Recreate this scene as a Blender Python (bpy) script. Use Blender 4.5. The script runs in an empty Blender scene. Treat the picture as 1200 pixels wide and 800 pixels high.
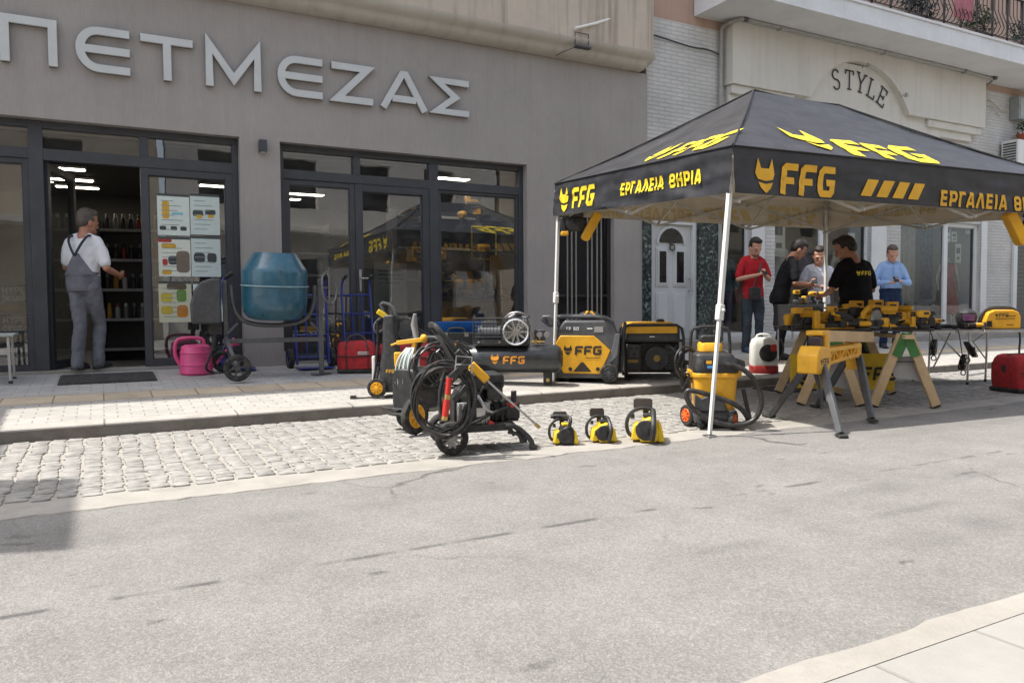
import bpy, bmesh, math, random
from math import sin, cos, pi, radians as rad
from mathutils import Vector as V, Matrix as M4, noise
random.seed(7)
S = bpy.context.scene
COL = S.collection
# ---------------------------------------------------------------- camera, sky, sun, exposure
psi, pit, rol = rad(28.3), rad(2.6), rad(-0.4)
fw = V((sin(psi)*cos(pit), cos(psi)*cos(pit), -sin(pit)))
rt0 = V((cos(psi), -sin(psi), 0)); up0 = rt0.cross(fw)
rt = rt0*cos(rol) + up0*sin(rol); up = rt.cross(fw)
cd = bpy.data.cameras.new('camera'); cam = bpy.data.objects.new('camera', cd); COL.objects.link(cam)
cam.matrix_world = M4(((rt.x, up.x, -fw.x, 0), (rt.y, up.y, -fw.y, 0), (rt.z, up.z, -fw.z, 1.0), (0, 0, 0, 1)))
cd.sensor_width = 36; cd.lens = 893/1200*36; cd.clip_start = .05; cd.clip_end = 3000
S.camera = cam
sunvec = V((-.48, .17, 1)).normalized()          # towards the sun
w = bpy.data.worlds.new("World"); S.world = w; w.use_nodes = True
nt = w.node_tree; bg = nt.nodes['Background']
sk = nt.nodes.new('ShaderNodeTexSky'); sk.sky_type = 'NISHITA'; sk.sun_disc = False
sk.sun_elevation = math.asin(sunvec.z); sk.sun_rotation = math.atan2(sunvec.x, sunvec.y)
sk.air_density = 1.0; sk.dust_density = 3.0; sk.ozone_density = .6
hs_ = nt.nodes.new('ShaderNodeHueSaturation'); hs_.inputs['Saturation'].default_value = .5      # thin bright haze over the blue
nt.links.new(sk.outputs[0], hs_.inputs['Color']); nt.links.new(hs_.outputs[0], bg.inputs[0]); bg.inputs[1].default_value = .15
sd = bpy.data.lights.new('sun', 'SUN'); sd.energy = 3.05; sd.angle = rad(.53); sd.color = (1, .95, .87)
so = bpy.data.objects.new('sun', sd); COL.objects.link(so)
so.rotation_euler = sunvec.to_track_quat('Z', 'Y').to_euler()
S.view_settings.view_transform = 'Standard'; S.view_settings.look = 'None'
S.view_settings.exposure = 1.08; S.view_settings.gamma = 1
S.view_settings.use_curve_mapping = False
S.render.engine = 'CYCLES'
S.cycles.use_denoising = True
S.cycles.max_bounces = 8; S.cycles.transparent_max_bounces = 16
S.cycles.caustics_reflective = False; S.cycles.caustics_refractive = False
S.cycles.sample_clamp_indirect = 6

# ---------------------------------------------------------------- materials
def nodes_of(m):
    m.use_nodes = True
    return m.node_tree, m.node_tree.nodes['Principled BSDF']
MATS = {}
def mat(name, col, rough=.6, metal=0, var=.12, scale=9, bump=.0, bscale=60, coat=0, spec=None, alpha=None, dust=.0):
    """a painted / moulded surface with uneven tone and gloss"""
    if name in MATS: return MATS[name]
    m = bpy.data.materials.new(name); t, p = nodes_of(m); N = t.nodes.new; L = t.links.new
    tc = N('ShaderNodeTexCoord'); n = N('ShaderNodeTexNoise'); n.inputs['Scale'].default_value = scale
    n.inputs['Detail'].default_value = 6; n.inputs['Roughness'].default_value = .65
    L(tc.outputs['Object'], n.inputs['Vector'])
    cr = N('ShaderNodeValToRGB'); L(n.outputs['Fac'], cr.inputs[0])
    c = V(col[:3]); lo = c*(1-var*1.5); hi = c*(1+var)
    cr.color_ramp.elements[0].position = .3; cr.color_ramp.elements[1].position = .72
    cr.color_ramp.elements[0].color = (*lo, 1); cr.color_ramp.elements[1].color = (*[min(1, x) for x in hi], 1)
    outc = cr.outputs[0]
    if dust:
        n3 = N('ShaderNodeTexNoise'); n3.inputs['Scale'].default_value = scale*2.7; n3.inputs['Detail'].default_value = 8
        L(tc.outputs['Object'], n3.inputs['Vector'])
        r3 = N('ShaderNodeMapRange'); r3.inputs[1].default_value = .45; r3.inputs[2].default_value = .8; r3.inputs[4].default_value = dust
        L(n3.outputs['Fac'], r3.inputs[0])
        mx = N('ShaderNodeMix'); mx.data_type = 'RGBA'; L(r3.outputs[0], mx.inputs[0]); L(outc, mx.inputs[6]); mx.inputs[7].default_value = (.34, .31, .27, 1)
        outc = mx.outputs[2]
    L(outc, p.inputs['Base Color'])
    mr = N('ShaderNodeMapRange'); L(n.outputs['Fac'], mr.inputs[0]); mr.inputs[3].default_value = max(.03, rough-.12); mr.inputs[4].default_value = min(1, rough+.14)
    L(mr.outputs[0], p.inputs['Roughness'])
    p.inputs['Metallic'].default_value = metal
    p.inputs['Coat Weight'].default_value = coat
    if spec is not None: p.inputs['Specular IOR Level'].default_value = spec
    if bump:
        n2 = N('ShaderNodeTexNoise'); n2.inputs['Scale'].default_value = bscale; n2.inputs['Detail'].default_value = 5
        L(tc.outputs['Object'], n2.inputs['Vector'])
        b = N('ShaderNodeBump'); b.inputs['Strength'].default_value = bump; b.inputs['Distance'].default_value = .01
        L(n2.outputs['Fac'], b.inputs['Height']); L(b.outputs[0], p.inputs['Normal'])
    MATS[name] = m; return m
def emit(name, col, s):
    m = bpy.data.materials.new(name); t, p = nodes_of(m)
    p.inputs['Base Color'].default_value = (.8, .8, .8, 1); p.inputs['Emission Color'].default_value = (*col, 1); p.inputs['Emission Strength'].default_value = s
    return m
def glassmat(name, tint=(.82, .86, .86), ior=1.6, dirt=.03):
    m = bpy.data.materials.new(name); m.use_nodes = True; t = m.node_tree; t.nodes.clear(); N = t.nodes.new; L = t.links.new
    o = N('ShaderNodeOutputMaterial'); mx = N('ShaderNodeMixShader'); tr = N('ShaderNodeBsdfTransparent'); g = N('ShaderNodeBsdfGlossy'); fr = N('ShaderNodeFresnel')
    tr.inputs[0].default_value = (*tint, 1); g.inputs['Roughness'].default_value = .0; fr.inputs[0].default_value = ior
    g.inputs[0].default_value = (.95, .97, 1, 1)
    # slight waviness of float glass
    tc = N('ShaderNodeTexCoord'); n = N('ShaderNodeTexNoise'); n.inputs['Scale'].default_value = 1.6; L(tc.outputs['Object'], n.inputs['Vector'])
    b = N('ShaderNodeBump'); b.inputs['Strength'].default_value = .05; b.inputs['Distance'].default_value = .03; L(n.outputs['Fac'], b.inputs['Height'])
    L(b.outputs[0], g.inputs['Normal'])
    L(fr.outputs[0], mx.inputs[0]); L(tr.outputs[0], mx.inputs[1]); L(g.outputs[0], mx.inputs[2])
    df = N('ShaderNodeBsdfDiffuse'); df.inputs[0].default_value = (.5, .5, .48, 1)
    m2 = N('ShaderNodeMixShader'); n4 = N('ShaderNodeTexNoise'); n4.inputs['Scale'].default_value = 5; n4.inputs['Detail'].default_value = 8; L(tc.outputs['Object'], n4.inputs['Vector'])
    mr = N('ShaderNodeMapRange'); mr.inputs[1].default_value = .4; mr.inputs[2].default_value = .8; mr.inputs[4].default_value = dirt*2; mr.inputs[3].default_value = dirt*.4
    L(n4.outputs['Fac'], mr.inputs[0]); L(mr.outputs[0], m2.inputs[0]); L(mx.outputs[0], m2.inputs[1]); L(df.outputs[0], m2.inputs[2])
    L(m2.outputs[0], o.inputs[0]); return m

YEL = mat('amber plastic', (.78, .40, .018), .42, var=.12, dust=.10)
YELB = mat('bright yellow plastic', (.80, .56, .02), .4, var=.1, dust=.06)
BLK = mat('black plastic', (.022, .023, .025), .5, var=.3, dust=.10)
RUB = mat('black rubber', (.018, .018, .018), .8, var=.3, dust=.25)
DGR = mat('charcoal plastic', (.055, .058, .064), .5, var=.2, dust=.08)
STEEL = mat('bare steel', (.55, .55, .55), .32, 1, var=.15)
ALU = mat('cast aluminium', (.42, .42, .42), .45, .8, var=.2, bump=.2)
CHROME = mat('polished spokes', (.72, .72, .72), .25, 1, var=.1)
WPOLE = mat('white painted steel pole', (.72, .72, .70), .4, var=.06)
RED = mat('red nylon cloth', (.42, .022, .028), .8, var=.25, scale=14, bump=.35, bscale=240, dust=.06)
REDP = mat('red plastic', (.55, .03, .02), .4)
ORG = mat('orange plastic', (.75, .14, .02), .45, dust=.1)
BLUEM = mat('teal blue enamel', (.018, .105, .165), .3, var=.22, scale=5, coat=.35, dust=.12)
BLUET = mat('blue painted tube', (.02, .035, .22), .35, var=.2, dust=.08)
BLUEW = mat('blue plastic tray', (.015, .14, .5), .4, var=.15, dust=.08)
PINK = mat('pink plastic', (.70, .085, .25), .42, var=.1, scale=6, dust=.05)
WHT = mat('white plastic', (.72, .72, .7), .45, var=.06, dust=.12)
WOOD = mat('pale pine', (.62, .45, .26), .7, var=.18, scale=4, bump=.25, bscale=40)
FRM = mat('anthracite frame', (.045, .05, .06), .42, var=.12, scale=3, dust=.05)
CABLE = mat('black hose rubber', (.02, .02, .021), .38, var=.3, dust=.15)
BRASS = mat('brass', (.6, .42, .16), .35, 1)
PAPER = mat('paper', (.75, .78, .74), .7, var=.04)
INK = mat('black lettering', (.012, .012, .012), .55, var=.1)
AMBL = mat('amber lettering', (.76, .42, .03), .55, var=.08)
YLET = mat('yellow lettering', (.84, .64, .03), .55, var=.06)
WLET = mat('white lettering', (.8, .8, .8), .5, var=.04)

# ---------------------------------------------------------------- mesh builder
def frame(d, x=None):
    d = V(d).normalized(); a = V(x) if x is not None else (V((0, 0, 1)) if abs(d.z) < .9 else V((1, 0, 0)))
    a = (a - d*a.dot(d)).normalized(); return a, d.cross(a)
class MB:
    def __init__(s, T=None): s.v = []; s.f = []; s.m = []; s.T = T or M4(); s.k = 0; s.lip = []
    def add(s, vs, fs):
        o = len(s.v); s.v += [s.T @ V(p) for p in vs]; s.f += [tuple(i+o for i in f) for f in fs]; s.m += [s.k]*len(fs); return s
    def box(s, x0, x1, y0, y1, z0, z1):
        return s.add([(x, y, z) for z in (z0, z1) for y in (y0, y1) for x in (x0, x1)], [(0, 2, 3, 1), (4, 5, 7, 6), (0, 1, 5, 4), (2, 6, 7, 3), (0, 4, 6, 2), (1, 3, 7, 5)])
    def bar(s, p0, p1, w, h, x=None):
        p0, p1 = V(p0), V(p1); a, b = frame(p1-p0, x); r = []
        for p in (p0, p1):
            r += [p+a*h/2*i+b*w/2*j for i, j in ((-1, -1), (-1, 1), (1, 1), (1, -1))]
        return s.add(r, [(0, 1, 2, 3)[::-1], (4, 5, 6, 7), (0, 4, 7, 3)[::-1], (0, 1, 5, 4)[::-1], (1, 2, 6, 5)[::-1], (2, 3, 7, 6)[::-1]])
    def ring(s, rings, closed=False, caps=True):
        n = len(rings[0]); vs = [p for r in rings for p in r]; fs = []; K = len(rings)
        for i in range(K if closed else K-1):
            j = (i+1) % K
            for k in range(n): fs.append((i*n+k, i*n+(k+1) % n, j*n+(k+1) % n, j*n+k))
        if caps and not closed: fs += [tuple(range(n))[::-1], tuple(range((K-1)*n, K*n))]
        return s.add(vs, fs)
    def tube(s, pts, r, n=8, closed=False, smooth=0):
        pts = [V(p) for p in pts]
        for _ in range(smooth):
            q = []
            for i in range(len(pts)-1): q += [pts[i]*.75+pts[i+1]*.25, pts[i]*.25+pts[i+1]*.75]
            pts = [pts[0]]+q+[pts[-1]]
        K = len(pts); rs = r if isinstance(r, (list, tuple)) else [r]*K; R = []; a = None
        for i, p in enumerate(pts):
            d = (pts[(i+1) % K]-pts[i-1]) if closed else (pts[min(i+1, K-1)]-pts[max(i-1, 0)])
            d = d.normalized() if d.length > 1e-9 else V((0, 0, 1))
            if a is None: a, b = frame(d)
            else:
                a = (a-d*a.dot(d)); a = a.normalized() if a.length > 1e-6 else frame(d)[0]; b = d.cross(a)
            R.append([p+(a*cos(2*pi*k/n)+b*sin(2*pi*k/n))*rs[min(i, len(rs)-1)] for k in range(n)])
        return s.ring(R, closed)
    def cyl(s, p0, p1, r0, r1=None, n=20): 
        r1 = r0 if r1 is None else r1; p0, p1 = V(p0), V(p1); a, b = frame(p1-p0)
        return s.ring([[p+(a*cos(2*pi*k/n)+b*sin(2*pi*k/n))*r for k in range(n)] for p, r in ((p0, r0), (p1, r1))])
    def lathe(s, c, ax, prof, n=28, caps=True):
        c = V(c); ax = V(ax).normalized(); a, b = frame(ax)
        return s.ring([[c+ax*z+(a*cos(2*pi*k/n)+b*sin(2*pi*k/n))*max(r, 1e-4) for k in range(n)] for r, z in prof], caps=caps)
    def torus(s, c, ax, R, r, n=32, k=8, a0=0, a1=2*pi):
        a, b = frame(ax); c = V(c); full = abs(a1-a0-2*pi) < 1e-6
        pts = [c+(a*cos(t)+b*sin(t))*R for t in [a0+(a1-a0)*i/(n if full else n-1) for i in range(n)]]
        return s.tube(pts, r, k, closed=full)
    def ell(s, c, rx, ry, rz, n=16, k=10, T=None):
        c = V(c); R = []
        for i in range(k+1):
            t = pi*i/k; R.append([V((rx*max(sin(t), 1e-3)*cos(2*pi*j/n), ry*max(sin(t), 1e-3)*sin(2*pi*j/n), -rz*cos(t))) for j in range(n)])
        if T is not None: R = [[T @ p for p in r] for r in R]
        return s.ring([[c+p for p in r] for r in R])
    def prism(s, poly, o, u, v, t):
        """polygon (u,v) pushed out along u x v by t"""
        o, u, v = V(o), V(u), V(v); n = u.cross(v).normalized()*t; K = len(poly)
        a = [o+u*p[0]+v*p[1] for p in poly]
        return s.add(a+[p+n for p in a], [tuple(range(K))[::-1], tuple(range(K, 2*K))]+[(i, (i+1) % K, K+(i+1) % K, K+i) for i in range(K)])
    def quad(s, *p): return s.add(p, [tuple(range(len(p)))])
    def loft(s, secs, n=14):
        """secs: (centre, half-width a, half-depth b, xdir, normal)"""
        R = []
        for c, a, b, x, d in secs:
            xa, yb = frame(d, x); R.append([V(c)+xa*a*cos(2*pi*k/n)+yb*b*sin(2*pi*k/n) for k in range(n)])
        return s.ring(R)
    def mesh(s, name, mats, smooth=True, ang=38):
        me = bpy.data.meshes.new(name); me.from_pydata([tuple(p) for p in s.v], [], s.f)
        for m in (mats if isinstance(mats, (list, tuple)) else [mats]): me.materials.append(m)
        me.polygons.foreach_set('material_index', s.m)
        bm = bmesh.new(); bm.from_mesh(me); bmesh.ops.recalc_face_normals(bm, faces=bm.faces); bm.to_mesh(me); bm.free()
        if smooth:
            me.polygons.foreach_set('use_smooth', [True]*len(me.polygons)); me.set_sharp_from_angle(angle=rad(ang))
        me.update(); return me
    def build(s, name, mats, parent=None, bevel=0, smooth=True, seg=2, ang=38):
        o = bpy.data.objects.new(name, s.mesh(name, mats, smooth, ang)); COL.objects.link(o)
        if parent is not None: o.parent = parent
        if bevel:
            b = o.modifiers.new('bevel', 'BEVEL'); b.width = bevel; b.segments = seg; b.limit_method = 'ANGLE'; b.angle_limit = rad(35); b.harden_normals = False
        return o
def tag(o, label, cat, group=None):
    o['label'] = label; o['category'] = cat
    if group: o['group'] = group
    return o
def struct(o, kind='structure'): o['kind'] = kind; return o
def thing(name, label, cat, loc=(0, 0, 0), rot=0, group=None):
    o = bpy.data.objects.new(name, None); COL.objects.link(o); o.location = loc; o.rotation_euler = (0, 0, rot); o.empty_display_size = .1
    return tag(o, label, cat, group)
def copy_tree(o, parent=None):
    c = o.copy(); COL.objects.link(c); c.parent = parent
    for ch in list(o.children): copy_tree(ch, c)
    return c
def dup(o, label, loc, rot=None, group=None):
    c = copy_tree(o); c.location = loc; c['label'] = label
    if rot is not None: c.rotation_euler = (0, 0, rot) if not isinstance(rot, tuple) else rot
    if group: c['group'] = group
    return c
def rp(w_, h_, r, n=4, x=0, y=0):
    """rounded rectangle outline"""
    P = []
    for cx, cy, a in ((w_/2-r, h_/2-r, 0), (-w_/2+r, h_/2-r, 90), (-w_/2+r, -h_/2+r, 180), (w_/2-r, -h_/2+r, 270)):
        for i in range(n+1): t = rad(a+90*i/n); P.append((x+cx+r*cos(t), y+cy+r*sin(t)))
    return P

# ---------------------------------------------------------------- lettering drawn as strokes
def arc(cx, cy, rx, ry, a0, a1, n=8): return [(cx+rx*cos(rad(a0+(a1-a0)*i/n)), cy+ry*sin(rad(a0+(a1-a0)*i/n))) for i in range(n+1)]
GL = {  # glyph: (advance, [polylines]) in a cell one high, heavy squared lettering
 'Ε': (.62, [[(.6, .9), (.1, .9), (.1, .1), (.6, .1)], [(.1, .5), (.54, .5)]]),
 'Ρ': (.68, [[(.1, 0), (.1, .9), (.5, .9), (.58, .82), (.58, .5), (.5, .4), (.1, .4)]]),
 'Γ': (.56, [[(.1, 0), (.1, .9), (.56, .9)]]),
 'Α': (.74, [[(.06, 0), (.3, .9), (.44, .9), (.68, 0)], [(.2, .27), (.54, .27)]]),
 'Λ': (.74, [[(.06, 0), (.3, .9), (.44, .9), (.68, 0)]]),
 'Ι': (.26, [[(.12, 0), (.12, 1)]]),
 'Θ': (.72, [[(.1, .2), (.1, .8), (.2, .9), (.52, .9), (.62, .8), (.62, .2), (.52, .1), (.2, .1), (.1, .2)], [(.1, .5), (.62, .5)]]),
 'Η': (.7, [[(.1, 0), (.1, 1)], [(.6, 0), (.6, 1)], [(.1, .5), (.6, .5)]]),
 'F': (.66, [[(.1, 0), (.1, .82), (.17, .89), (.66, .89)], [(.1, .45), (.56, .45)]]),
 'G': (.72, [[(.68, .89), (.18, .89), (.1, .8), (.1, .2), (.18, .11), (.55, .11), (.62, .2), (.62, .47), (.36, .47)]]),
 'H': (.7, [[(.1, 0), (.1, 1)], [(.6, 0), (.6, 1)], [(.1, .5), (.6, .5)]]), 'Y': (.7, [[(.08, 1), (.35, .5), (.35, 0)], [(.62, 1), (.35, .5)]]),
 'P': (.66, [[(.1, 0), (.1, .9), (.56, .9), (.56, .42), (.1, .42)]]), 'E': (.6, [[(.58, .9), (.1, .9), (.1, .1), (.58, .1)], [(.1, .5), (.5, .5)]]),
 'R': (.68, [[(.1, 0), (.1, .9), (.56, .9), (.56, .45), (.1, .45)], [(.3, .45), (.6, 0)]]), 'D': (.68, [[(.1, .1), (.1, .9), (.45, .9), (.58, .75), (.58, .25), (.45, .1), (.1, .1)]]),
 'S': (.64, [[(.58, .9), (.1, .9), (.1, .52), (.56, .48), (.56, .1), (.06, .1)]]), 'I': (.24, [[(.12, 0), (.12, 1)]]), 'N': (.72, [[(.1, 0), (.1, 1), (.6, 0), (.6, 1)]]),
 'T': (.62, [[(.0, .9), (.62, .9)], [(.31, .9), (.31, 0)]]), 'L': (.56, [[(.1, 1), (.1, .1), (.56, .1)]]), 'O': (.7, [[(.1, .15), (.1, .85), (.2, .9), (.5, .9), (.6, .85), (.6, .15), (.5, .1), (.2, .1), (.1, .15)]]),
 'A': (.72, [[(.06, 0), (.36, .95), (.66, 0)], [(.18, .3), (.54, .3)]]), 'W': (.9, [[(.05, 1), (.25, .05), (.45, .8), (.65, .05), (.85, 1)]]),
 '1': (.36, [[(.05, .75), (.22, .95), (.22, 0)]]), '3': (.6, [[(.05, .9), (.52, .9), (.52, .1), (.05, .1)], [(.15, .5), (.52, .5)]]), '0': (.64, [[(.1, .1), (.1, .9), (.54, .9), (.54, .1), (.1, .02)]]),
 '5': (.6, [[(.55, .9), (.1, .9), (.1, .52), (.52, .52), (.52, .1), (.05, .1)]]), 'K': (.66, [[(.1, 0), (.1, 1)], [(.6, 1), (.14, .48), (.62, 0)]]), ' ': (.38, [])}
def sides(pts, w_, closed=False):
    """left and right edge of a mitred stroke"""
    pts = [p for i, p in enumerate(pts) if i == 0 or math.dist(p[:2], pts[i-1][:2]) > 1e-5]
    P = [V((p[0], p[1])) for p in pts]; K = len(P); L = []; R = []
    for i in range(K):
        a = (P[i]-P[i-1]).normalized() if (i or closed) else None
        b = (P[(i+1) % K]-P[i]).normalized() if (i < K-1 or closed) else None
        if a is None: a = b
        if b is None: b = a
        na, nb = V((-a.y, a.x)), V((-b.y, b.x)); n = na+nb
        if n.length < .2: n = na
        n.normalize(); k = w_/2/max(n.dot(na), .36)
        L.append(P[i]+n*k); R.append(P[i]-n*k)
    return L, R
def stroke(mb, pts, w_, fmap, t=0, sub=1):
    if sub > 1:
        q = []
        for i in range(len(pts)-1):
            m_ = max(1, int(math.dist(pts[i], pts[i+1])*sub)); q += [tuple(pts[i][c]+(pts[i+1][c]-pts[i][c])*j/m_ for c in (0, 1)) for j in range(m_)]
        pts = q+[pts[-1]]
    L, R = sides(pts, w_); K = len(L)
    if t == 0:
        mb.add([fmap(p.x, p.y, 0) for p in L]+[fmap(p.x, p.y, 0) for p in R], [(i, i+1, K+i+1, K+i) for i in range(K-1)])
    else:
        mb.ring([[fmap(l.x, l.y, 0), fmap(r_.x, r_.y, 0), fmap(r_.x, r_.y, t), fmap(l.x, l.y, t)] for l, r_ in zip(L, R)])
def write(mb, txt, h, fmap, x0=0, y0=0, w_=.2, shear=.0, gap=.12, t=0, sub=1, sx=1):
    """returns the width used; fmap(u, v, n) -> point"""
    x = x0
    for ch in txt:
        adv, pl = GL[ch]
        for k, p in enumerate(pl):
            stroke(mb, [(x+h*(a*sx+shear*b), y0+h*b) for a, b in p], w_*h, lambda u, v, n, k=k: fmap(u, v, n+.0004*k), t, sub/h if sub > 1 else 1)
        x += h*(adv*sx+gap)
    return x-x0
HEAD = [[(.0, .55), (.14, 1.05), (.3, .72), (.7, .72), (.86, 1.05), (1, .55), (.88, .36), (.5, .3), (.12, .36)], [(.13, .26), (.5, .2), (.87, .26), (.76, .07), (.5, -.1), (.24, .07)]]
def emblem(mb, h, fmap, x0=0, y0=0, sx=.78, t=0):
    for pl in HEAD:
        c = (sum(p[0] for p in pl)/len(pl), sum(p[1] for p in pl)/len(pl))
        if t == 0:
            K = len(pl); P = [fmap(x0+h*a*sx, y0+h*b, 0) for a, b in pl]
            if pl is HEAD[0]: mb.add(P, [(0, 1, 2), (0, 2, 8), (2, 3, 7, 8), (3, 4, 5), (3, 5, 6), (3, 6, 7)])
            else: mb.add(P, [(0, 1, 4, 5), (1, 2, 3, 4)])
    return h*sx
def flat(o, u, v, n=None):
    o, u, v = V(o), V(u).normalized(), V(v).normalized(); n = u.cross(v).normalized()
    return lambda a, b, c: o+u*a+v*b+n*c
def ffg(mb, h, fmap, x0=0, y0=0, w_=.21):
    e = emblem(mb, h, fmap, x0, y0, .8); return e+h*.14+write(mb, 'FFG', h, fmap, x0+e+h*.16, y0, w_, .14, .16, sx=1.12)
# ---------------------------------------------------------------- the ground
YK, YW, YG = 6.78, 10.02, 10.2
def zp(y): return .11+(y-YK)*.048                # the pavement falls towards its kerb
def ground_mat(name, c0, c1, scale, rough=.85, bump=.4, bscale=120, stain=None, tiles=None, fleck=0, streak=None, cracks=0):
    m = bpy.data.materials.new(name); t, p = nodes_of(m); N = t.nodes.new; L = t.links.new
    tc = N('ShaderNodeTexCoord'); n = N('ShaderNodeTexNoise'); n.inputs['Scale'].default_value = scale; n.inputs['Detail'].default_value = 9; n.inputs['Roughness'].default_value = .7
    L(tc.outputs['Object'], n.inputs[0]); cr = N('ShaderNodeValToRGB'); L(n.outputs[0], cr.inputs[0])
    cr.color_ramp.elements[0].position = .28; cr.color_ramp.elements[1].position = .72
    cr.color_ramp.elements[0].color = (*c0, 1); cr.color_ramp.elements[1].color = (*c1, 1); out = cr.outputs[0]
    def mul(fac, col, out):
        x = N('ShaderNodeMix'); x.data_type = 'RGBA'; x.blend_type = 'MULTIPLY'; L(fac, x.inputs[0]); L(out, x.inputs[6]); x.inputs[7].default_value = (*col, 1); return x.outputs[2]
    h = None
    if fleck:
        v = N('ShaderNodeTexVoronoi'); v.inputs['Scale'].default_value = 110; L(tc.outputs['Object'], v.inputs[0])
        r = N('ShaderNodeMapRange'); L(v.outputs['Color'], r.inputs[0]); r.inputs[1].default_value = .2; r.inputs[2].default_value = .9; r.inputs[3].default_value = fleck; r.inputs[4].default_value = 0
        out = mul(r.outputs[0], (.35, .35, .36), out)
    if cracks:
        wq = N('ShaderNodeTexNoise'); wq.inputs['Scale'].default_value = 2.2; wq.inputs['Detail'].default_value = 6; L(tc.outputs['Object'], wq.inputs[0])
        wv = N('ShaderNodeVectorMath'); wv.operation = 'MULTIPLY_ADD'; L(wq.outputs['Color'], wv.inputs[0]); wv.inputs[1].default_value = (.5, .5, 0); L(tc.outputs['Object'], wv.inputs[2])
        cv = N('ShaderNodeTexVoronoi'); cv.feature = 'DISTANCE_TO_EDGE'; cv.inputs['Scale'].default_value = .55; L(wv.outputs[0], cv.inputs[0])
        c1 = N('ShaderNodeMapRange'); c1.inputs[1].default_value = .002; c1.inputs[2].default_value = .009; c1.inputs[3].default_value = 1; c1.inputs[4].default_value = 0; L(cv.outputs[0], c1.inputs[0])
        c2 = N('ShaderNodeTexNoise'); c2.inputs['Scale'].default_value = .8; c2.inputs['Detail'].default_value = 4; L(tc.outputs['Object'], c2.inputs[0])
        c3 = N('ShaderNodeMapRange'); c3.inputs[1].default_value = .5; c3.inputs[2].default_value = .62; c3.inputs[4].default_value = cracks; L(c2.outputs[0], c3.inputs[0])
        c4 = N('ShaderNodeMath'); c4.operation = 'MULTIPLY'; L(c1.outputs[0], c4.inputs[0]); L(c3.outputs[0], c4.inputs[1]); out = mul(c4.outputs[0], (.25, .25, .25), out)
        sv = N('ShaderNodeTexVoronoi'); sv.inputs['Scale'].default_value = 4.2; sv.inputs['Randomness'].default_value = 1; sm = N('ShaderNodeMapping'); sm.inputs['Scale'].default_value = (.55, 1.3, 1); L(wv.outputs[0], sm.inputs[0]); L(sm.outputs[0], sv.inputs[0])
        s1 = N('ShaderNodeMapRange'); s1.inputs[1].default_value = .07; s1.inputs[2].default_value = .17; s1.inputs[3].default_value = .75; s1.inputs[4].default_value = 0; L(sv.outputs['Distance'], s1.inputs[0])
        s2 = N('ShaderNodeSeparateColor'); L(sv.outputs['Color'], s2.inputs[0]); s3 = N('ShaderNodeMath'); s3.operation = 'GREATER_THAN'; s3.inputs[1].default_value = .5; L(s2.outputs[0], s3.inputs[0])
        s4 = N('ShaderNodeMath'); s4.operation = 'MULTIPLY'; L(s1.outputs[0], s4.inputs[0]); L(s3.outputs[0], s4.inputs[1]); out = mul(s4.outputs[0], (.35, .35, .35), out)
        gv = N('ShaderNodeTexVoronoi'); gv.inputs['Scale'].default_value = 170; L(tc.outputs['Object'], gv.inputs[0]); g2 = N('ShaderNodeSeparateColor'); L(gv.outputs['Color'], g2.inputs[0])
        g3 = N('ShaderNodeMapRange'); g3.inputs[1].default_value = .72; g3.inputs[2].default_value = .95; g3.inputs[4].default_value = .26; L(g2.outputs[0], g3.inputs[0])
        gx = N('ShaderNodeMix'); gx.data_type = 'RGBA'; L(g3.outputs[0], gx.inputs[0]); L(out, gx.inputs[6]); gx.inputs[7].default_value = (.42, .40, .375, 1); out = gx.outputs[2]
    if stain:
        for sc, th, am, mp in stain:
            q = N('ShaderNodeMapping'); q.inputs['Scale'].default_value = mp; L(tc.outputs['Object'], q.inputs[0])
            v = N('ShaderNodeTexNoise'); v.inputs['Scale'].default_value = sc; v.inputs['Detail'].default_value = 5; L(q.outputs[0], v.inputs[0])
            r = N('ShaderNodeMapRange'); L(v.outputs[0], r.inputs[0]); r.inputs[1].default_value = th; r.inputs[2].default_value = th+.12; r.inputs[4].default_value = am
            out = mul(r.outputs[0], (.42, .42, .43), out)
    if streak:      # worn wheel tracks and the seam of a patched trench, along the road
        for y0, wd, am, dash in streak:
            sp = N('ShaderNodeSeparateXYZ'); L(tc.outputs['Object'], sp.inputs[0])
            q = N('ShaderNodeMapping'); q.inputs['Scale'].default_value = (dash, .25, 1); L(tc.outputs['Object'], q.inputs[0])
            nn = N('ShaderNodeTexNoise'); nn.inputs['Scale'].default_value = 1; nn.inputs['Detail'].default_value = 6; L(q.outputs[0], nn.inputs[0])
            a = N('ShaderNodeMath'); a.operation = 'MULTIPLY_ADD'; L(nn.outputs[0], a.inputs[0]); a.inputs[1].default_value = wd*1.5; L(sp.outputs[1], a.inputs[2])
            b = N('ShaderNodeMath'); b.operation = 'SUBTRACT'; L(a.outputs[0], b.inputs[0]); b.inputs[1].default_value = y0+wd*.75
            c = N('ShaderNodeMath'); c.operation = 'ABSOLUTE'; L(b.outputs[0], c.inputs[0])
            r = N('ShaderNodeMapRange'); L(c.outputs[0], r.inputs[0]); r.inputs[1].default_value = wd; r.inputs[2].default_value = wd*.3; r.inputs[3].default_value = 0; r.inputs[4].default_value = am
            g = N('ShaderNodeMapRange'); L(nn.outputs[0], g.inputs[0]); g.inputs[1].default_value = .47; g.inputs[2].default_value = .58
            x = N('ShaderNodeMath'); x.operation = 'MULTIPLY'; L(r.outputs[0], x.inputs[0]); L(g.outputs[0], x.inputs[1])
            out = mul(x.outputs[0], (.3, .3, .31), out)
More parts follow.
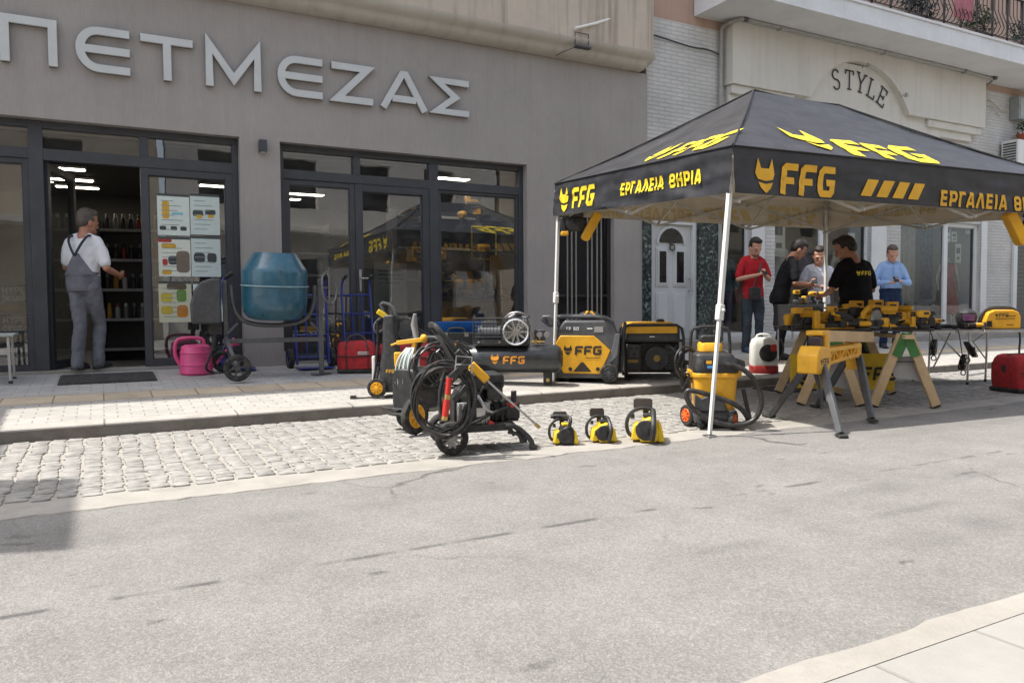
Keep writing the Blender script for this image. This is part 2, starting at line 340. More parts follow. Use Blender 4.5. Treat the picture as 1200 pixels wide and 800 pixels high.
    if tiles:
        tw, th, mort, off, dk = tiles
        br = N('ShaderNodeTexBrick'); L(tc.outputs['Object'], br.inputs[0]); br.inputs['Scale'].default_value = 1
        br.inputs['Brick Width'].default_value = tw; br.inputs['Row Height'].default_value = th; br.inputs['Mortar Size'].default_value = mort; br.offset = off
        br.inputs['Mortar Smooth'].default_value = .3; br.inputs['Color1'].default_value = (.86, .86, .86, 1); br.inputs['Color2'].default_value = (1, 1, 1, 1); br.inputs['Mortar'].default_value = (dk, dk, dk*.98, 1)
        x = N('ShaderNodeMix'); x.data_type = 'RGBA'; x.blend_type = 'MULTIPLY'; x.inputs[0].default_value = 1; L(out, x.inputs[6]); L(br.outputs[0], x.inputs[7]); out = x.outputs[2]; h = br.outputs['Fac']
    L(out, p.inputs['Base Color']); p.inputs['Roughness'].default_value = rough
    n2 = N('ShaderNodeTexNoise'); n2.inputs['Scale'].default_value = bscale; n2.inputs['Detail'].default_value = 4; L(tc.outputs['Object'], n2.inputs[0])
    b = N('ShaderNodeBump'); b.inputs['Strength'].default_value = bump; b.inputs['Distance'].default_value = .006; L(n2.outputs[0], b.inputs['Height'])
    if h is not None:
        b2 = N('ShaderNodeBump'); b2.inputs['Strength'].default_value = .8; b2.inputs['Distance'].default_value = .004; b2.invert = True; L(h, b2.inputs['Height']); L(b.outputs[0], b2.inputs['Normal']); b = b2
    L(b.outputs[0], p.inputs['Normal']); return m
ASPH = ground_mat('worn asphalt', (.175, .17, .162), (.255, .248, .237), 2.2, .88, .8, 140, stain=[(1.2, .6, .35, (.3, 1, 1)), (6, .70, .85, (1, 1.6, 1)), (2.6, .69, .5, (.5, 1.2, 1))], fleck=.4, cracks=.9,
                  streak=[(2.92, .026, .75, 3.6), (1.98, .17, .36, .35), (3.7, .12, .18, .6), (2.3, .05, .25, 1.5)])
CONC = ground_mat('old pale concrete', (.25, .237, .215), (.36, .342, .312), 3, .85, .5, 90, stain=[(3, .6, .4, (.6, 1, 1)), (9, .68, .5, (1, 1, 1))])
PAV = ground_mat('small pale pavers', (.35, .335, .31), (.45, .43, .40), 5, .8, .3, 90, stain=[(2.5, .6, .3, (1, 1, 1))], tiles=(.2, .1, .006, .5, .6))
TILE = ground_mat('grey paving slabs', (.36, .355, .345), (.48, .475, .46), 4, .75, .25, 90, stain=[(2, .58, .35, (1, 1, 1))], tiles=(.22, .11, .006, .5, .62))
BEIGE = ground_mat('beige guiding slabs', (.42, .35, .26), (.56, .47, .35), 4, .75, .3, 90, stain=[(3, .58, .4, (1, 1, 1))], tiles=(.41, .42, .008, 0, .45))
KERB = ground_mat('kerb stone', (.36, .34, .31), (.47, .445, .405), 6, .85, .6, 60, stain=[(4, .6, .4, (1, 1, 1))], tiles=(1.0, 4, .008, 0, .4))
BIGT = ground_mat('white paving tiles', (.285, .278, .262), (.345, .335, .315), 5, .75, .25, 90, stain=[(5, .68, .6, (1, 1, 1))], tiles=(.42, .42, .008, 0, .75))
EARTH = ground_mat('bare earth', (.2, .19, .17), (.3, .28, .25), .3)
def sheet(name, m, xs, prof, kind='structure', jag=0, sx=.07):
    """strip along X; prof = list of (y, z)"""
    mb = MB(); n = max(1, int((xs[1]-xs[0])/sx)) if jag else 24; R = []
    for i in range(n+1):
        x = xs[0]+(xs[1]-xs[0])*i/n
        R.append([(x, y+(jag*(noise.noise((x*3, 7, 0))+.6*noise.noise((x*11, 1, 3))) if jag and j in (0, 1) else 0), z) for j, (y, z) in enumerate(prof)])
    K = len(prof)
    mb.add([p for r in R for p in r], [(i*K+k, (i+1)*K+k, (i+1)*K+k+1, i*K+k+1) for i in range(n) for k in range(K-1)])
    o = mb.build(name, m, smooth=False); return struct(o, kind)
g = MB(); g.quad((-600, -600, -.06), (600, -600, -.06), (600, 600, -.06), (-600, 600, -.06)); struct(g.build('ground', EARTH))
sheet('road', ASPH, (-30, 60), [(1.3, 0), (2.5, .012), (4.5, -.004)])
sheet('edge_strip', CONC, (-30, 60), [(4.33, -.004), (4.335, .004), (4.61, .007)], jag=.04)
SAND = ground_mat('pale jointing sand', (.27, .255, .228), (.37, .35, .315), 6, .95, .6, 120, stain=[(5, .62, .4, (1, 1, 1))])
sheet('lane_bed', SAND, (-30, 60), [(4.605, .001), (YK-.002, .0)])
sheet('far_kerb', KERB, (-30, 60), [(YK, .088), (YK+.002, .100), (YK+.014, .109), (YK+.17, zp(YK+.17)), (YK+.17, 0)])
KFACE = ground_mat('dirty shaded kerb face', (.13, .118, .105), (.235, .215, .192), 5, .9, .7, 60, stain=[(4, .55, .4, (.6, 1, 1))])  # shade of the face mixed into its dirty stone colour
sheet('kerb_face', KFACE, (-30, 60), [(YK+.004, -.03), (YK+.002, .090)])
sheet('paver_band', PAV, (-30, 60), [(YK+.17, zp(YK+.17)-.002), (7.95, zp(7.95)-.001)])
sheet('guiding_strip', BEIGE, (-30, 60), [(7.95, zp(7.95)), (8.42, zp(8.42))])
sheet('shop_pavement', TILE, (-30, 60), [(8.42, zp(8.42)-.001), (10.6, zp(10.6))])
sheet('near_kerb', CONC, (-10, 20), [(1.325, -.03), (1.32, .094), (1.305, .10), (1.215, .102)], jag=.022)
sheet('near_pavement', BIGT, (-10, 20), [(1.215, .100), (-3.2, .12)])
# setts of the parking lane: each one bedded a little differently
STONE = mat('grey granite setts', (.29, .282, .268), .85, var=.3, scale=9, bump=.6, bscale=55, dust=.45)
def setts(x0, x1, dx, y0, y1, dy, rng):
    mb = MB(); x = x0
    while x < x1:
        wx = dx*(.92+.16*rng.random()); y = y0+rng.random()*.06
        lean = .05*noise.noise((x*.5, 0, 0))
        while y < y1-.04:
            wy = dy*(.8+.45*rng.random())
            if y+wy > y1: wy = y1-y
            a, b = wx*.88, wy*.965; cx = x+wx/2+.015*(rng.random()-.5)+lean*(y-y0)+.03*noise.noise((x, y*2, 5)); cy = y+wy/2; h = .007+.004*rng.random()
            base = []; mid = []; top = []
            for sx, sy in ((-1, -1), (0, -1), (1, -1), (1, 0), (1, 1), (0, 1), (-1, 1), (-1, 0)):
                j = 1+.22*(rng.random()-.5); px, py = sx*a/2*j, sy*b/2*j
                if sx and sy: px *= .93; py *= .9
                base.append((cx+px, cy+py, -.01)); mid.append((cx+px*.975, cy+py*.975, h*.85)); top.append((cx+px*.84, cy+py*.82, h+.003*rng.random()))
            mb.ring([base, mid, top], caps=False); o = len(mb.v)-8
            mb.v.append(V((cx, cy, h+.005*rng.random()))); mb.f += [(o+k, o+(k+1) % 8, o+8) for k in range(8)]; mb.m += [0]*8
            y += wy
        x += wx
    return mb
struct(setts(-1.6, 9.5, .114, 4.62, YK-.03, .08, random.Random(3)).build('sett_paving', STONE, ang=60))
struct(setts(9.5, 24, .25, 4.62, YK-.03, .19, random.Random(4)).build('sett_paving', STONE, ang=60))
# drain grate in the lane by the kerb
t = thing('drain_grate', 'square iron drain grate let into the setts beside the kerb', 'drain grate', (7.0, 6.3, .022))
mb = MB(); mb.box(-.25, .25, -.25, -.21, -.02, .006); mb.box(-.25, .25, .21, .25, -.02, .006); mb.box(-.25, -.21, -.21, .21, -.02, .006); mb.box(.21, .25, -.21, .21, -.02, .006)
IRON = mat('cast iron', (.05, .048, .045), .7, .3, var=.3, dust=.3)
mb.build('frame', IRON, t)
mb = MB()
for i in range(9): mb.box(-.205, .205, -.2+i*.045, -.178+i*.045, -.015, .003)
mb.build('bars', IRON, t)

# ---------------------------------------------------------------- walls with openings
def wall_grid(mb, x0, x1, z0, z1, y, holes, th):
    """a wall in the XZ plane facing -Y with real reveals"""
    xs = sorted({x0, x1, *[h[0] for h in holes], *[h[1] for h in holes]}); zs = sorted({z0, z1, *[h[2] for h in holes], *[h[3] for h in holes]})
    xs = [x for x in xs if x0 <= x <= x1]; zs = [z for z in zs if z0 <= z <= z1]
    def solid(i, j):
        if not (0 <= i < len(xs)-1 and 0 <= j < len(zs)-1): return False
        cx, cz = (xs[i]+xs[i+1])/2, (zs[j]+zs[j+1])/2
        return not any(h[0] < cx < h[1] and h[2] < cz < h[3] for h in holes)
    for i in range(len(xs)-1):
        for j in range(len(zs)-1):
            if not solid(i, j): continue
            a, b, c, d = xs[i], xs[i+1], zs[j], zs[j+1]
            mb.quad((a, y, c), (b, y, c), (b, y, d), (a, y, d)); mb.quad((a, y+th, c), (a, y+th, d), (b, y+th, d), (b, y+th, c))
            if not solid(i-1, j): mb.quad((a, y, c), (a, y, d), (a, y+th, d), (a, y+th, c))
            if not solid(i+1, j): mb.quad((b, y, c), (b, y+th, c), (b, y+th, d), (b, y, d))
            if not solid(i, j-1): mb.quad((a, y, c), (a, y+th, c), (b, y+th, c), (b, y, c))
            if not solid(i, j+1): mb.quad((a, y, d), (b, y, d), (b, y+th, d), (a, y+th, d))
    return mb
def render_mat(name, col, rib=0, var=.1, grime=.0, rough=.9):
    m = mat(name, col, rough, var=var, scale=1.3); t = m.node_tree; p = t.nodes['Principled BSDF']; N = t.nodes.new; L = t.links.new
    tc = N('ShaderNodeTexCoord'); q = N('ShaderNodeMapping'); q.inputs['Scale'].default_value = (150, 60, 7) if rib else (70, 70, 70); L(tc.outputs['Object'], q.inputs[0])
    n = N('ShaderNodeTexNoise'); n.inputs['Scale'].default_value = 1; n.inputs['Detail'].default_value = 4; L(q.outputs[0], n.inputs[0])
    b = N('ShaderNodeBump'); b.inputs['Strength'].default_value = .5 if rib else .35; b.inputs['Distance'].default_value = .006; L(n.outputs[0], b.inputs['Height']); L(b.outputs[0], p.inputs['Normal'])
    src = p.inputs['Base Color'].links[0].from_socket
    q2 = N('ShaderNodeMapping'); q2.inputs['Scale'].default_value = (9, 4, .5); L(tc.outputs['Object'], q2.inputs[0])
    n2 = N('ShaderNodeTexNoise'); n2.inputs['Scale'].default_value = 1; n2.inputs['Detail'].default_value = 6; L(q2.outputs[0], n2.inputs[0])
    r = N('ShaderNodeMapRange'); r.inputs[1].default_value = .5; r.inputs[2].default_value = .75; r.inputs[4].default_value = .12+grime; L(n2.outputs[0], r.inputs[0])
    x = N('ShaderNodeMix'); x.data_type = 'RGBA'; x.blend_type = 'MULTIPLY'; L(r.outputs[0], x.inputs[0]); L(src, x.inputs[6]); x.inputs[7].default_value = (.4, .36, .32, 1)
    if rib:
        n3 = N('ShaderNodeMapRange'); n3.inputs[1].default_value = .35; n3.inputs[2].default_value = .65; n3.inputs[3].default_value = .93; n3.inputs[4].default_value = 1.03; L(n.outputs[0], n3.inputs[0])
        y = N('ShaderNodeMix'); y.data_type = 'RGBA'; y.blend_type = 'MULTIPLY'; y.inputs[0].default_value = 1; L(x.outputs[2], y.inputs[6]); L(n3.outputs[0], y.inputs[7]); L(y.outputs[2], p.inputs['Base Color'])
    else: L(x.outputs[2], p.inputs['Base Color'])
    return m
GREYW = render_mat('grey combed render', (.35, .326, .312), rib=1, var=.06)
CREAM = render_mat('stained cream render', (.50, .435, .36), var=.1, grime=.5)
CORN = render_mat('grey cream moulding', (.48, .45, .40), var=.08, grime=.15)
WHITEW = render_mat('off white render', (.60, .585, .54), var=.05, grime=.05)
SALMON = render_mat('salmon render', (.42, .29, .23), var=.08, grime=.1)
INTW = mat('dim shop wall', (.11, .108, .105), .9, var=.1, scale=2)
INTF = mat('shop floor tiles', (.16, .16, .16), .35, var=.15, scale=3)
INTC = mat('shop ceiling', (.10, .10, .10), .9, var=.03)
GLASS = glassmat('shop glass', (.74, .78, .78), 2.3, .05)
GLASS2 = glassmat('boutique glass', (.88, .93, .93), 1.55, .03)
def px(mb, *a): mb.box(*a)
bld = thing('shop_building', 'grey rendered hardware shop with two dark framed shopfronts under a cream balcony', 'building', (0, 0, 0))
mb = MB(); wall_grid(mb, -14, 7.93, 0, 4.76, YW, [(-3.2, 1.57, -1, 3.13), (2.06, 5.67, -1, 3.12), (6.2, 7.27, -1, 2.5)], .2)
mb.box(1.56, 2.075, YW-.012, YW+.02, .1, .45)                                   # plinth of the pillar
mb.build('facade', GREYW, bld, smooth=False)
mb = MB(); mb.box(7.73, 7.93, YW+.2, 16, 0, 4.75); mb.box(-14, 7.92, 15.8, 16, 0, 4.75)
mb.build('side_wall', GREYW, bld, smooth=False)
# moulded cornice and rounded balcony front, swept along the facade and round its end
def sweep(prof, x0, xe, yw):
    mb = MB(); path = [(x0, 0, -1)]+[(xe, 0, -1)]+[(xe, sin(rad(a)), -cos(rad(a))) for a in (15, 30, 45, 60, 75, 90)]
    R = [[(X+d*nx, yw+d*ny, z) for d, z in prof] for X, nx, ny in path]; R.append([(xe+d, yw+.6, z) for d, z in prof])
    K = len(prof); mb.add([p for r in R for p in r], [(i*K+k, (i+1)*K+k, (i+1)*K+k+1, i*K+k+1) for i in range(len(R)-1) for k in range(K-1)]); return mb
sweep([(-.05, 4.765), (.1, 4.765), (.17, 4.785), (.225, 4.83), (.24, 4.865), (.26, 4.875), (.315, 4.90), (.36, 4.945), (.37, 4.985), (.335, 4.995)], -14, 7.63, YW).build('cornice', CORN, bld, ang=50)
sweep([(.335, 4.995), (.335, 6.15), (.36, 6.16), (.36, 6.24), (.0, 6.24)], -14, 7.63, YW).build('balcony_front', CREAM, bld, ang=30)
mb = MB(); mb.box(-14, 7.9, 9.95, 16, 6.2, 10.7); mb.box(-14, 8.0, 9.55, 9.95, 10.3, 10.75); mb.build('upper_storey', CREAM, bld, smooth=False)
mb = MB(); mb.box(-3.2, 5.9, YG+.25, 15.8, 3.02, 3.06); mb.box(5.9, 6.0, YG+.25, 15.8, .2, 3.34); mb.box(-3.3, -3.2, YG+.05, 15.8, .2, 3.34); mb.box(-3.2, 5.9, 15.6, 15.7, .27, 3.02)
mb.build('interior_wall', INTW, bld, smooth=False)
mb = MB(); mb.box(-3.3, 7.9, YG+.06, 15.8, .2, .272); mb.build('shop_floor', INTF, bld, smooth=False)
mb = MB(); mb.box(-3.2, 1.57, YG-.07, YG+.08, .2, zp(YG)+.035); mb.box(2.06, 5.67, YG-.07, YG+.08, .2, zp(YG)+.03); mb.build('threshold', CONC, bld, bevel=.006)
def window(parent, name, x0, x1, z0, z1, y, fr, mtl=FRM, gl=GLASS, dep=.07, glass=True, proud=0):
    """a framed pane: outer frame, inner bead, pane of its own"""
    mb = MB(); y0, y1 = y-dep/2-proud, y+dep/2
    mb.box(x0, x0+fr, y0, y1, z0, z1); mb.box(x1-fr, x1, y0, y1, z0, z1); mb.box(x0+fr, x1-fr, y0+.001, y1-.001, z1-fr, z1); mb.box(x0+fr, x1-fr, y0+.001, y1-.001, z0, z0+fr)
    b = .014
    mb.box(x0+fr, x0+fr+b, y-.02, y+.02, z0+fr, z1-fr); mb.box(x1-fr-b, x1-fr, y-.02, y+.02, z0+fr, z1-fr); mb.box(x0+fr+b, x1-fr-b, y-.019, y+.019, z1-fr-b, z1-fr); mb.box(x0+fr+b, x1-fr-b, y-.019, y+.019, z0+fr, z0+fr+b)
    f = mb.build(name, mtl, parent, bevel=.003)
    if glass:
        g = MB(); g.quad((x0+fr, y, z0+fr), (x1-fr, y, z0+fr), (x1-fr, y, z1-fr), (x0+fr, y, z1-fr)); g.build('pane', gl, f, smooth=False)
    return f
zt = zp(YG)+.035
# left shopfront: fixed pane | open doorway | glazed leaf with posters ; transoms above
mb = MB()
mb.box(-.67, -.53, YG-.06, YG+.06, zt, 3.125); mb.box(-3.2, -.67, YG-.055, YG+.055, 2.70, 2.82); mb.box(-.53, 1.57, YG-.055, YG+.055, 2.69, 2.82); mb.box(-3.2, 1.57, YG-.05, YG+.05, 3.05, 3.128)
mb.box(.45, .55, YG-.058, YG+.058, 2.82, 3.05); mb.box(1.50, 1.568, YG-.058, YG+.058, zt, 3.05)
left = mb.build('shopfront_frame', FRM, bld, bevel=.004)
for a, b in ((-3.2, -.67), (-.53, .45), (.55, 1.50)):
    g = MB(); g.quad((a, YG, 2.82), (b, YG, 2.82), (b, YG, 3.05), (a, YG, 3.05)); g.build('transom_pane', GLASS, left, smooth=False)
window(bld, 'shop_window', -2.0, -.67, zt, 2.70, YG, .06); window(bld, 'shop_window', -3.2, -2.0, zt, 2.70, YG, .06)
window(bld, 'door', .455, 1.50, zt, 2.69, YG, .085, proud=.01)
d = window(bld, 'open_door', 0, .92, zt, 2.685, 0, .085); d.location = (-.525, YG+.03, 0); d.rotation_euler = (0, 0, rad(74))
h = MB(); h.tube([(.86, -.05, 1.2), (.86, -.09, 1.22), (.86, -.09, 1.42), (.86, -.05, 1.44)], .012); h.build('handle', STEEL, d)
# right shopfront
mb = MB()
mb.box(2.06, 2.125, YG-.06, YG+.06, zt, 3.12); mb.box(5.60, 5.67, YG-.06, YG+.06, zt, 3.12); mb.box(2.125, 5.60, YG-.05, YG+.05, 3.04, 3.118); mb.box(2.125, 5.60, YG-.055, YG+.055, 2.68, 2.80)
mb.box(3.05, 3.145, YG-.058, YG+.058, 2.80, 3.04); mb.box(4.15, 4.285, YG-.058, YG+.058, zt, 3.04)
right = mb.build('shopfront_frame', FRM, bld, bevel=.004)
for a, b in ((2.125, 3.05), (3.145, 4.15), (4.285, 5.60)):
    g = MB(); g.quad((a, YG, 2.80), (b, YG, 2.80), (b, YG, 3.04), (a, YG, 3.04)); g.build('transom_pane', GLASS, right, smooth=False)
window(bld, 'shop_window', 2.125, 3.07, zt, 2.68, YG, .07); window(bld, 'shop_window', 4.285, 5.60, zt, 2.68, YG, .04)
d = window(bld, 'door', 3.072, 4.148, zt, 2.68, YG, .1, proud=.012)
h = MB(); h.box(3.105, 3.135, YG-.075, YG-.045, 1.22, 1.52); h.tube([(3.12, YG-.07, 1.40), (3.12, YG-.12, 1.40), (3.25, YG-.125, 1.40)], .011); h.build('handle', STEEL, d, bevel=.004)
# barred doorway
mb = MB(); mb.box(6.2, 6.26, YW+.1, YW+.16, .2, 2.5); mb.box(7.21, 7.27, YW+.1, YW+.16, .2, 2.5); mb.box(6.26, 7.21, YW+.1, YW+.16, 2.44, 2.5); mb.box(6.26, 7.21, YW+.101, YW+.159, 1.15, 1.19)
bd = mb.build('barred_door', mat('dark door paint', (.03, .03, .033), .5), bld, bevel=.003)
mb = MB(); mb.box(6.26, 7.21, YW+.20, YW+.23, .2, 2.44); mb.build('door_panel', mat('dark door board', (.012, .012, .014), .7), bd, smooth=False)
GBAR = mat('pale grey bar paint', (.26, .25, .225), .5, var=.1)
mb = MB()
for x in (6.42, 6.50, 6.58, 6.80, 6.88, 6.98, 7.06): mb.box(x, x+.018, YW+.07, YW+.088, .2, 2.46)
mb.build('grille', GBAR, bd)
# sign letters
sg = thing('shop_sign', 'row of wide pale grey metal letters standing on the grey facade', 'shop sign')
LETM = mat('pale grey sign metal', (.55, .57, .57), .45, .15, var=.05, scale=3); LETS = mat('dark sign returns', (.05, .05, .055), .5)
big = {'Π': [[(.085, 0), (.085, .915), (.915, .915), (.915, 0)]],
 'Ε': [[(1, .915), (.42, .915)]+arc(.42, .5, .335, .415, 90, 270, 12)+[(.42, .085), (1, .085)], [(.1, .5), (1, .5)]],
 'Τ': [[(0, .915), (1, .915)], [(.5, .84), (.5, 0)]], 'Μ': [[(.08, 0), (.08, 1.0), (.5, .22), (.92, 1.0), (.92, 0)]],
 'Ζ': [[(.02, .915), (.86, .915), (.14, .085), (.98, .085)]], 'Α': [[(.04, 0), (.46, .93), (.54, .93), (.96, 0)], [(.24, .27), (.76, .27)]],
 'Σ': [[(.97, .915), (.14, .915), (.62, .5), (.14, .085), (.97, .085)]]}
zb = 3.695; SH = .505
for ch, a, b in (('Π', -.884, -.345), ('Ε', -.175, .374), ('Τ', .488, 1.051), ('Μ', 1.181, 1.848), ('Ε', 2.033, 2.604), ('Ζ', 2.714, 3.289), ('Α', 3.394, 4.045), ('Σ', 4.12, 4.709)):
    mb = MB(); wd = b-a
    for k, pl in enumerate(big[ch]):
        e = .0006*k
        stroke(mb, [(a+u*wd, zb+v*SH) for u, v in pl], .088, lambda u, v, n, e=e: (u, YW-.032-n-e, v), .038)
    l = mb.build('letter', LETM, sg, bevel=.003, ang=30)
    bk = MB()
    for pl in big[ch]: stroke(bk, [(a+u*wd, zb+v*SH) for u, v in pl], .084, lambda u, v, n: (u, YW-.004-n, v), .028)
    bk.build('backing', LETS, l, smooth=False)
# small things on the facade
t = thing('wall_lamp', 'small dark cube lamp on the grey pillar between the shopfronts', 'lamp', (1.84, YW, 3.03))
mb = MB(); mb.box(-.045, .045, -.10, -.004, -.075, .075); mb.build('housing', FRM, t, bevel=.005)
mb = MB(); mb.box(-.03, .03, -.085, -.02, -.079, -.0755); mb.build('lens', WHT, t)
t = thing('floodlight', 'small dark floodlight with wire bracket hung under the cream cornice', 'floodlight', (6.42, 9.66, 4.86))
mb = MB(); mb.box(-.13, .13, -.07, .03, -.03, .0); mb.build('housing', DGR, t, bevel=.006)
mb = MB(); mb.tube([(-.12, 0, 0), (-.12, 0, .2), (.12, 0, .2), (.12, 0, 0)], .008); mb.tube([(-.12, .02, -.02), (-.26, .1, -.08), (-.3, .25, -.1)], .006); mb.build('bracket', DGR, t)
t = thing('awning_arm', 'thin white metal arm sticking out from the cream balcony front', 'metal arm', (6.7, 9.68, 5.28))
mb = MB(); mb.tube([(-.42, -.05, -.18), (0, 0, -.02), (.4, .04, .16)], .022); mb.build('rod', WPOLE, t); mb = MB(); mb.lathe((.38, .08, .15), (0, -1, 0), [(.05, 0), (.05, .03), (.02, .05)]); mb.build('bracket', STEEL, t)
# ---------------------------------------------------------------- the white building on the right
def brickmat(name, c, w_, h_, mort):
    m = bpy.data.materials.new(name); t, p = nodes_of(m); N = t.nodes.new; L = t.links.new
    tc = N('ShaderNodeTexCoord'); q = N('ShaderNodeMapping'); q.inputs['Rotation'].default_value = (rad(-90), 0, 0); L(tc.outputs['Object'], q.inputs[0])
    br = N('ShaderNodeTexBrick'); L(q.outputs[0], br.inputs[0]); br.inputs['Scale'].default_value = 1; br.inputs['Brick Width'].default_value = w_; br.inputs['Row Height'].default_value = h_; br.inputs['Mortar Size'].default_value = mort
    br.inputs['Mortar Smooth'].default_value = .4; c = V(c)
    br.inputs['Color1'].default_value = (*c, 1); br.inputs['Color2'].default_value = (*(c*.93), 1); br.inputs['Mortar'].default_value = (*(c*.80), 1)
    n = N('ShaderNodeTexNoise'); n.inputs['Scale'].default_value = 1.5; n.inputs['Detail'].default_value = 7; L(tc.outputs['Object'], n.inputs[0])
    r = N('ShaderNodeMapRange'); r.inputs[1].default_value = .35; r.inputs[2].default_value = .7; r.inputs[3].default_value = .82; r.inputs[4].default_value = 1.05; L(n.outputs[0], r.inputs[0])
    x = N('ShaderNodeMix'); x.data_type = 'RGBA'; x.blend_type = 'MULTIPLY'; x.inputs[0].default_value = 1; L(br.outputs[0], x.inputs[6]); L(r.outputs[0], x.inputs[7]); L(x.outputs[2], p.inputs['Base Color'])
    b = N('ShaderNodeBump'); b.invert = True; b.inputs['Strength'].default_value = .9; b.inputs['Distance'].default_value = .008; L(br.outputs['Fac'], b.inputs['Height']); L(b.outputs[0], p.inputs['Normal']); p.inputs['Roughness'].default_value = .75
    return m
WBRICK = brickmat('white painted brick', (.60, .60, .59), .26, .067, .011)
m = bpy.data.materials.new('dark green terrazzo'); t_, p_ = nodes_of(m); N = t_.nodes.new; L = t_.links.new
tc = N('ShaderNodeTexCoord'); v1 = N('ShaderNodeTexVoronoi'); v1.inputs['Scale'].default_value = 26; L(tc.outputs['Object'], v1.inputs[0]); nn = N('ShaderNodeTexNoise'); nn.inputs['Scale'].default_value = 22; nn.inputs['Detail'].default_value = 8; L(tc.outputs['Object'], nn.inputs[0])
mx = N('ShaderNodeMath'); mx.operation = 'MULTIPLY'; L(v1.outputs['Color'], mx.inputs[0]); L(nn.outputs[0], mx.inputs[1]); cr = N('ShaderNodeValToRGB'); L(mx.outputs[0], cr.inputs[0])
for i, (ps, c) in enumerate(((.12, (.012, .02, .022)), (.28, (.03, .05, .055)), (.42, (.10, .14, .14)), (.55, (.28, .34, .33)))):
    e = cr.color_ramp.elements[i] if i < 2 else cr.color_ramp.elements.new(ps); e.position = ps; e.color = (*c, 1)
L(cr.outputs[0], p_.inputs['Base Color']); p_.inputs['Roughness'].default_value = .22; TERR = m
WALU = mat('white aluminium frame', (.62, .64, .65), .4, var=.05, scale=3)
WDOOR = mat('white door panel', (.56, .585, .59), .4, var=.05, scale=3)
YB = 10.06
wb = thing('boutique_building', 'white brick fashion shop with an arched sign panel and a white balcony slab', 'building')
HB = [(8.0, 9.0, -1, 2.42), (9.6, 10.3, .45, 2.75), (10.9, 13.56, .45, 2.75), (14.5, 17.27, .35, 2.75), (18.65, 24, -1, 3)]
mb = MB(); wall_grid(mb, 7.94, 24, 0, 5.72, YB, HB, .22); mb.build('facade', WBRICK, wb, smooth=False)
mb = MB(); mb.box(7.94, 24, YB+.01, 16.5, 5.722, 10.5); mb.build('upper_storey', SALMON, wb, smooth=False)
mb = MB(); mb.box(9.2, 24, 13.6, 13.7, .2, 5.4); mb.box(9.2, 24, YB+.22, 13.6, 3.0, 3.1); mb.box(9.2, 24, YB+.22, 13.6, .25, .35); mb.box(9.2, 9.3, YB+.22, 13.6, .35, 3)
mb.build('interior_wall', mat('boutique wall', (.34, .33, .32), .9, var=.08), wb, smooth=False)
mb = MB(); mb.box(7.83, 8.0, YW-.03, YB-.003, .2, 3.2); mb.box(9.03, 9.6, YB-.05, YB-.003, .2, 3.2); mb.build('stone_cladding', TERR, wb, smooth=False)
mb = MB(); mb.box(9.6, 18.6, YB-.06, YB-.004, .2, .45); mb.build('plinth', mat('white marble base', (.55, .55, .54), .5, var=.1, scale=3), wb, bevel=.006)
mb = MB(); mb.box(9.3, 19.0, YB-.5, YB-.07, .2, .37); mb.box(7.95, 9.3, YB-.35, YB-.06, .2, .42); mb.build('entrance_step', CONC, wb, bevel=.01)
# panelled door with fan light
dr = MB(); dr.box(8.0, 8.07, YB-.02, YB+.1, .42, 2.42); dr.box(8.93, 9.0, YB-.02, YB+.1, .42, 2.42); dr.box(8.07, 8.93, YB-.019, YB+.099, 2.36, 2.42)
dr.box(8.07, 8.93, YB+.04, YB+.09, .42, 2.36)
for a, b, c, d in ((8.17, 8.44, .58, 1.22), (8.54, 8.82, .58, 1.22), (8.17, 8.44, 1.32, 1.98), (8.54, 8.82, 1.32, 1.98)):
    dr.box(a, b, YB+.024, YB+.0405, c, d); dr.box(a+.03, b-.03, YB+.014, YB+.0245, c+.03, d-.03)
dr.ring([[(8.495+r_*cos(rad(a)), y_, 2.03+r_*sin(rad(a))) for r_, y_ in ((.27, YB+.038), (.27, YB+.015), (.32, YB+.015), (.32, YB+.038))] for a in range(0, 181, 15)])
d = dr.build('front_door', WDOOR, wb, bevel=.005)
DKG = mat('dark door glass', (.015, .017, .02), .08)
gl = MB(); gl.box(8.235, 8.375, YB+.008, YB+.013, 1.39, 1.91); gl.box(8.605, 8.755, YB+.008, YB+.013, 1.39, 1.91); K = [(8.495+.25*cos(rad(a)), 2.06+.24*sin(rad(a))) for a in range(0, 181, 15)]
gl.prism([(x, z) for x, z in K], (0, YB+.03, 0), (1, 0, 0), (0, 0, 1), .008); gl.build('door_glass', DKG, d, smooth=False)
kn = MB(); kn.torus((8.495, YB+.0, 1.98), (0, 1, 0), .05, .012); kn.lathe((8.495, YB+.035, 2.04), (0, -1, 0), [(.03, 0), (.03, .03), (.01, .04)]); kn.build('knocker', IRON, d)
hd = MB(); hd.tube([(8.86, YB+.02, 1.25), (8.86, YB-.04, 1.25), (8.86, YB-.04, 1.45), (8.86, YB+.02, 1.45)], .012); hd.build('handle', STEEL, d)
window(wb, 'shop_window', 9.6, 10.3, .45, 2.75, YB+.1, .05, WALU, GLASS2); window(wb, 'shop_window', 10.9, 12.22, .45, 2.75, YB+.1, .05, WALU, GLASS2); window(wb, 'shop_window', 12.22, 13.56, .45, 2.75, YB+.1, .05, WALU, GLASS2)
window(wb, 'shop_window', 14.5, 16.12, .35, 2.75, YB+.1, .055, WALU, GLASS2); window(wb, 'door', 16.12, 17.27, .35, 2.75, YB+.1, .075, WALU, GLASS2)
for a, b, c, d_ in ((13.56, 14.02, .45, .03), (10.3, 10.62, .45, .03), (17.28, 17.5, .35, .03), (18.5, 18.65, .2, .06)): mb = MB(); mb.box(a, b, YB-d_, YB-.003, c, 3.0); mb.build('pilaster', WALU, wb, bevel=.006)
mb = MB(); mb.box(18.66, 24, YB+.05, YB+.1, .2, 3.0)
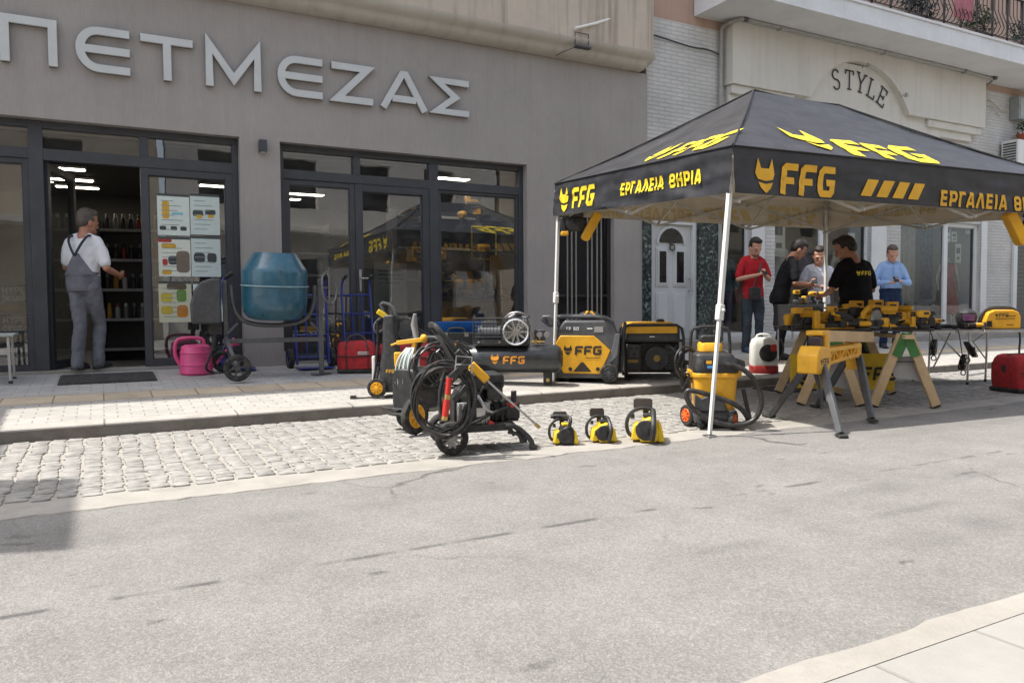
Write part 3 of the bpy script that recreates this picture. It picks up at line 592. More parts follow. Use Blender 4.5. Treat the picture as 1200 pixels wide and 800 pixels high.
for i in range(28): mb.box(18.66, 24, YB+.03, YB+.0495, .25+i*.098, .31+i*.098)
mb.build('roller_shutter', mat('dark roller shutter', (.10, .095, .09), .5, var=.15), wb, smooth=False)
# sign panel with the arch cut through it
fas = []; X0, X1, Z0, Z1 = 9.62, 17.0, 4.80, 5.86; cx, cz, R_ = 12.98, 4.02, 1.62
out = [(X0, Z1), (X0, Z0), (11.2, Z0)]
a0 = math.asin((Z0-cz)/R_); out += [(cx-R_*cos(a0+(pi-2*a0)*i/26), cz+R_*sin(a0+(pi-2*a0)*i/26)) for i in range(27)] + [(15.2, Z0), (X1, Z0), (X1, Z1)]
mb = MB(); lower = out[1:-1]; K = len(lower); yf, yb = YB-.22, YB-.003
bot = [(x, z) for x, z in lower]; top = [(x, Z1) for x, z in lower]
mb.add([(x, yf, z) for x, z in bot]+[(x, yf, z) for x, z in top]+[(x, yb, z) for x, z in bot]+[(x, yb, z) for x, z in top],
       [f for i in range(K-1) for f in ((i, i+1, K+i+1, K+i), (2*K+i, 3*K+i, 3*K+i+1, 2*K+i+1), (i, 2*K+i, 2*K+i+1, i+1), (K+i, K+i+1, 3*K+i+1, 3*K+i))]+[(0, K, 3*K, 2*K), (K-1, 3*K-1, 4*K-1, 2*K-1)])
mb.build('sign_panel', WHITEW, wb, ang=30)
for a, b, i0, i1 in ((9.66, 11.2, 0, 2), (15.1, 16.95, 3, 2)):
    mb = MB()
    for k, (dz, in_) in enumerate(((0, .0), (.15, .12))): mb.box(a+in_*i0, b-in_*i1, YB-.17+in_*.6, YB-.003, Z0-.02-.13-dz, Z0-.002-dz+.004*k)
    mb.build('stepped_moulding', WHITEW, wb, bevel=.01)
mb = MB(); mb.box(11.0, 15.6, YB-.10, YB-.004, 3.3, 5.6); mb.build('arch_panel', WHITEW, wb, smooth=False)
# balcony slab
mb = MB(); mb.box(8.95, 30, 8.95, YB-.002, 5.87, 6.19); mb.box(8.92, 30, 8.92, YB-.003, 6.192, 6.235)
for x in range(10, 30, 1): mb.box(x+.3, x+.308, 8.947, 8.9495, 5.87, 6.19)
slab = mb.build('balcony_slab', mat('white slab paint', (.62, .63, .64), .8, var=.07, scale=2, bump=.2), wb, bevel=.008)
RAIL = mat('wrought iron', (.03, .028, .03), .6, .4)
rl = MB(); rl.bar((8.98, 9.0, 7.15), (30, 9.0, 7.15), .04, .02); rl.bar((8.98, 9.0, 6.32), (30, 9.0, 6.32), .03, .015); rl.bar((8.98, 9.0, 7.15), (8.98, 10.0, 7.15), .04, .02)
x = 9.02
while x < 20:
    rl.tube([(x, 9.0, 7.15), (x, 9.0, 6.8), (x, 8.93, 6.6), (x, 8.88, 6.45), (x, 8.93, 6.35), (x, 9.0, 6.32)], .009, 5)
    if int(x*7.7) % 4 == 0: rl.bar((x+.06, 9, 6.2), (x+.06, 9, 7.15), .03, .03); rl.torus((x+.06, 8.93, 6.55), (1, 0, 0), .05, .007, 12, 5)
    x += .13
rl.build('railing', RAIL, slab, smooth=False)
mb = MB(); mb.box(12, 13.1, YB-.05, YB-.001, 6.24, 8.2); mb.build('balcony_door', mat('maroon balcony door', (.16, .05, .05), .6), wb, bevel=.01)
# STYLE, painted letters bent round the arch
mb = MB(); word = [('S', 12.40), ('T', 12.73), ('Y', 13.03), ('L', 13.33), ('E', 13.61)]
SER = {'S': [arc(.32, .74, .24, .24, 20, 270, 9)+arc(.32, .26, .24, .24, 90, -160, 9)], 'T': [[(.02, .95), (.68, .95)], [(.35, .95), (.35, 0)], [(.2, .03), (.5, .03)], [(.04, .95), (.04, .76)], [(.66, .95), (.66, .76)]],
 'Y': [[(.06, .97), (.35, .48)], [(.66, .97), (.35, .48)], [(.35, .5), (.35, 0)], [(.2, .03), (.5, .03)], [(-.06, .97), (.2, .97)], [(.54, .97), (.78, .97)]], 'L': [[(.15, .97), (.15, 0)], [(0, .97), (.3, .97)], [(0, .03), (.62, .03), (.62, .26)]],
 'E': [[(.15, .97), (.15, 0)], [(0, .97), (.6, .97), (.6, .76)], [(.15, .5), (.46, .5)], [(.46, .62), (.46, .38)], [(0, .03), (.64, .03), (.64, .26)]]}
for ch, X in word:
    th = (12.72-X)/1.15*.62; c0, s0 = cos(th), sin(th); zc = 5.10-.27*(X-12.78)**2
    for k, pl in enumerate(SER[ch]):
        stroke(mb, [((u-.35)*.36, (v-.0)*.38) for u, v in pl], .027, lambda u, v, n, k=k: (X+(u*c0-v*s0), YB-.112-.0007*k-n, zc+(u*s0+v*c0)), .006)
st = mb.build('shop_sign', INK); tag(st, 'thin black serif letters spelling STYLE bent along the white arch', 'shop sign')
for X, z, lb in ((12.95, 5.52, 'small metal spotlight fixed at the top of the white arch'), (14.1, 5.10, 'small metal spotlight fixed on the right shoulder of the white arch')):
    t = thing('spotlight', lb, 'spotlight', (X, YB-.24, z), 0, 'spotlights on the arch')
    mb = MB(); mb.tube([(0, .02, 0), (0, -.05, .03), (.02, -.10, .02)], .012); mb.build('arm', STEEL, t); mb = MB(); mb.lathe((.02, -.10, .03), (.1, -.2, -1), [(.02, -.03), (.035, .0), (.04, .04)]); mb.build('lamp_head', STEEL, t)
# pipes, cables, boxes
GP = mat('grey pvc pipe', (.30, .30, .28), .5, var=.12, dust=.15)
t = thing('drainpipe', 'grey pipe rising beside the white sign panel then running along its top', 'pipe')
mb = MB(); mb.tube([(9.5, YB-.06, .4), (9.5, YB-.06, 5.7), (9.52, YB-.09, 5.78), (9.62, YB-.33, 5.83), (9.75, YB-.36, 5.84)], .035, 10, smooth=1); mb.tube([(9.7, YB-.36, 5.845), (17.05, YB-.36, 5.845), (17.2, YB-.2, 5.80), (17.2, YB-.02, 5.7)], .03, 10, smooth=1); mb.build('pipe', GP, t)
for X in (10.6, 13.4, 16.0): mb = MB(); mb.box(X, X+.02, YB-.40, YB-.28, 5.80, 5.868); mb.build('clip', STEEL, t)
for X in (9.72, 17.02): mb = MB(); mb.cyl((X, YB-.36, 5.845), (X+.09, YB-.36, 5.845), .042); mb.build('coupling', DGR, t)
mb = MB(); mb.tube([(7.96, YB-.03, 5.42), (8.4, YB-.04, 5.38), (8.9, YB-.04, 5.33), (9.2, YB-.04, 5.36), (9.47, YB-.05, 5.30)], .014, 6, smooth=2); tag(mb.build('cable', CABLE), 'dark cable sagging across the top of the white brick beside the cream balcony', 'cable')
mb = MB(); mb.tube([(17.25, YB-.03, 5.55), (17.5, YB-.06, 5.48), (17.9, YB-.05, 5.3), (18.2, YB-.05, 5.35)], .016, 6, smooth=2); mb.tube([(17.1, YB-.04, 5.35), (17.5, YB-.08, 5.42), (17.85, YB-.04, 5.18)], .014, 6, smooth=2); tag(mb.build('cable', mat('pale cable', (.5, .48, .42), .6)), 'bunch of pale cables looping from the pipe end to the grey meter box', 'cable')
t = thing('air_conditioner', 'white outdoor air conditioner unit on brackets, slatted side, right of the tent roof', 'air conditioner', (18.35, YB, 4.0))
mb = MB(); mb.box(-.45, .45, -.42, -.06, 0, .62); mb.build('casing', WHT, t, bevel=.012)
mb = MB()
for i in range(9): mb.box(-.458, -.4505, -.38, -.10, .06+i*.058, .095+i*.058)
mb.build('side_vent', DGR, t)
mb = MB(); mb.torus((.08, -.425, .31), (0, 1, 0), .24, .012); 
for i in range(12): mb.box(-.2, .36, -.432, -.426, .06+i*.045, .067+i*.045)
mb.build('fan_grille', STEEL, t)
mb = MB(); mb.box(-.4, -.36, -.42, -.01, -.04, -.003); mb.box(.36, .4, -.42, -.01, -.04, -.003); mb.build('bracket', STEEL, t)
t = thing('meter_box', 'grey metal meter box high on the white brick wall', 'meter box', (18.5, YB, 5.15))
mb = MB(); mb.box(-.22, .4, -.22, -.004, 0, .5); mb.build('housing', mat('grey metal box', (.32, .34, .34), .5, .2), t, bevel=.01)
mb = MB(); mb.box(-.18, .36, -.232, -.2205, .04, .46); mb.build('door', mat('grey metal lid', (.36, .38, .38), .5, .2), t, bevel=.006)
t = thing('flower_pot', 'small terracotta pot with a green plant beside the meter box', 'plant pot', (18.55, YB-.14, 4.64))
mb = MB(); mb.lathe((0, 0, 0), (0, 0, 1), [(.07, 0), (.1, .16), (.11, .16), (.11, .2), (.09, .2)]); mb.build('pot', mat('terracotta', (.4, .1, .06), .8), t)
LEAF = mat('leaf green', (.035, .09, .025), .6, var=.4, scale=20)
def foliage(n, rx, ry, rz, lf, seed):
    rg = random.Random(seed); mb = MB()
    for _ in range(n):
        d = V((rg.gauss(0, 1), rg.gauss(0, 1), rg.gauss(0, 1))).normalized(); r_ = rg.random()**.4; c = V((d.x*rx, d.y*ry, d.z*rz))*r_
        a = V((rg.gauss(0, 1), rg.gauss(0, 1), rg.gauss(0, .6))).normalized(); b = frame(a)[0].cross(a)*.45; k = lf*(.6+.8*rg.random())
        mb.add([c-a*k/2, c+b*k/2+V((0, 0, k*.1)), c+a*k/2, c-b*k/2+V((0, 0, k*.1))], [(0, 1, 2, 3)])
    return mb
o = foliage(130, .13, .11, .15, .07, 1).build('leaves', LEAF, t, smooth=False); o.location = (0, 0, .34)
sh = MB(); sh.box(-.3, .4, -.28, -.01, -.03, -.002); sh.build('shelf', STEEL, t)
# planters and clutter on the balcony
for i, (X, lb, c) in enumerate(((11.0, 'bushy dark potted plant behind the balcony railing near its left end', (.025, .05, .03)), (13.7, 'bluish potted plant behind the middle of the balcony railing', (.03, .06, .07)), (15.6, 'low leafy potted plant behind the balcony railing left of the corner', (.03, .07, .02)), (17.4, 'trailing potted plant at the right of the balcony railing', (.03, .06, .05)))):
    t = thing('potted_plant', lb, 'plant', (X, 9.25, 6.236), 0, 'plants on the balcony')
    mb = MB(); mb.box(-.4, .4, -.1, .1, 0, .2); mb.build('planter', mat('planter brown', (.12, .06, .04), .8), t, bevel=.015)
    o = foliage(420, .6, .18, .32, .10, 20+i).build('leaves', mat('balcony leaf %s' % ['dark', 'bluish', 'fresh', 'grey'][i], c, .6, var=.4, scale=15), t, smooth=False); o.location = (0, 0, .42)
t = thing('laundry_towel', 'faded pink towel hung over the balcony railing', 'towel', (14.65, 8.96, 0))
mb = MB(); mb.ring([[(x, -.02-.02*sin(x*22)-off, z) for x in [-.3+.05*i for i in range(13)]] for off, z in ((0, 6.42), (.015, 6.8), (.02, 7.16), (-.04, 7.19), (-.06, 7.1))], caps=False); mb.build('cloth', mat('faded pink cloth', (.36, .13, .15), .9, var=.2), t)
mb = MB(); mb.ell((11.85, 9.3, 6.40), .16, .13, .16); tag(mb.build('bucket', BLUEW), 'blue plastic bucket standing behind the balcony railing', 'bucket')
# ---------------------------------------------------------------- houses across the street, behind the photographer (seen in the panes)
PLAST = [render_mat('opposite beige render', (.50, .43, .33), var=.08), render_mat('opposite white render', (.56, .54, .5), var=.08)]
for (a, b, h, m_, lb) in ((-16, 1.5, 7.5, 0, 'beige two storey house across the street mirrored in the panes'), (1.7, 12, 9, 1, 'white three storey house across the street mirrored in the panes'), (12.2, 30, 7, 0, 'long beige house farther along the opposite side of the street')):
    t = thing('terraced_house', lb, 'house'); holes = []
    x = a+.8
    while x+1.2 < b: holes += [(x, x+1.1, .3, 2.5)]+[(x, x+1.1, z, z+1.5) for z in (4.0, 6.6) if z+1.9 < h]; x += 2.3
    mb = MB(); wall_grid(mb, -b, -a, 0, h, 0, [(-q, -p, c, d) for p, q, c, d in holes], .25); o = mb.build('facade', PLAST[m_], t, smooth=False); o.rotation_euler = (0, 0, pi); o.location = (0, -3.0, 0)
    mb = MB(); mb.box(a, b, -3.55, -3.5, 0, h-.1)
    mb.build('windows', DKG, t, smooth=False)
    mb = MB(); mb.box(a-.1, b+.1, -3.24, -2.6, h, h+.2); mb.box(a+1, b-1, -3.0, -2.2, 3.2, 3.35); mb.build('ledge', WHITEW, t, smooth=False)
# ---------------------------------------------------------------- the pop-up tent
FL, BL, BR, FR = V((4.25, 4.34, 2.21)), V((4.58, 7.45, 2.39)), V((8.72, 7.15, 2.39)), V((8.36, 4.0, 2.2))
P1 = (FL+BL)/2+V((1.52, -.12, 0)); P1.z = 3.19; P2 = (FR+BR)/2-V((1.42, -.12, 0)); P2.z = 3.16
FAB = mat('black tent cloth', (.032, .034, .041), .40, var=.25, scale=3, dust=.06, bump=.30, bscale=7)
LIN = mat('beige tent lining', (.64, .57, .46), .8, var=.08, scale=3)
TAN = mat('tan show-through lettering', (.58, .46, .22), .85, var=.06)
tent = thing('market_tent', 'black pop-up tent with yellow lettering on white legs beside the road', 'tent')
def npt(p): return V((noise.noise(p*2.3), noise.noise(p*2.3+V((9, 1, 4))), noise.noise(p*1.9+V((3, 7, 2)))))
def panel_fn(a, b, c, d, sag):      # a,b along the eave, d above a, c above b ; u,v in 0..1
    n = (b-a).cross(d-a).normalized()
    if n.z < 0: n = -n
    def f(u, v, off=0):
        p = (a*(1-u)+b*u)*(1-v)+(d*(1-u)+c*u)*v
        k = sag*4*v*(1-v)*(.6+.4*(1-abs(2*u-1))); d_ = u*7+v*5; wr = .016*noise.noise(V((u*8, v*3, a.x)))*(1-v)*min(1, 6*v)+.008*noise.noise(V((u*24, v*2.2, 4)))*max(0, 1-2.5*v)*min(1, 12*v)+.010*(1-abs(noise.noise(V((d_*1.2, (u-v)*1.3, b.y)))))**6*min(1, 8*v)*(1-v)-.007*sum(math.exp(-((u-c_)/.012)**2) for c_ in (.25, .5, .75))*min(1, 6*v)*(1-v)-.006*math.exp(-((v-.45)/.02)**2)
        return p+n*(off-k+wr)
    return f, n
def grid(mb, f, nu, nv, off=0, flip=False):
    mb.add([f(i/nu, j/nv, off) for j in range(nv+1) for i in range(nu+1)], [(j*(nu+1)+i, j*(nu+1)+i+1, (j+1)*(nu+1)+i+1, (j+1)*(nu+1)+i) for j in range(nv) for i in range(nu)])
roof = MB(); lin = MB(); fns = {}
for nm, q, sg_ in (('front', (FL, FR, P2, P1), .05), ('left', (BL, FL, P1, P1), .05), ('back', (BR, BL, P1, P2), .05), ('right', (FR, BR, P2, P2), .05)):
    f, n = panel_fn(*q, sg_); fns[nm] = (f, n, q); grid(roof, f, 72, 30); grid(lin, f, 72, 30, -.014)
canopy = roof.build('canopy', FAB, tent, ang=25); lin.build('lining', LIN, canopy, ang=60)
def val_fn(a, b):
    wk = 1.25 if abs((b-a).y) > abs((b-a).x) else .7
    e = (b-a); L_ = e.length; n = e.cross(V((0, 0, 1))).normalized()
    def f(u, v, off=0):          # v 0 at the eave, 1 at the hem; scissor ends push the hem about a little
        p = a+e*u-V((0, 0, .36*v)); edge = .012*sin(u*pi)*v
        fold = wk*(.012*noise.noise(V((u*8+a.x, v*2.5, 0)))+.010*noise.noise(V((u*5+v*2.2, v*5-u*7, a.y)))+.012*(1-abs(noise.noise(V((u*3-v*1.1, v*2+u*5, a.x)))))**7)*min(1, v*3)
        return p+n*(off+fold+.02*v-edge)
    return f, n, L_
vals = {}
vb = MB(); vl = MB()
for nm, a, b in (('front', FL, FR), ('left', BL, FL), ('back', BR, BL), ('right', FR, BR)):
    f, n, L_ = val_fn(a, b); vals[nm] = (f, n, L_); grid(vb, f, 84, 14); grid(vl, f, 84, 14, -.014)
val = vb.build('valance', FAB, tent, ang=50); vl.build('lining', LIN, val, ang=60)
sm = MB()
for a, b in ((FL, P1), (BL, P1), (FR, P2), (BR, P2), (P1, P2)):
    pts = [a+(b-a)*t+V((0, 0, .006-.02*sin(pi*t))) for t in [i/8 for i in range(9)]]; sm.tube(pts, .010, 6)
for nm, (f, n, L_) in vals.items(): sm.tube([f(i/20, 0, .006) for i in range(21)], .007, 5)
sm.build('seam', mat('black seam tape', (.02, .02, .022), .6), canopy)
def val_text(nm, out=True, m=None):
    f, n, L_ = vals[nm]; off = .008 if out else -.021
    F_ = lambda u, v, c: f(u/L_, -v/.36, off+(c if out else -c)); mb = MB()
    if nm in ('front', 'back'):
        emblem(mb, .235, F_, .20, -.325, .82); write(mb, 'FFG', .245, F_, .44, -.345, .22, .16, .14, sub=26, sx=.98)
        for i in range(4): x = 1.30+i*.185; mb.add([F_(x+a, b, 0) for a, b in ((0, -.31), (.125, -.31), (.215, -.17), (.09, -.17))], [(0, 1, 2, 3)])
        write(mb, 'ΕΡΓΑΛΕΙΑ ΘΗΡΙΑ', .135, F_, 2.26, -.345+.0, .22, .05, .2, sub=12, sx=1.02)
    else:
        emblem(mb, .235, F_, .17, -.31, .85); write(mb, 'FFG', .215, F_, .45, -.305, .22, .18, .14, sub=26, sx=.98)
        write(mb, 'ΕΡΓΑΛΕΙΑ ΘΗΡΙΑ', .115, F_, 1.48, -.25, .22, .05, .19, sub=12, sx=1.02)
    return mb
for nm in vals:
    o = val_text(nm).build('lettering', YLET if nm == 'left' else AMBL, val, smooth=False)
    if nm in ('back', 'right'): val_text(nm, False).build('lettering', TAN, val, smooth=False)
for nm, fx, fy, em, h, fo in (('front', 1.32, .05, (.95, .2), .50, .04), ('left', 1.96, .08, (1.64, .12), .36, 0), ('back', 1.3, .06, (.95, .2), .44, 0), ('right', 1.2, .08, (.9, .13), .36, 0)):
    f, n, q = fns[nm]; e = (q[1]-q[0]).normalized(); ap = q[3]; hv = (ap-q[0]); hv = hv-e*hv.dot(e); H_ = hv.length; hv.normalize(); L_ = (q[1]-q[0]).length
    lx = (q[3]-q[0]).dot(e); rx = (q[2]-q[0]).dot(e)
    def F_(u, v, c):
        k = v/H_; a = k*lx; b = L_+(rx-L_)*k; return f((u-a)/max(b-a, .05), k, .009+c)
    mb = MB(); emblem(mb, h*1.0, F_, em[0], em[1], .72); write(mb, 'FFG', h, F_, fx, fy, .22, .25, .1, sub=14, sx=.92)
    mb.build('lettering', YLET, canopy, smooth=False)
ST2 = mat('galvanised truss', (.52, .50, .46), .45, .3, var=.1)
def leg(base, top, lbl):
    b, t_ = V(base), V(top); m_ = b+(t_-b)*.44; mb = MB(); mb.bar(m_-(t_-b)*.03, t_, .034, .034, (1, 0, 0)); mb.bar(b+V((0, 0, .01)), m_, .026, .026, (1, 0, 0))
    l = mb.build('leg', WPOLE, tent, bevel=.003)
    mb = MB(); mb.bar(m_-(t_-b)*.035, m_+(t_-b)*.02, .05, .05, (1, 0, 0)); mb.cyl(m_+V((0, -.03, 0)), m_+V((0, -.05, 0)), .012); mb.build('collar', WHT, l, bevel=.006)
    mb = MB(); mb.box(b.x-.04, b.x+.04, b.y-.04, b.y+.04, b.z, b.z+.008); mb.build('foot', STEEL, l, bevel=.002)
leg((4.05, 4.36, .008), FL+V((.03, .03, -.03)), 0); leg((4.52, 7.40, zp(7.4)), BL+V((.04, -.02, -.03)), 0); leg((8.66, 7.10, zp(7.1)), BR+V((-.04, -.03, -.03)), 0); leg((8.45, 3.95, .008), FR+V((-.03, .03, -.03)), 0)
tr = MB(); dn = V((0, 0, -.09)); lo = V((0, 0, -.42))
for a, b, k in ((FL, BL, 2), (BL, BR, 3), (FR, BR, 2), (FL, FR, 3)):
    ins = ((FL+BR)/2-(a+b)/2).normalized()*.06; ins.z = 0
    for i in range(k):
        p, q = a+(b-a)*(i/k)+ins, a+(b-a)*((i+1)/k)+ins
        tr.bar(p+dn, q+lo, .012, .024); tr.bar(p+lo+ins*.2, q+dn+ins*.2, .012, .024)
mid1, mid2 = (FL+BL)/2, (FR+BR)/2
for a, b in ((FL, P1), (BL, P1), (FR, P2), (BR, P2)): tr.bar(a+dn, b+V((0, 0, -.06)), .014, .026)
tr.bar(P1+V((0, 0, -.06)), P2+V((0, 0, -.06)), .014, .026); tr.bar(P1+V((0, 0, -.06)), P1+V((0, 0, -.8)), .03, .03); tr.bar(P2+V((0, 0, -.06)), P2+V((0, 0, -.8)), .03, .03)
for p, a in ((P1, (FL+(FR-FL)/3)), (P1, BL+(BR-BL)/3), (P2, FL+(FR-FL)*2/3), (P2, BL+(BR-BL)*2/3), (P1, mid1), (P2, mid2)): tr.bar(a+V((0, 0, -.12)), p+V((0, 0, -.75)), .012, .024); tr.bar(a+V((0, 0, -.42)), p+V((0, 0, -.12)), .012, .024)
tr.build('truss', ST2, tent, smooth=False)
# work lamps hung at two corners
t = thing('work_lamp', 'black and amber work lamp hanging under the left back corner of the tent', 'work lamp', BL+V((.12, -.25, -.47)), rad(-25), 'lamps hung at the tent corners')
mb = MB(); mb.ell((-.02, 0, .0), .13, .07, .09); mb.bar((-.16, 0, .07), (-.14, 0, -.09), .09, .05); mb.bar((-.14, 0, .05), (.08, 0, .1), .08, .05); mb.build('body', BLK, t, bevel=.01)
mb = MB(); T_ = MB(M4.Translation((.17, 0, -.03)) @ M4.Rotation(rad(28), 4, 'Y')); T_.prism(rp(.10, .34, .035), (0, .05, 0), (1, 0, 0), (0, 0, 1), .11); T_.build('bumper', YEL, t, bevel=.012)
mb = MB(); mb.box(-.17, -.09, -.05, .05, -.13, -.085); mb.build('foot_pad', YEL, t, bevel=.01)
mb = MB(); mb.tube([(0, 0, .08), (-.02, .02, .2), (-.05, .05, .33)], .008); mb.build('hook', STEEL, t)
dup(t, 'black and amber work lamp at the front right tent corner', FR+V((-.54, .06, -.46)), rad(155))
# ---------------------------------------------------------------- wheels and little helpers
def tyre(mb, c, ax, R, w_, lug=0):
    c = V(c); mb.lathe(c-V(ax).normalized()*w_/2, ax, [(R*.62, w_*.1), (R*.8, 0), (R*.95, w_*.08), (R, w_*.3), (R, w_*.7), (R*.95, w_*.92), (R*.8, w_), (R*.62, w_*.9), (R*.62, w_*.1)], 32, caps=False)
    return mb
def wheel(par, c, ax, R, w_, rim, spokes=6, name='wheel', hubr=.22, disc=False):
    o = tyre(MB(), c, ax, R, w_).build(name, RUB, par)
    mb = MB(); c = V(c); ax = V(ax).normalized(); a, b = frame(ax)
    if disc:
        for s_ in (-1, 1): mb.lathe(c+ax*s_*w_*.42, ax*s_, [(R*.64, 0), (R*.6, .006), (R*.5, -.004), (R*.25, -.002), (R*.2, .012), (.002, .014)], 28, caps=False)
        for k in range(8):
            d = a*cos(k*pi/4)+b*sin(k*pi/4)
            for s_ in (-1, 1): mb.bar(c+d*R*.22+ax*s_*(w_*.42+.001), c+d*R*.58+ax*s_*(w_*.42+.001), .012, .016, ax)
    else:
        mb.torus(c+ax*w_*.25, ax, R*.64, R*.05, 28, 6); mb.torus(c-ax*w_*.25, ax, R*.64, R*.05, 28, 6)
        for k in range(spokes): d = a*cos(k*2*pi/spokes+.3)+b*sin(k*2*pi/spokes+.3); mb.bar(c+d*R*.12, c+d*R*.65, R*.13, w_*.6, ax)
    mb.cyl(c-ax*w_*.55, c+ax*w_*.55, R*hubr, n=16); mb.build('rim', rim, o); return o
X1_, Y1_, Z1_ = V((1, 0, 0)), V((0, 1, 0)), V((0, 0, 1))

# ---------------------------------------------------------------- in front of the shop, left part
t = thing('doormat', 'dark ribbed doormat in front of the open shop door', 'doormat', (.06, 9.5, zp(9.5)+.001)); t.rotation_euler = (math.atan(.048), 0, 0)
mb = MB(); mb.box(-.48, .46, -.39, .36, 0, .012)
for i in range(24): mb.box(-.46, .44, -.375+i*.031, -.355+i*.031, .0121, .018)
mb.build('pile', mat('dusty dark mat', (.045, .043, .045), .95, var=.3, scale=12, bump=.4, dust=.25), t)
t = thing('metal_stool', 'small grey metal stool standing at the left edge by the window', 'stool', (-1.0, 9.62, zp(9.62)))
mb = MB()
LEGM_ = mat('dull aluminium legs', (.48, .48, .48), .45, .8, var=.1)
for x, y in ((.16, -.28), (.15, .25), (-.22, -.28), (-.22, .25)): mb = MB(); mb.bar((x, y, 0 if y < 0 else .012), (x*.93, y*.93, .48), .025, .025); l = mb.build('leg', LEGM_, t, bevel=.002); mb = MB(); mb.box(x-.018, x+.018, y-.018, y+.018, .0 if y < 0 else .012, .03); mb.build('rubber_foot', RUB, l)
mb = MB(); mb.box(-.26, .2, -.3, .27, .482, .51); mb.build('seat', mat('pale green worktop', (.38, .42, .41), .5), t, bevel=.006)
mb = MB(); mb.bar((-.2, -.27, .33), (.16, -.27, .33), .02, .06); mb.build('rail', LEGM_, t)
# pink watering can
t = thing('watering_can', 'pink plastic watering can with a long spout by the glazed door', 'watering can', (.96, 9.55, zp(9.55)))
prof = [(.002, 0), (.17, 0), (.185, .02), (.178, .10), (.186, .11), (.178, .13), (.172, .24), (.18, .25), (.17, .27), (.16, .32), (.12, .345), (.06, .35), (.002, .35)]
mb = MB(); mb.lathe((0, 0, 0), (0, 0, 1), prof, 32); mb.build('body', PINK, t)
mb = MB(); mb.tube([(.13, 0, .08), (.22, .0, .11), (.32, -.01, .24), (.40, -.02, .33)], [.05, .035, .026, .022], 12, smooth=1); mb.build('spout', PINK, t)
mb = MB(); mb.lathe((.40, -.02, .33), (.7, 0, .6), [(.022, 0), (.055, .05), (.06, .065), (.002, .075)]); mb.build('rose', PINK, t)
mb = MB(); mb.tube([(.09, 0, .34), (.08, 0, .42), (-.12, 0, .425), (-.22, 0, .40), (-.23, 0, .22), (-.165, 0, .1)], .021, 10, smooth=2); mb.build('handle', PINK, t)
mb = MB(); mb.box(-.1, -.0, -.05, .05, .351, .358); mb.build('filler', mat('dark filler hole', (.05, .01, .02), .8), t)
# cement mixer
mx_ = thing('cement_mixer', 'teal blue drum cement mixer on a grey two wheeled stand by the pillar', 'cement mixer', (1.75, 9.0, zp(9.0)), rad(-6))
GST = mat('grey mixer steel', (.12, .125, .135), .45, .3, var=.2, dust=.15)
mb = MB(); mb.lathe((.0, -.02, .66), (.02, -.06, 1), [(.002, 0), (.235, .0), (.29, .02), (.335, .075), (.355, .15), (.36, .22), (.36, .37), (.372, .375), (.372, .39), (.36, .395), (.36, .53), (.352, .565), (.335, .59), (.235, .745), (.23, .755), (.22, .755), (.22, .7)], 40, caps=False)
dm = mb.build('drum', BLUEM, mx_, ang=30)
mb = MB(); mb.lathe((.0, -.02, .66), (.02, -.06, 1), [(.373, .376), (.376, .38), (.376, .386), (.373, .39)], 40, caps=False); mb.build('drum_band', mat('pale band edge', (.25, .38, .42), .4), dm)
mb = MB(); yk = [(-.46, 0, 1.05), (-.45, 0, .85), (-.40, 0, .70), (-.28, 0, .61), (0, 0, .585), (.28, 0, .61), (.40, 0, .70), (.45, 0, .85), (.46, 0, 1.05)]
mb.tube(yk, .026, 10, smooth=2); mb.build('yoke', GST, mx_)
mb = MB()
mb.bar((-.52, .05, .36), (-.53, 0, 1.1), .05, .05); mb.bar((.52, 0, .03), (.52, 0, 1.12), .055, .055); mb.bar((-.56, 0, .42), (.56, 0, .42), .045, .05)
mb.bar((-.53, -.05, .46), (-.43, -.38, .15), .035, .035); mb.bar((-.53, .08, .46), (-.46, .45, .15), .035, .035); mb.bar((.52, 0, .5), (.40, 0, .62), .03, .03); mb.bar((-.52, 0, .5), (-.40, 0, .62), .03, .03)
mb.bar((-.43, -.42, .145), (-.46, .48, .145), .025, .025); mb.bar((.42, -.05, .012), (.62, .08, .012), .1, .022)
for p in ((-.53, -.03, 1.06), (-.53, -.03, .42), (.52, -.03, .42), (.52, -.03, 1.06), (-.48, -.03, .40)): mb.cyl(p, (p[0], p[1]-.015, p[2]), .014, n=8)
mb.build('stand', GST, mx_, bevel=.004)
for y in (-.44, .5): wheel(mx_, (-.43 if y < 0 else -.46, y, .145), (0, 1, 0), .145, .055, DGR, 6)
mb = MB(); mb.prism([(-.16, -.26), (.15, -.26), (.15, .24), (.05, .24), (-.06, .2), (-.13, .1), (-.17, -.05)], (-.72, .12, .88), (1, 0, 0), (0, 0, 1), .3)
mb.build('motor_cover', DGR, mx_, bevel=.025, seg=3)
mb = MB(); mb.box(-.7, -.57, -.05, .05, .5, .63); mb.cyl((-.64, 0, .5), (-.66, .02, .32), .03); mb.tube([(-.66, .0, .35), (-.72, .05, .2), (-.75, .1, .1), (-.66, .2, .05)], .014, 6, smooth=2); mb.build('motor_foot', BLK, mx_)
mb = MB(); mb.torus((.62, -.02, 1.02), (.92, -.62, .1), .19, .010, 30); mb.bar((.62, -.02, .83), (.62, -.02, 1.21), .010, .016); mb.bar((.52, -.17, 1.02), (.72, .13, 1.02), .010, .016); mb.build('tilt_wheel', mat('pale steel ring', (.22, .22, .22), .4, .5), mx_)
mb = MB(); mb.tube([(-.1, .0, 1.02), (.02, .06, 1.2), (.1, .06, 1.2)], .01, 5); mb.build('mixing_blade', GST, dm)
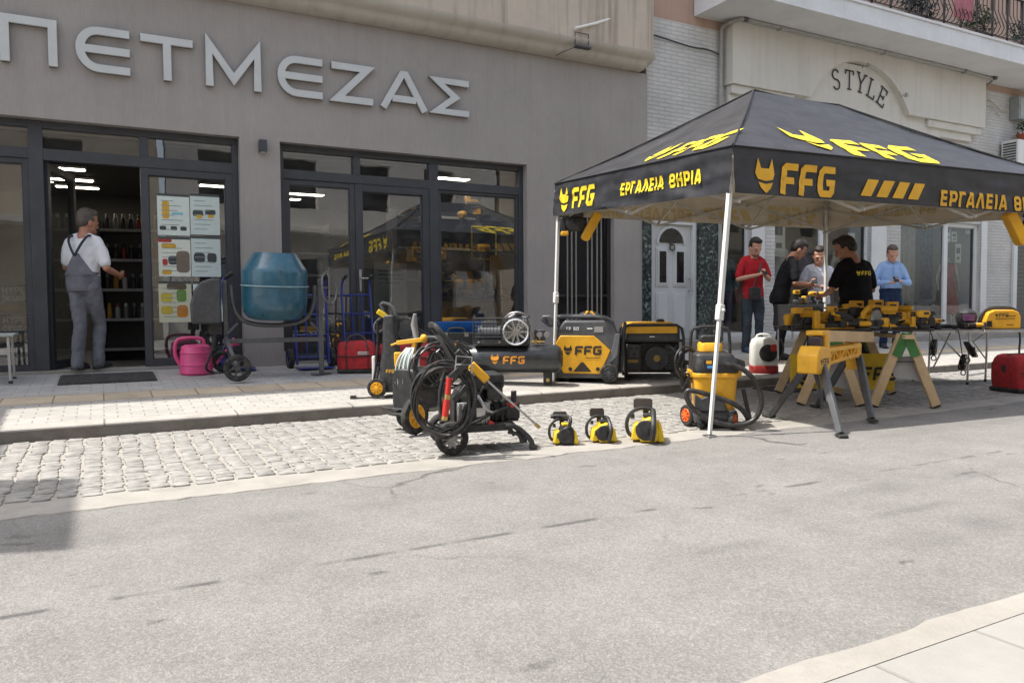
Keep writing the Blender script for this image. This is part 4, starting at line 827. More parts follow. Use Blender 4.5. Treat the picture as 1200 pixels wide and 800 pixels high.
# blue sack trucks
def sack_truck(lb, loc, rot, tilt=8):
    t = thing('sack_truck', lb, 'hand truck', loc, rot, 'blue sack trucks')
    T_ = M4.Rotation(rad(-tilt), 4, 'X'); mb = MB(T_)
    mb.tube([(-.2, 0, .05), (-.2, 0, .95), (-.19, -.03, 1.10), (-.17, -.14, 1.16)], .017, 8, smooth=1); mb.tube([(.2, 0, .05), (.2, 0, .95), (.19, -.03, 1.10), (.17, -.14, 1.16)], .017, 8, smooth=1)
    for z in (.14, .42, .68, .93): mb.tube([(-.2, 0, z), (0, .02, z), (.2, 0, z)], .013, 6)
    mb.tube([(-.07, 0, .14), (-.07, 0, .93)], .011, 6); mb.tube([(.07, 0, .14), (.07, 0, .93)], .011, 6); mb.tube([(-.2, 0, .45), (-.2, .14, .16)], .013, 6); mb.tube([(.2, 0, .45), (.2, .14, .16)], .013, 6)
    mb.build('frame', BLUET, t)
    mb = MB(); mb.box(-.22, .22, -.24, .0, .008, .018); mb.build('toe_plate', BLUET, t, bevel=.003)
    for x in (-.26, .26): wheel(t, (x, .13, .125), (1, 0, 0), .125, .07, BLUET, 6)
    for s_ in (-1, 1): mb = MB(T_); mb.tube([(s_*.185, -.06, 1.125), (s_*.17, -.16, 1.165)], .022, 8); mb.build('grip', RUB, t)
    return t
st1 = sack_truck('blue sack truck leaning at the window behind the mixer crank wheel', (2.34, 9.62, zp(9.62)), rad(0))
st2 = copy_tree(st1); st2.location = (2.98, 9.72, zp(9.72)); st2.rotation_euler = (0, 0, rad(6)); st2['label'] = 'blue sack truck leaning at the glass door behind the red bag'
st3 = copy_tree(st1); st3.location = (1.42, 9.78, zp(9.78)); st3.rotation_euler = (0, 0, rad(82)); st3['label'] = 'blue sack truck turned sideways between pink can and pillar'
# red tool bags
def bag(lb, loc, rot, L_, W_, H_, patch=True):
    t = thing('tool_bag', lb, 'tool bag', loc, rot, 'red tool bags')
    mb = MB(); mb.box(-L_/2, L_/2, -W_/2, W_/2, 0, .05); mb.build('base', BLK, t, bevel=.018, seg=3)
    mb = MB(); n = 18; R = []
    for z, a in ((.05, .97), (H_*.35, 1.02), (H_*.75, 1.0), (H_*.92, .96), (H_*1.0, .90), (H_*1.03, .78)):
        R.append([(x*a*(1+.02*sin(7*x/L_+z*9)), y*(a if z > H_*.6 else 1)*(1-.7*max(0, z/H_-.7))+.012*sin(x*20+z*7), z+.012*sin(x*13)*(z > H_*.6)-.02*(abs(x)/(L_/2))**4*(z > H_*.6)) for x, y in rp(L_, W_, W_*.16, 4)])
    mb.ring(R); body = mb.build('body', RED, t, ang=80)
    mb = MB()
    for x in (-L_*.28, L_*.28): mb.bar((x, -W_/2*1.06, .04), (x, -W_/2*1.0, H_*.82), .03, .008, (1, 0, 0)); mb.bar((x, W_/2*1.06, .04), (x, W_/2*1.0, H_*.82), .03, .008, (1, 0, 0))
    mb.tube([(-L_*.49, -W_/2*1.05, H_*.55), (-L_*.2, -W_/2*1.06, H_*.52), (L_*.2, -W_/2*1.06, H_*.52), (L_*.49, -W_/2*1.05, H_*.55)], .008, 5)
    mb.box(-L_*.44, L_*.44, -.015, .015, H_*1.025, H_*1.045); mb.build('strap', BLK, t)
    mb = MB(); mb.tube([(-L_*.28, -W_*.48, H_*.75), (-L_*.22, -W_*.25, H_*1.12), (0, -W_*.12, H_*1.22), (L_*.22, -W_*.25, H_*1.12), (L_*.28, -W_*.48, H_*.75)], .014, 8, smooth=2); mb.build('handle', BLK, t)
    if patch:
        mb = MB(); mb.box(L_*.02, L_*.3, -W_/2*1.09, -W_/2*1.05, H_*.58, H_*.68); mb.build('name_patch', mat('white woven patch', (.6, .6, .6), .8), t, bevel=.004)
        mb = MB()
        write(mb, 'TOOL', H_*.07, flat((L_*.06, -W_/2*1.092, H_*.593), (1, 0, 0), (0, 0, 1)), 0, 0, .22, .1, .12) if False else mb.box(L_*.04, L_*.28, -W_/2*1.094, -W_/2*1.0905, H_*.62, H_*.64)
        mb.build('patch_stitching', RED, t)
    mb = MB(); mb.box(-L_*.505, -L_*.47, -.02, .03, H_*.55, H_*.72); mb.build('buckle', BLK, t, bevel=.004)
    return t
bag('red cloth tool bag with black base standing behind the upright black washer', (2.72, 9.05, zp(9.05)), rad(-14), .46, .30, .38)
bag('red tool bag mostly hidden behind the upright black washer', (3.28, 9.15, zp(9.15)), rad(-20), .46, .28, .34, False)
bag('third red bag low down behind the hose coils, left of the black compressor', (3.62, 8.55, zp(8.55)), rad(-25), .5, .3, .38, False)
bag('large red tool bag with grey straps on the setts at the right edge', (9.22, 4.78, .012), rad(-14), .74, .40, .41)
# wheelbarrow with dark tool cases
t = thing('wheelbarrow', 'blue plastic tray wheelbarrow behind the black air compressor', 'wheelbarrow', (3.86, 8.5, zp(8.5)), rad(-30)); t.scale = (.62, .7, .88)
mb = MB(); mb.ring([[(x*a+.0, y*a, z) for x, y in rp(1.0, .62, .1)] for z, a in ((.42, .62), (.44, .66), (.70, .98), (.715, 1.03), (.715, .97), (.68, .93), (.46, .62))], caps=False); mb.add([(x*.62, y*.62, .45) for x, y in rp(1.0, .62, .1)], [tuple(range(20))]); mb.build('tray', BLUEW, t)
mb = MB(); mb.tube([(.75, -.05, .2), (.3, -.2, .4), (-.4, -.24, .42), (-.85, -.27, .60)], .016, 8); mb.tube([(.75, .05, .2), (.3, .2, .4), (-.4, .24, .42), (-.85, .27, .60)], .016, 8)
for y in (-.22, .22): mb.tube([(-.1, y, .41), (-.3, y, .01), (-.4, y, .01), (-.42, y, .42)], .014, 6)
mb.build('frame', BLK, t); wheel(t, (.75, 0, .18), (0, 1, 0), .18, .08, BLUEW, 6)
for y in (-.27, .27): mb = MB(); mb.tube([(-.78, y, .57), (-.9, y, .62)], .022, 8); mb.build('grip', RUB, t)
t = thing('tool_case', 'black hard case with yellow lettering standing before the blue wheelbarrow', 'tool case', (3.72, 8.3, zp(8.3)), rad(-28))
mb = MB(); mb.prism(rp(.5, .42, .04), (0, .08, .31), (1, 0, 0), (0, 0, 1), .16); mb.build('shell', BLK, t, bevel=.012)
mb = MB(); write(mb, 'FFG', .06, flat((-.14, -.083, .36), (1, 0, 0), (0, 0, 1)), w_=.22, shear=.15); mb.build('lettering', AMBL, t, smooth=False)
mb = MB(); mb.tube([(-.1, 0, .52), (-.09, 0, .57), (.09, 0, .57), (.1, 0, .52)], .014, 8, smooth=1); mb.build('handle', DGR, t); mb = MB(); mb.box(-.15, -.1, -.09, -.08, .47, .52); mb.box(.1, .15, -.09, -.08, .47, .52); mb.build('latch', STEEL, t)

# ---------------------------------------------------------------- pressure washers
def gun(par, p0, p1, tip, col=YEL):
    """trigger gun and lance"""
    p0, p1, tip = V(p0), V(p1), V(tip); d = (tip-p1).normalized(); mb = MB()
    mb.bar(p0, p1, .036, .05); mb.bar(p0+(p1-p0)*.25, p0+(p1-p0)*.25+V((0, .03, -.12)), .03, .035); g_ = mb.build('spray_gun', BLK, par, bevel=.008)
    mb = MB(); mb.bar(p0+(p1-p0)*.45, p1, .044, .058); mb.build('grip_shell', col, g_, bevel=.008)
    mb = MB(); mb.tube([p1, tip], .0075, 8); mb.build('lance', STEEL, g_); mb = MB(); mb.tube([tip-d*.03, tip+d*.01], .012, 8); mb.build('nozzle', BRASS, g_)
# upright electric washer
t = thing('pressure_washer', 'tall narrow black upright pressure washer with yellow wheel rims on the pavement', 'pressure washer', (2.52, 7.15, zp(7.15)), rad(-30))
mb = MB(); mb.ring([[(x*a+dx, y*b, z) for x, y in rp(.24, .22, .06)] for z, a, b, dx in ((.05, 1, 1.1, 0), (.2, 1.05, 1.15, 0), (.34, .9, 1.0, -.01), (.5, .62, .8, -.02), (.72, .55, .6, -.03), (.8, .48, .5, -.03))]); mb.build('body', BLK, t, bevel=.012, ang=50)
mb = MB(); mb.tube([(-.06, .03, .7), (-.10, .05, .84), (-.14, .05, .93), (-.02, .05, .90), (.03, .04, .80), (.02, .03, .7)], .017, 8, smooth=1); mb.tube([(-.10, -.02, .78), (-.18, -.03, .72), (-.17, -.03, .62), (-.08, -.02, .66)], .012, 8, smooth=2); mb.build('handle', mat('dark grey handle', (.09, .09, .095), .4), t)
mb = MB(); mb.bar((-.14, -.05, .84), (-.05, -.03, .78), .03, .05); mb.build('yellow_clip', YELB, t, bevel=.006)
mb = MB(); mb.box(.03, .10, -.125, -.06, .30, .44); mb.build('side_panel', YEL, t, bevel=.01)
mb = MB(); mb.tube([(-.13, -.06, .3), (-.16, -.08, .1), (-.2, -.06, .05), (-.14, -.05, .45), (-.14, -.05, .75)], .012, 6, smooth=1); mb.torus((.12, .04, .66), (.3, 1, 0), .11, .014, 20, 6); mb.torus((.13, .06, .64), (.3, 1, .1), .12, .013, 20, 6); mb.build('hose', CABLE, t)
mb = MB(); mb.box(-.20, -.17, -.06, -.02, .05, .40); mb.build('lance_holder', WHT, t, bevel=.006)
for x in (-.15, .15): wheel(t, (x*.9, -.14, .095), (0, 1, 0), .095, .05, YEL, disc=True)
mb = MB(); mb.tube([(.0, -.14, .02), (-.25, -.25, .012), (-.34, -.2, .012)], .008, 6, smooth=2); mb.box(-.38, -.33, -.22, -.18, 0, .03); mb.build('power_cable', CABLE, t)
mb = MB(); write(mb, 'FFG', .035, flat((-.05, -.122, .24), (1, 0, 0), (0, 0, 1)), w_=.22); mb.build('lettering', AMBL, t, smooth=False)
# electric washer with pale hose and yellow wheels
t = thing('pressure_washer', 'pressure washer with big yellow wheels, white hose bundle and amber spray gun', 'pressure washer', (2.26, 5.80, .015), rad(-62))
mb = MB(); mb.prism(rp(.26, .34, .07), (0, .12, .33), (1, 0, 0), (0, 0, 1), .30); mb.build('motor_housing', BLK, t, bevel=.015)
mb = MB(); mb.tube([(-.16, .12, .12), (-.17, .12, .62), (-.14, .13, .74), (.14, .13, .74), (.17, .12, .62), (.16, .12, .12)], .014, 8, smooth=1); mb.tube([(-.17, .12, .45), (.17, .12, .45)], .011, 6); mb.build('frame', DGR, t)
wheel(t, (.17, -.25, .145), (1, 0, 0), .145, .055, YEL, disc=True); wheel(t, (-.14, .0, .11), (1, 0, 0), .11, .045, YEL, disc=True); wheel(t, (-.22, .09, .11), (1, 0, 0), .11, .045, YEL, disc=True)
mb = MB(); mb.tube([(.16, -.25, .145), (-.1, -.25, .145)], .012, 8); mb.tube([(-.22, .05, .11), (0, .05, .11)], .012, 8); mb.bar((-.05, -.25, .15), (-.05, .1, .2), .05, .04); mb.build('axle', BLK, t)
PHOSE = mat('pale green hose', (.50, .56, .53), .45, var=.12)
mb = MB()
for k in range(8):
    r_ = random.Random(k); y0 = -.16+.02*(k % 3); x0 = -.08+.014*k
    mb.tube([(x0*.4-.02, -.08, .66), (x0-.02, y0, .56), (x0-.04+.03*r_.random(), y0-.02, .36), (x0*.5-.02, y0+.03*r_.random(), .12+.14*r_.random()), (x0*.6+.02, y0+.02, .32), (x0*.6+.015, y0, .54), (x0*.4, -.06, .66)], .0075, 6, smooth=2)
mb.build('pale_hose', PHOSE, t)
mb = MB()
for k in range(9): mb.torus((.16+.012*k, -.10+.035*k, .50+.02*(k % 2)), (1, -.35+.12*sin(k*1.7), .12*sin(k*2)), .15+.012*(k % 4), .0095, 26, 6)
mb.build('black_hose', CABLE, t)
mb = MB(); mb.bar((-.14, -.10, .70), (.06, -.02, .725), .032, .036); mb.bar((-.0, -.04, .71), (-.03, -.04, .60), .028, .035); mb.ell((.07, -.015, .735), .032, .03, .036); mb.tube([(-.13, -.10, .70), (-.19, -.12, .68)], .009, 6); mb.build('spray_gun', YEL, t, bevel=.006)
mb = MB(); mb.tube([(-.10, .10, .70), (-.14, .11, .84), (-.12, .10, .93)], [.022, .028, .014], 10); mb.build('brush_head', mat('grey brush head', (.24, .24, .24), .5), t)
mb = MB(); mb.box(-.23, .18, -.20, -.08, .16, .185); mb.build('base', BLK, t, bevel=.008)
# petrol washer in front
t = thing('petrol_pressure_washer', 'petrol pressure washer hung with big black hose coils at the roadside', 'pressure washer', (2.30, 4.82, .012), rad(-16))
RIMG = mat('grey alloy rim', (.30, .30, .30), .4, .5)
for y in (-.22, .22): wheel(t, (-.20, y, .112), (0, 1, 0), .112, .08, RIMG, 10)
DN = M4.Translation((0, 0, -.085))
mb = MB(); mb.tube([(-.20, -.22, .112), (-.20, .22, .112)], .012, 8); mb.bar((-.24, -.15, .155), (.22, -.15, .165), .035, .05); mb.bar((-.24, .13, .155), (.22, .13, .165), .035, .05); mb.box(-.24, .22, -.13, .115, .14, .16)
for y in (-.16, .14): mb.tube([(.18, y, .17), (.26, y, .165), (.36, y, .07), (.375, y, .02)], .019, 8, smooth=1); mb.tube([(.2, y, .13), (.27, y, .11), (.31, y, .05)], .015, 8); mb.box(.35, .40, y-.022, y+.022, 0, .028)
for y in (-.16, .14): mb.tube([(-.22, y, .15), (-.24, y, .35), (-.20, y, .52), (-.15, y, .64)], .016, 8, smooth=1)
mb.build('frame', BLK, t, bevel=.003)
mb = MB(); mb.tube([(-.13, -.2, .64), (-.19, -.2, .73), (-.27, -.2, .83), (-.30, -.18, .87), (-.30, .16, .87), (-.27, .17, .83), (-.19, .17, .73), (-.13, .17, .64)], .02, 8, smooth=1); mb.prism([(-.265, .80), (-.215, .80), (-.09, .63), (-.06, .57), (-.13, .56), (-.20, .68)], (0, -.17, 0), (1, 0, 0), (0, 0, 1), -.30); mb.build('handle', BLK, t, bevel=.008)
mb = MB(DN); mb.box(-.15, .08, -.13, .12, .26, .42)
for i in range(7): mb.box(-.145+i*.032, -.13+i*.032, -.145, .13, .27, .41)
mb.build('engine', ALU, t, bevel=.005)
mb = MB(DN); mb.lathe((-.04, 0, .42), (0, 0, 1), [(.12, 0), (.125, .05), (.11, .09), (.05, .11)], 24); mb.cyl((-.04, -.13, .36), (-.04, -.16, .36), .075, n=24); mb.box(-.17, -.13, -.12, .10, .28, .46); mb.build('starter_cover', BLK, t, bevel=.006)
mb = MB(DN); mb.prism(rp(.26, .11, .03), (.05, -.14, .56), (1, 0, 0), (0, 0, 1), -.28); mb.box(.06, .17, -.14, .10, .43, .57); mb.build('fuel_tank', BLK, t, bevel=.012)
mb = MB(DN); mb.lathe((-.03, -.02, .615), (0, 0, 1), [(.03, 0), (.032, .02), (.02, .03)]); mb.build('fuel_cap', YEL, t)
mb = MB(); mb.tube([(-.02, -.15, .40), (.02, -.17, .33), (.05, -.16, .28), (.1, -.15, .26)], .012, 6, smooth=1); mb.box(-.02, .04, -.165, -.13, .24, .30); mb.build('carburettor', STEEL, t)
mb = MB(); mb.box(.10, .30, -.07, .06, .20, .30); mb.cyl((.12, -.01, .25), (.30, -.01, .25), .072, n=14); mb.box(.20, .30, -.09, .0, .21, .32)
for i in range(4): mb.box(.12+i*.045, .14+i*.045, -.085, .05, .19, .325)
mb.cyl((.265, -.05, .32), (.265, -.05, .40), .02); mb.build('pump', BLK, t, bevel=.006)
mb = MB(); mb.cyl((.24, -.092, .30), (.24, -.115, .30), .013); mb.cyl((.08, -.14, .19), (.08, -.165, .19), .02); mb.box(.2, .28, -.094, -.085, .305, .318); mb.build('red_knob', REDP, t)
hz = MB()
for k in range(8):
    r_ = random.Random(40+k); cx, cz = -.265+.022*(r_.random()-.5), .395-.012*(k % 3)+.012*(r_.random()-.5); rx, rz = .175+.045*r_.random(), .205+.045*r_.random(); y0 = -.27-.011*k
    hz.tube([(cx+rx*cos(a)+.01*sin(3*a+k), y0+.02*sin(2*a+k)-.02*cos(a), cz+rz*sin(a)+.008*sin(2*a+k)-.10*max(0, -sin(a))*0) for a in [2*pi*i/30 for i in range(30)]], .0092, 7, closed=True)
hz.tube([(-.2, -.26, .18), (-.05, -.2, .2), (.08, -.16, .26), (.24, -.1, .30)], .01, 7, smooth=2)
hz.tube([(-.17, -.37, .58), (-.12, -.34, .47), (-.04, -.33, .40), (.0, -.34, .47)], .008, 6, smooth=2)
hz.build('hose', CABLE, t)
mb = MB(); mb.tube([(-.235, -.385, .53), (-.245, -.385, .42)], .019, 10); mb.tube([(-.25, -.385, .40), (-.265, -.385, .28)], .022, 10); mb.build('red_hose_end', REDP, t)
mb = MB(); mb.tube([(-.245, -.385, .425), (-.25, -.385, .395)], .023, 10); mb.tube([(-.265, -.385, .285), (-.27, -.385, .26)], .023, 10); mb.build('fitting', BRASS, t)
mb = MB(); mb.bar((-.22, -.40, .54), (-.11, -.40, .64), .03, .045); mb.bar((-.20, -.36, .38), (-.12, -.36, .48), .05, .03); mb.build('hose_hook', BLK, t, bevel=.006)
mb = MB(); mb.tube([(-.20, -.40, .57), (-.19, -.41, .675), (-.09, -.41, .665), (-.09, -.40, .56)], .006, 5); mb.tube([(-.195, -.41, .62), (-.09, -.41, .615)], .006, 5); mb.build('wire_holder', STEEL, t)
gun(t, (-.17, -.28, .70), (.03, -.30, .50), (.36, -.38, .19))
# ---------------------------------------------------------------- compressor and generators
t = thing('air_compressor', 'long black tank air compressor with caged pump on the pavement', 'compressor', (4.02, 7.45, zp(7.45)), rad(-33))
prof = [(.002, -.56), (.08, -.555), (.13, -.53), (.155, -.49), (.155, .49), (.13, .53), (.08, .555), (.002, .56)]
TNK = mat('black tank enamel', (.03, .034, .04), .32, var=.25, scale=4, coat=.4, dust=.1)
mb = MB(); mb.lathe((0, 0, .28), (1, 0, 0), prof, 32); tk = mb.build('tank', TNK, t)
mb = MB(); fm = lambda u, v, n: (u, -(.1555+n)*cos(v/.155), .28+(.1555+n)*sin(v/.155)); emblem(mb, .105, lambda u, v, n: fm(u, v, n+.0045), -.23, -.04, .85); write(mb, 'FFG', .085, lambda u, v, n: fm(u, v, n+.001), -.10, -.045, .24, .08, .14, sx=1.25, sub=3); mb.build('lettering', mat('orange lettering', (.8, .33, .03), .5), tk, smooth=False)
mb = MB(); mb.box(-.42, .18, -.15, .15, .432, .446); mb.box(-.4, -.36, -.1, .1, .10, .16); mb.build('deck', BLK, t, bevel=.004)
mb = MB(); mb.cyl((-.38, 0, .56), (-.12, 0, .56), .095, n=20); mb.box(-.34, -.16, -.06, .06, .64, .70); mb.build('motor', mat('dark motor', (.05, .055, .07), .5), t, bevel=.006)
mb = MB()
for a in (-30, 30):
    T_ = M4.Translation((.07, .02, .56)) @ M4.Rotation(rad(a), 4, 'Y'); q = MB(T_); q.cyl((0, 0, 0), (0, 0, .2), .05, n=14)
    for i in range(6): q.cyl((0, 0, .07+i*.022), (0, 0, .08+i*.022), .072, n=14)
    q.build('cylinder', ALU, t)
mb.tube([(-.1, .0, .72), (-.02, -.05, .79), (.1, -.05, .80), (.2, -.02, .72), (.22, .02, .55), (.28, .05, .45)], .012, 8, smooth=2); mb.tube([(-.04, .04, .74), (.08, .02, .81), (.18, .04, .70)], .016, 8, smooth=1); mb.build('pipe', ALU, t)
fly = MB(); c = V((.05, -.185, .585)); fly.torus(c, (0, 1, 0), .135, .013, 34, 8)
for k in range(10): a = k*pi/5; fly.bar(c+V((cos(a)*.02, 0, sin(a)*.02)), c+V((cos(a)*.125, 0, sin(a)*.128)), .02, .012, (0, 1, 0))
fly.cyl(c-V((0, .02, 0)), c+V((0, .02, 0)), .028, n=16); fly.build('flywheel', CHROME, t)
cg = MB()
for i in range(17): x = -.42+i*.0375; cg.tube([(x, -.165, .45), (x, -.165, .73)], .0028, 4)
for i in range(8): z = .45+i*.04; cg.tube([(-.42, -.165, z), (.18, -.165, z)], .0028, 4)
for x in (-.42, .18): cg.tube([(x, -.165, .45), (x, -.165, .74), (x, -.02, .76)], .007, 5); cg.tube([(x, .1, .45), (x, .1, .74), (x, -.02, .76)], .007, 5)
cg.tube([(-.42, -.165, .735), (.18, -.165, .735)], .007, 5); cg.build('belt_guard', BLK, t)
mb = MB(); mb.box(-.42, .18, -.172, -.166, .45, .50); mb.build('guard_strip', BLK, t)
mb = MB()
for x in (-.36, -.13, .06, .12): mb.cyl((x, -.1725, .475), (x, -.18, .475), .014, n=10)
mb.build('bolt', STEEL, t)
mb = MB(); mb.tube([(.2, -.02, .47), (.36, -.02, .47)], .012, 8); mb.tube([(.30, -.02, .44), (.30, -.02, .52)], .01, 8); mb.tube([(.26, -.06, .45), (.26, -.06, .50)], .014, 8); mb.build('manifold', BRASS, t)
for x in (.30, .38): mb = MB(); mb.cyl((x, -.03, .55), (x, -.055, .55), .032, n=18); mb.build('gauge', STEEL, t)
mb = MB(); mb.box(.24, .36, .02, .1, .45, .6); mb.build('pressure_switch', DGR, t, bevel=.008)
for y in (-.17, .17): wheel(t, (-.38, y, .10), (0, 1, 0), .10, .05, DGR, 5)
mb = MB(); mb.box(.34, .44, -.05, .05, .002, .14); mb.build('foot', BLK, t, bevel=.006); mb = MB(); mb.cyl((.39, -.051, .05), (.39, -.062, .05), .02); mb.build('foot_bolt', BRASS, t)
mb = MB(); mb.tube([(-.45, -.1, .40), (-.60, -.1, .47), (-.62, 0, .48), (-.60, .1, .47), (-.45, .1, .40)], .014, 6); mb.build('handle', BLK, t)
# closed inverter generator
t = thing('inverter_generator', 'large grey cased generator with black letters on a yellow panel', 'generator', (4.98, 7.42, zp(7.42)), rad(-36))
GCS = mat('grey generator casing', (.075, .08, .09), .45, var=.15, scale=5, coat=.2, dust=.12)
body = [(-.40, .07), (-.36, .04), (.24, .04), (.37, .16), (.39, .45), (.33, .66), (.22, .70), (-.24, .70), (-.30, .62), (-.43, .34)]
mb = MB(); mb.prism(body, (0, .26, 0), (1, 0, 0), (0, 0, 1), .52); mb.build('casing', GCS, t, bevel=.03, seg=3)
hexa = [(-.385, .37), (-.28, .53), (.10, .525), (.285, .36), (.17, .095), (-.25, .10)]
pn = MB(); pn.prism(hexa, (0, -.262, 0), (1, 0, 0), (0, 0, 1), .022); pn = pn.build('side_panel', YEL, t, bevel=.008)
mb = MB(); F_ = flat((0, -.2865, 0), (1, 0, 0), (0, 0, 1)); emblem(mb, .10, F_, -.245, .32, .95); write(mb, 'FFG', .10, F_, -.12, .31, .26, .06, .13, sx=1.35); mb.box(.0, .17, -.288, -.2866, .275, .281); mb.add([F_(a, b, 0) for a, b in ((-.14, .12), (-.05, .225), (-.02, .225), (.07, .12))], [(0, 1, 2, 3)]); mb.build('lettering', mat('soft black print', (.03, .025, .02), .6), pn, smooth=False)
mb = MB(); F_ = flat((0, -.2625, 0), (1, 0, 0), (0, 0, 1)); write(mb, '13 50', .035, F_, -.22, .59, .2, .1, .2, sx=1.3); mb.box(.02, .08, -.2632, -.2626, .6, .615); mb.build('small_print', WLET, t, smooth=False)
mb = MB()
for x, z in ((-.17, .15), (.14, .15)): mb.cyl((x, -.2845, z), (x, -.29, z), .022, n=14)
mb.build('panel_screw', BLK, t)
mb = MB(); mb.tube([(-.33, -.2, .63), (-.36, -.2, .74), (-.2, -.2, .745), (.2, -.2, .74), (.32, -.2, .66)], .022, 8, smooth=1); mb.tube([(-.33, .2, .63), (-.36, .2, .74), (-.2, .2, .745), (.2, .2, .74), (.32, .2, .66)], .022, 8, smooth=1); mb.build('carry_rail', GCS, t)
mb = MB(); mb.prism([(-.42, .62), (-.52, .70), (-.50, .76), (-.40, .76), (-.30, .64)], (0, -.16, 0), (1, 0, 0), (0, 0, 1), -.05); mb.build('lifting_arm', GCS, t, bevel=.015); mb = MB(); mb.cyl((-.455, -.16, .715), (-.455, -.215, .715), .014); mb.build('pivot_hole', BLK, t)
mb = MB(); mb.tube([(.40, -.2, .1), (.43, -.2, .5), (.45, -.2, .66), (.45, .2, .66), (.43, .2, .5), (.40, .2, .1)], .018, 8, smooth=1); mb.build('tow_handle', BLK, t)
mb = MB(); mb.prism([(.18, .12), (.36, .30), (.39, .55), (.34, .55), (.30, .38)], (0, -.263, 0), (1, 0, 0), (0, 0, 1), .012); mb.build('corner_guard', mat('mid grey trim', (.14, .15, .165), .45), t, bevel=.004)
for y in (-.28, .26): wheel(t, (.27, y, .105), (0, 1, 0), .105, .06, DGR, disc=True)
mb = MB()
for x in (-.3, -.2): mb.box(x-.06, x+.02, -.2, .2, 0, .05)
mb.build('foot', RUB, t, bevel=.008); mb = MB(); mb.tube([(-.35, -.26, .05), (-.42, -.26, .1), (-.44, -.26, .25), (-.41, -.26, .34)], .012, 6); mb.build('side_tube', BLK, t)
mb = MB()
for i in range(9): mb.box(-.33+i*.022, -.318+i*.022, -.2635, -.2605, .565, .60)
mb.build('vent_slots', BLK, t)
mb = MB(); mb.box(-.24, -.10, -.12, .12, .7005, .706); mb.build('top_panel', BLK, t, bevel=.003)
mb = MB(); mb.box(.10, .20, -.2645, -.2605, .565, .63); mb.build('label_plate', mat('pale label', (.35, .35, .33), .5), t)
t = thing('tool_pouch', 'small black and yellow pouch lying on top of the grey generator', 'pouch', (5.02, 7.42, zp(7.42)+.70), rad(-30))
mb = MB(); mb.ring([[(x*a, y*a, z) for x, y in rp(.26, .2, .05)] for z, a in ((.0, 1), (.05, 1.03), (.08, .8), (.10, .4))]); mb.build('body', BLK, t)
mb = MB(); mb.bar((-.1, -.1, .03), (-.02, -.05, .1), .05, .012); mb.bar((.02, -.05, .1), (.1, -.1, .03), .05, .012); mb.box(-.04, .04, -.108, -.1, .02, .06); mb.build('trim', YEL, t)
# open frame generator
t = thing('frame_generator', 'open frame generator with black engine and amber fuel tank top', 'generator', (5.80, 7.27, zp(7.27)), rad(-33))
mb = MB(); mb.box(-.27, -.15, -.225, -.2115, .26, .41); mb.build('control_panel', DGR, t, bevel=.004)
for q in ((-.24, .37), (-.18, .37), (-.21, .30)): mb = MB(); mb.cyl((q[0], -.2255, q[1]), (q[0], -.236, q[1]), .02, n=14); mb.build('socket', BLK, t)
mb = MB()
for i in range(6): mb.box(.16, .30, -.168, -.161, .13+i*.035, .146+i*.035)
mb.build('vent_slats', DGR, t)
mb = MB()
for y in (-.25, .25): mb.tube([(-.36, y, .1), (-.36, y, .5), (-.34, y, .60), (-.28, y, .64), (.28, y, .64), (.34, y, .60), (.36, y, .5), (.36, y, .1), (.3, y, .06), (-.3, y, .06)], .018, 8, closed=True, smooth=0)
for x in (-.36, .36): mb.tube([(x, -.25, .45), (x, .25, .45)], .016, 8); mb.tube([(x*.8, -.25, .06), (x*.8, .25, .06)], .016, 8)
mb.build('frame', BLK, t)
mb = MB(); mb.ring([[(x*a, y*a, z) for x, y in rp(.66, .46, .06)] for z, a in ((.44, .92), (.47, 1), (.58, 1), (.61, .97))]); mb.build('fuel_tank', DGR, t, bevel=.006)
mb = MB(); mb.ring([[(x*a-.03, y*a, z) for x, y in rp(.60, .44, .06)] for z, a in ((.612, .99), (.66, .95), (.675, .86))]); mb.box(-.31, .29, -.256, -.246, .545, .64); mb.build('tank_cover', YEL, t, bevel=.006)
mb = MB(); mb.lathe((.12, 0, .675), (0, 0, 1), [(.05, 0), (.052, .02), (.03, .035), (.002, .035)]); mb.build('fuel_cap', BLK, t)
mb = MB(); mb.box(-.31, .31, -.10, .2, .08, .435); mb.box(-.30, -.12, -.21, -.1, .09, .42); mb.box(.15, .3, -.16, .18, .1, .4); mb.build('alternator', BLK, t, bevel=.012)
mb = MB(); mb.cyl((.06, -.19, .25), (.06, .18, .25), .14, n=24)
for i in range(7): mb.torus((.06, -.195, .25), (0, 1, 0), .02+i*.018, .004, 24, 5)
mb.tube([(.18, -.12, .42), (.25, -.2, .36), (.3, -.2, .3)], .02, 8); mb.build('engine', DGR, t, bevel=.004)
mb = MB(); mb.cyl((.06, -.2, .25), (.06, -.206, .25), .04, n=16); mb.box(-.28, -.16, -.216, -.211, .20, .235); mb.build('badge', mat('dull gold badge', (.30, .2, .04), .5), t)
mb = MB(); mb.box(-.03, .03, -.246, -.241, .5, .512); mb.build('small_print', WLET, t)
wheel(t, (.36, -.31, .12), (0, 1, 0), .12, .05, DGR, 5); wheel(t, (.36, .31, .12), (0, 1, 0), .12, .05, DGR, 5)
mb = MB(); mb.box(-.32, -.25, -.24, -.17, -.0, .05); mb.box(-.32, -.25, .17, .24, -.0, .05); mb.build('foot', RUB, t)
mb = MB(); mb.tube([(-.37, -.2, .1), (-.44, -.2, .14), (-.46, -.2, .3)], .014, 6); mb.build('side_handle', BLK, t)
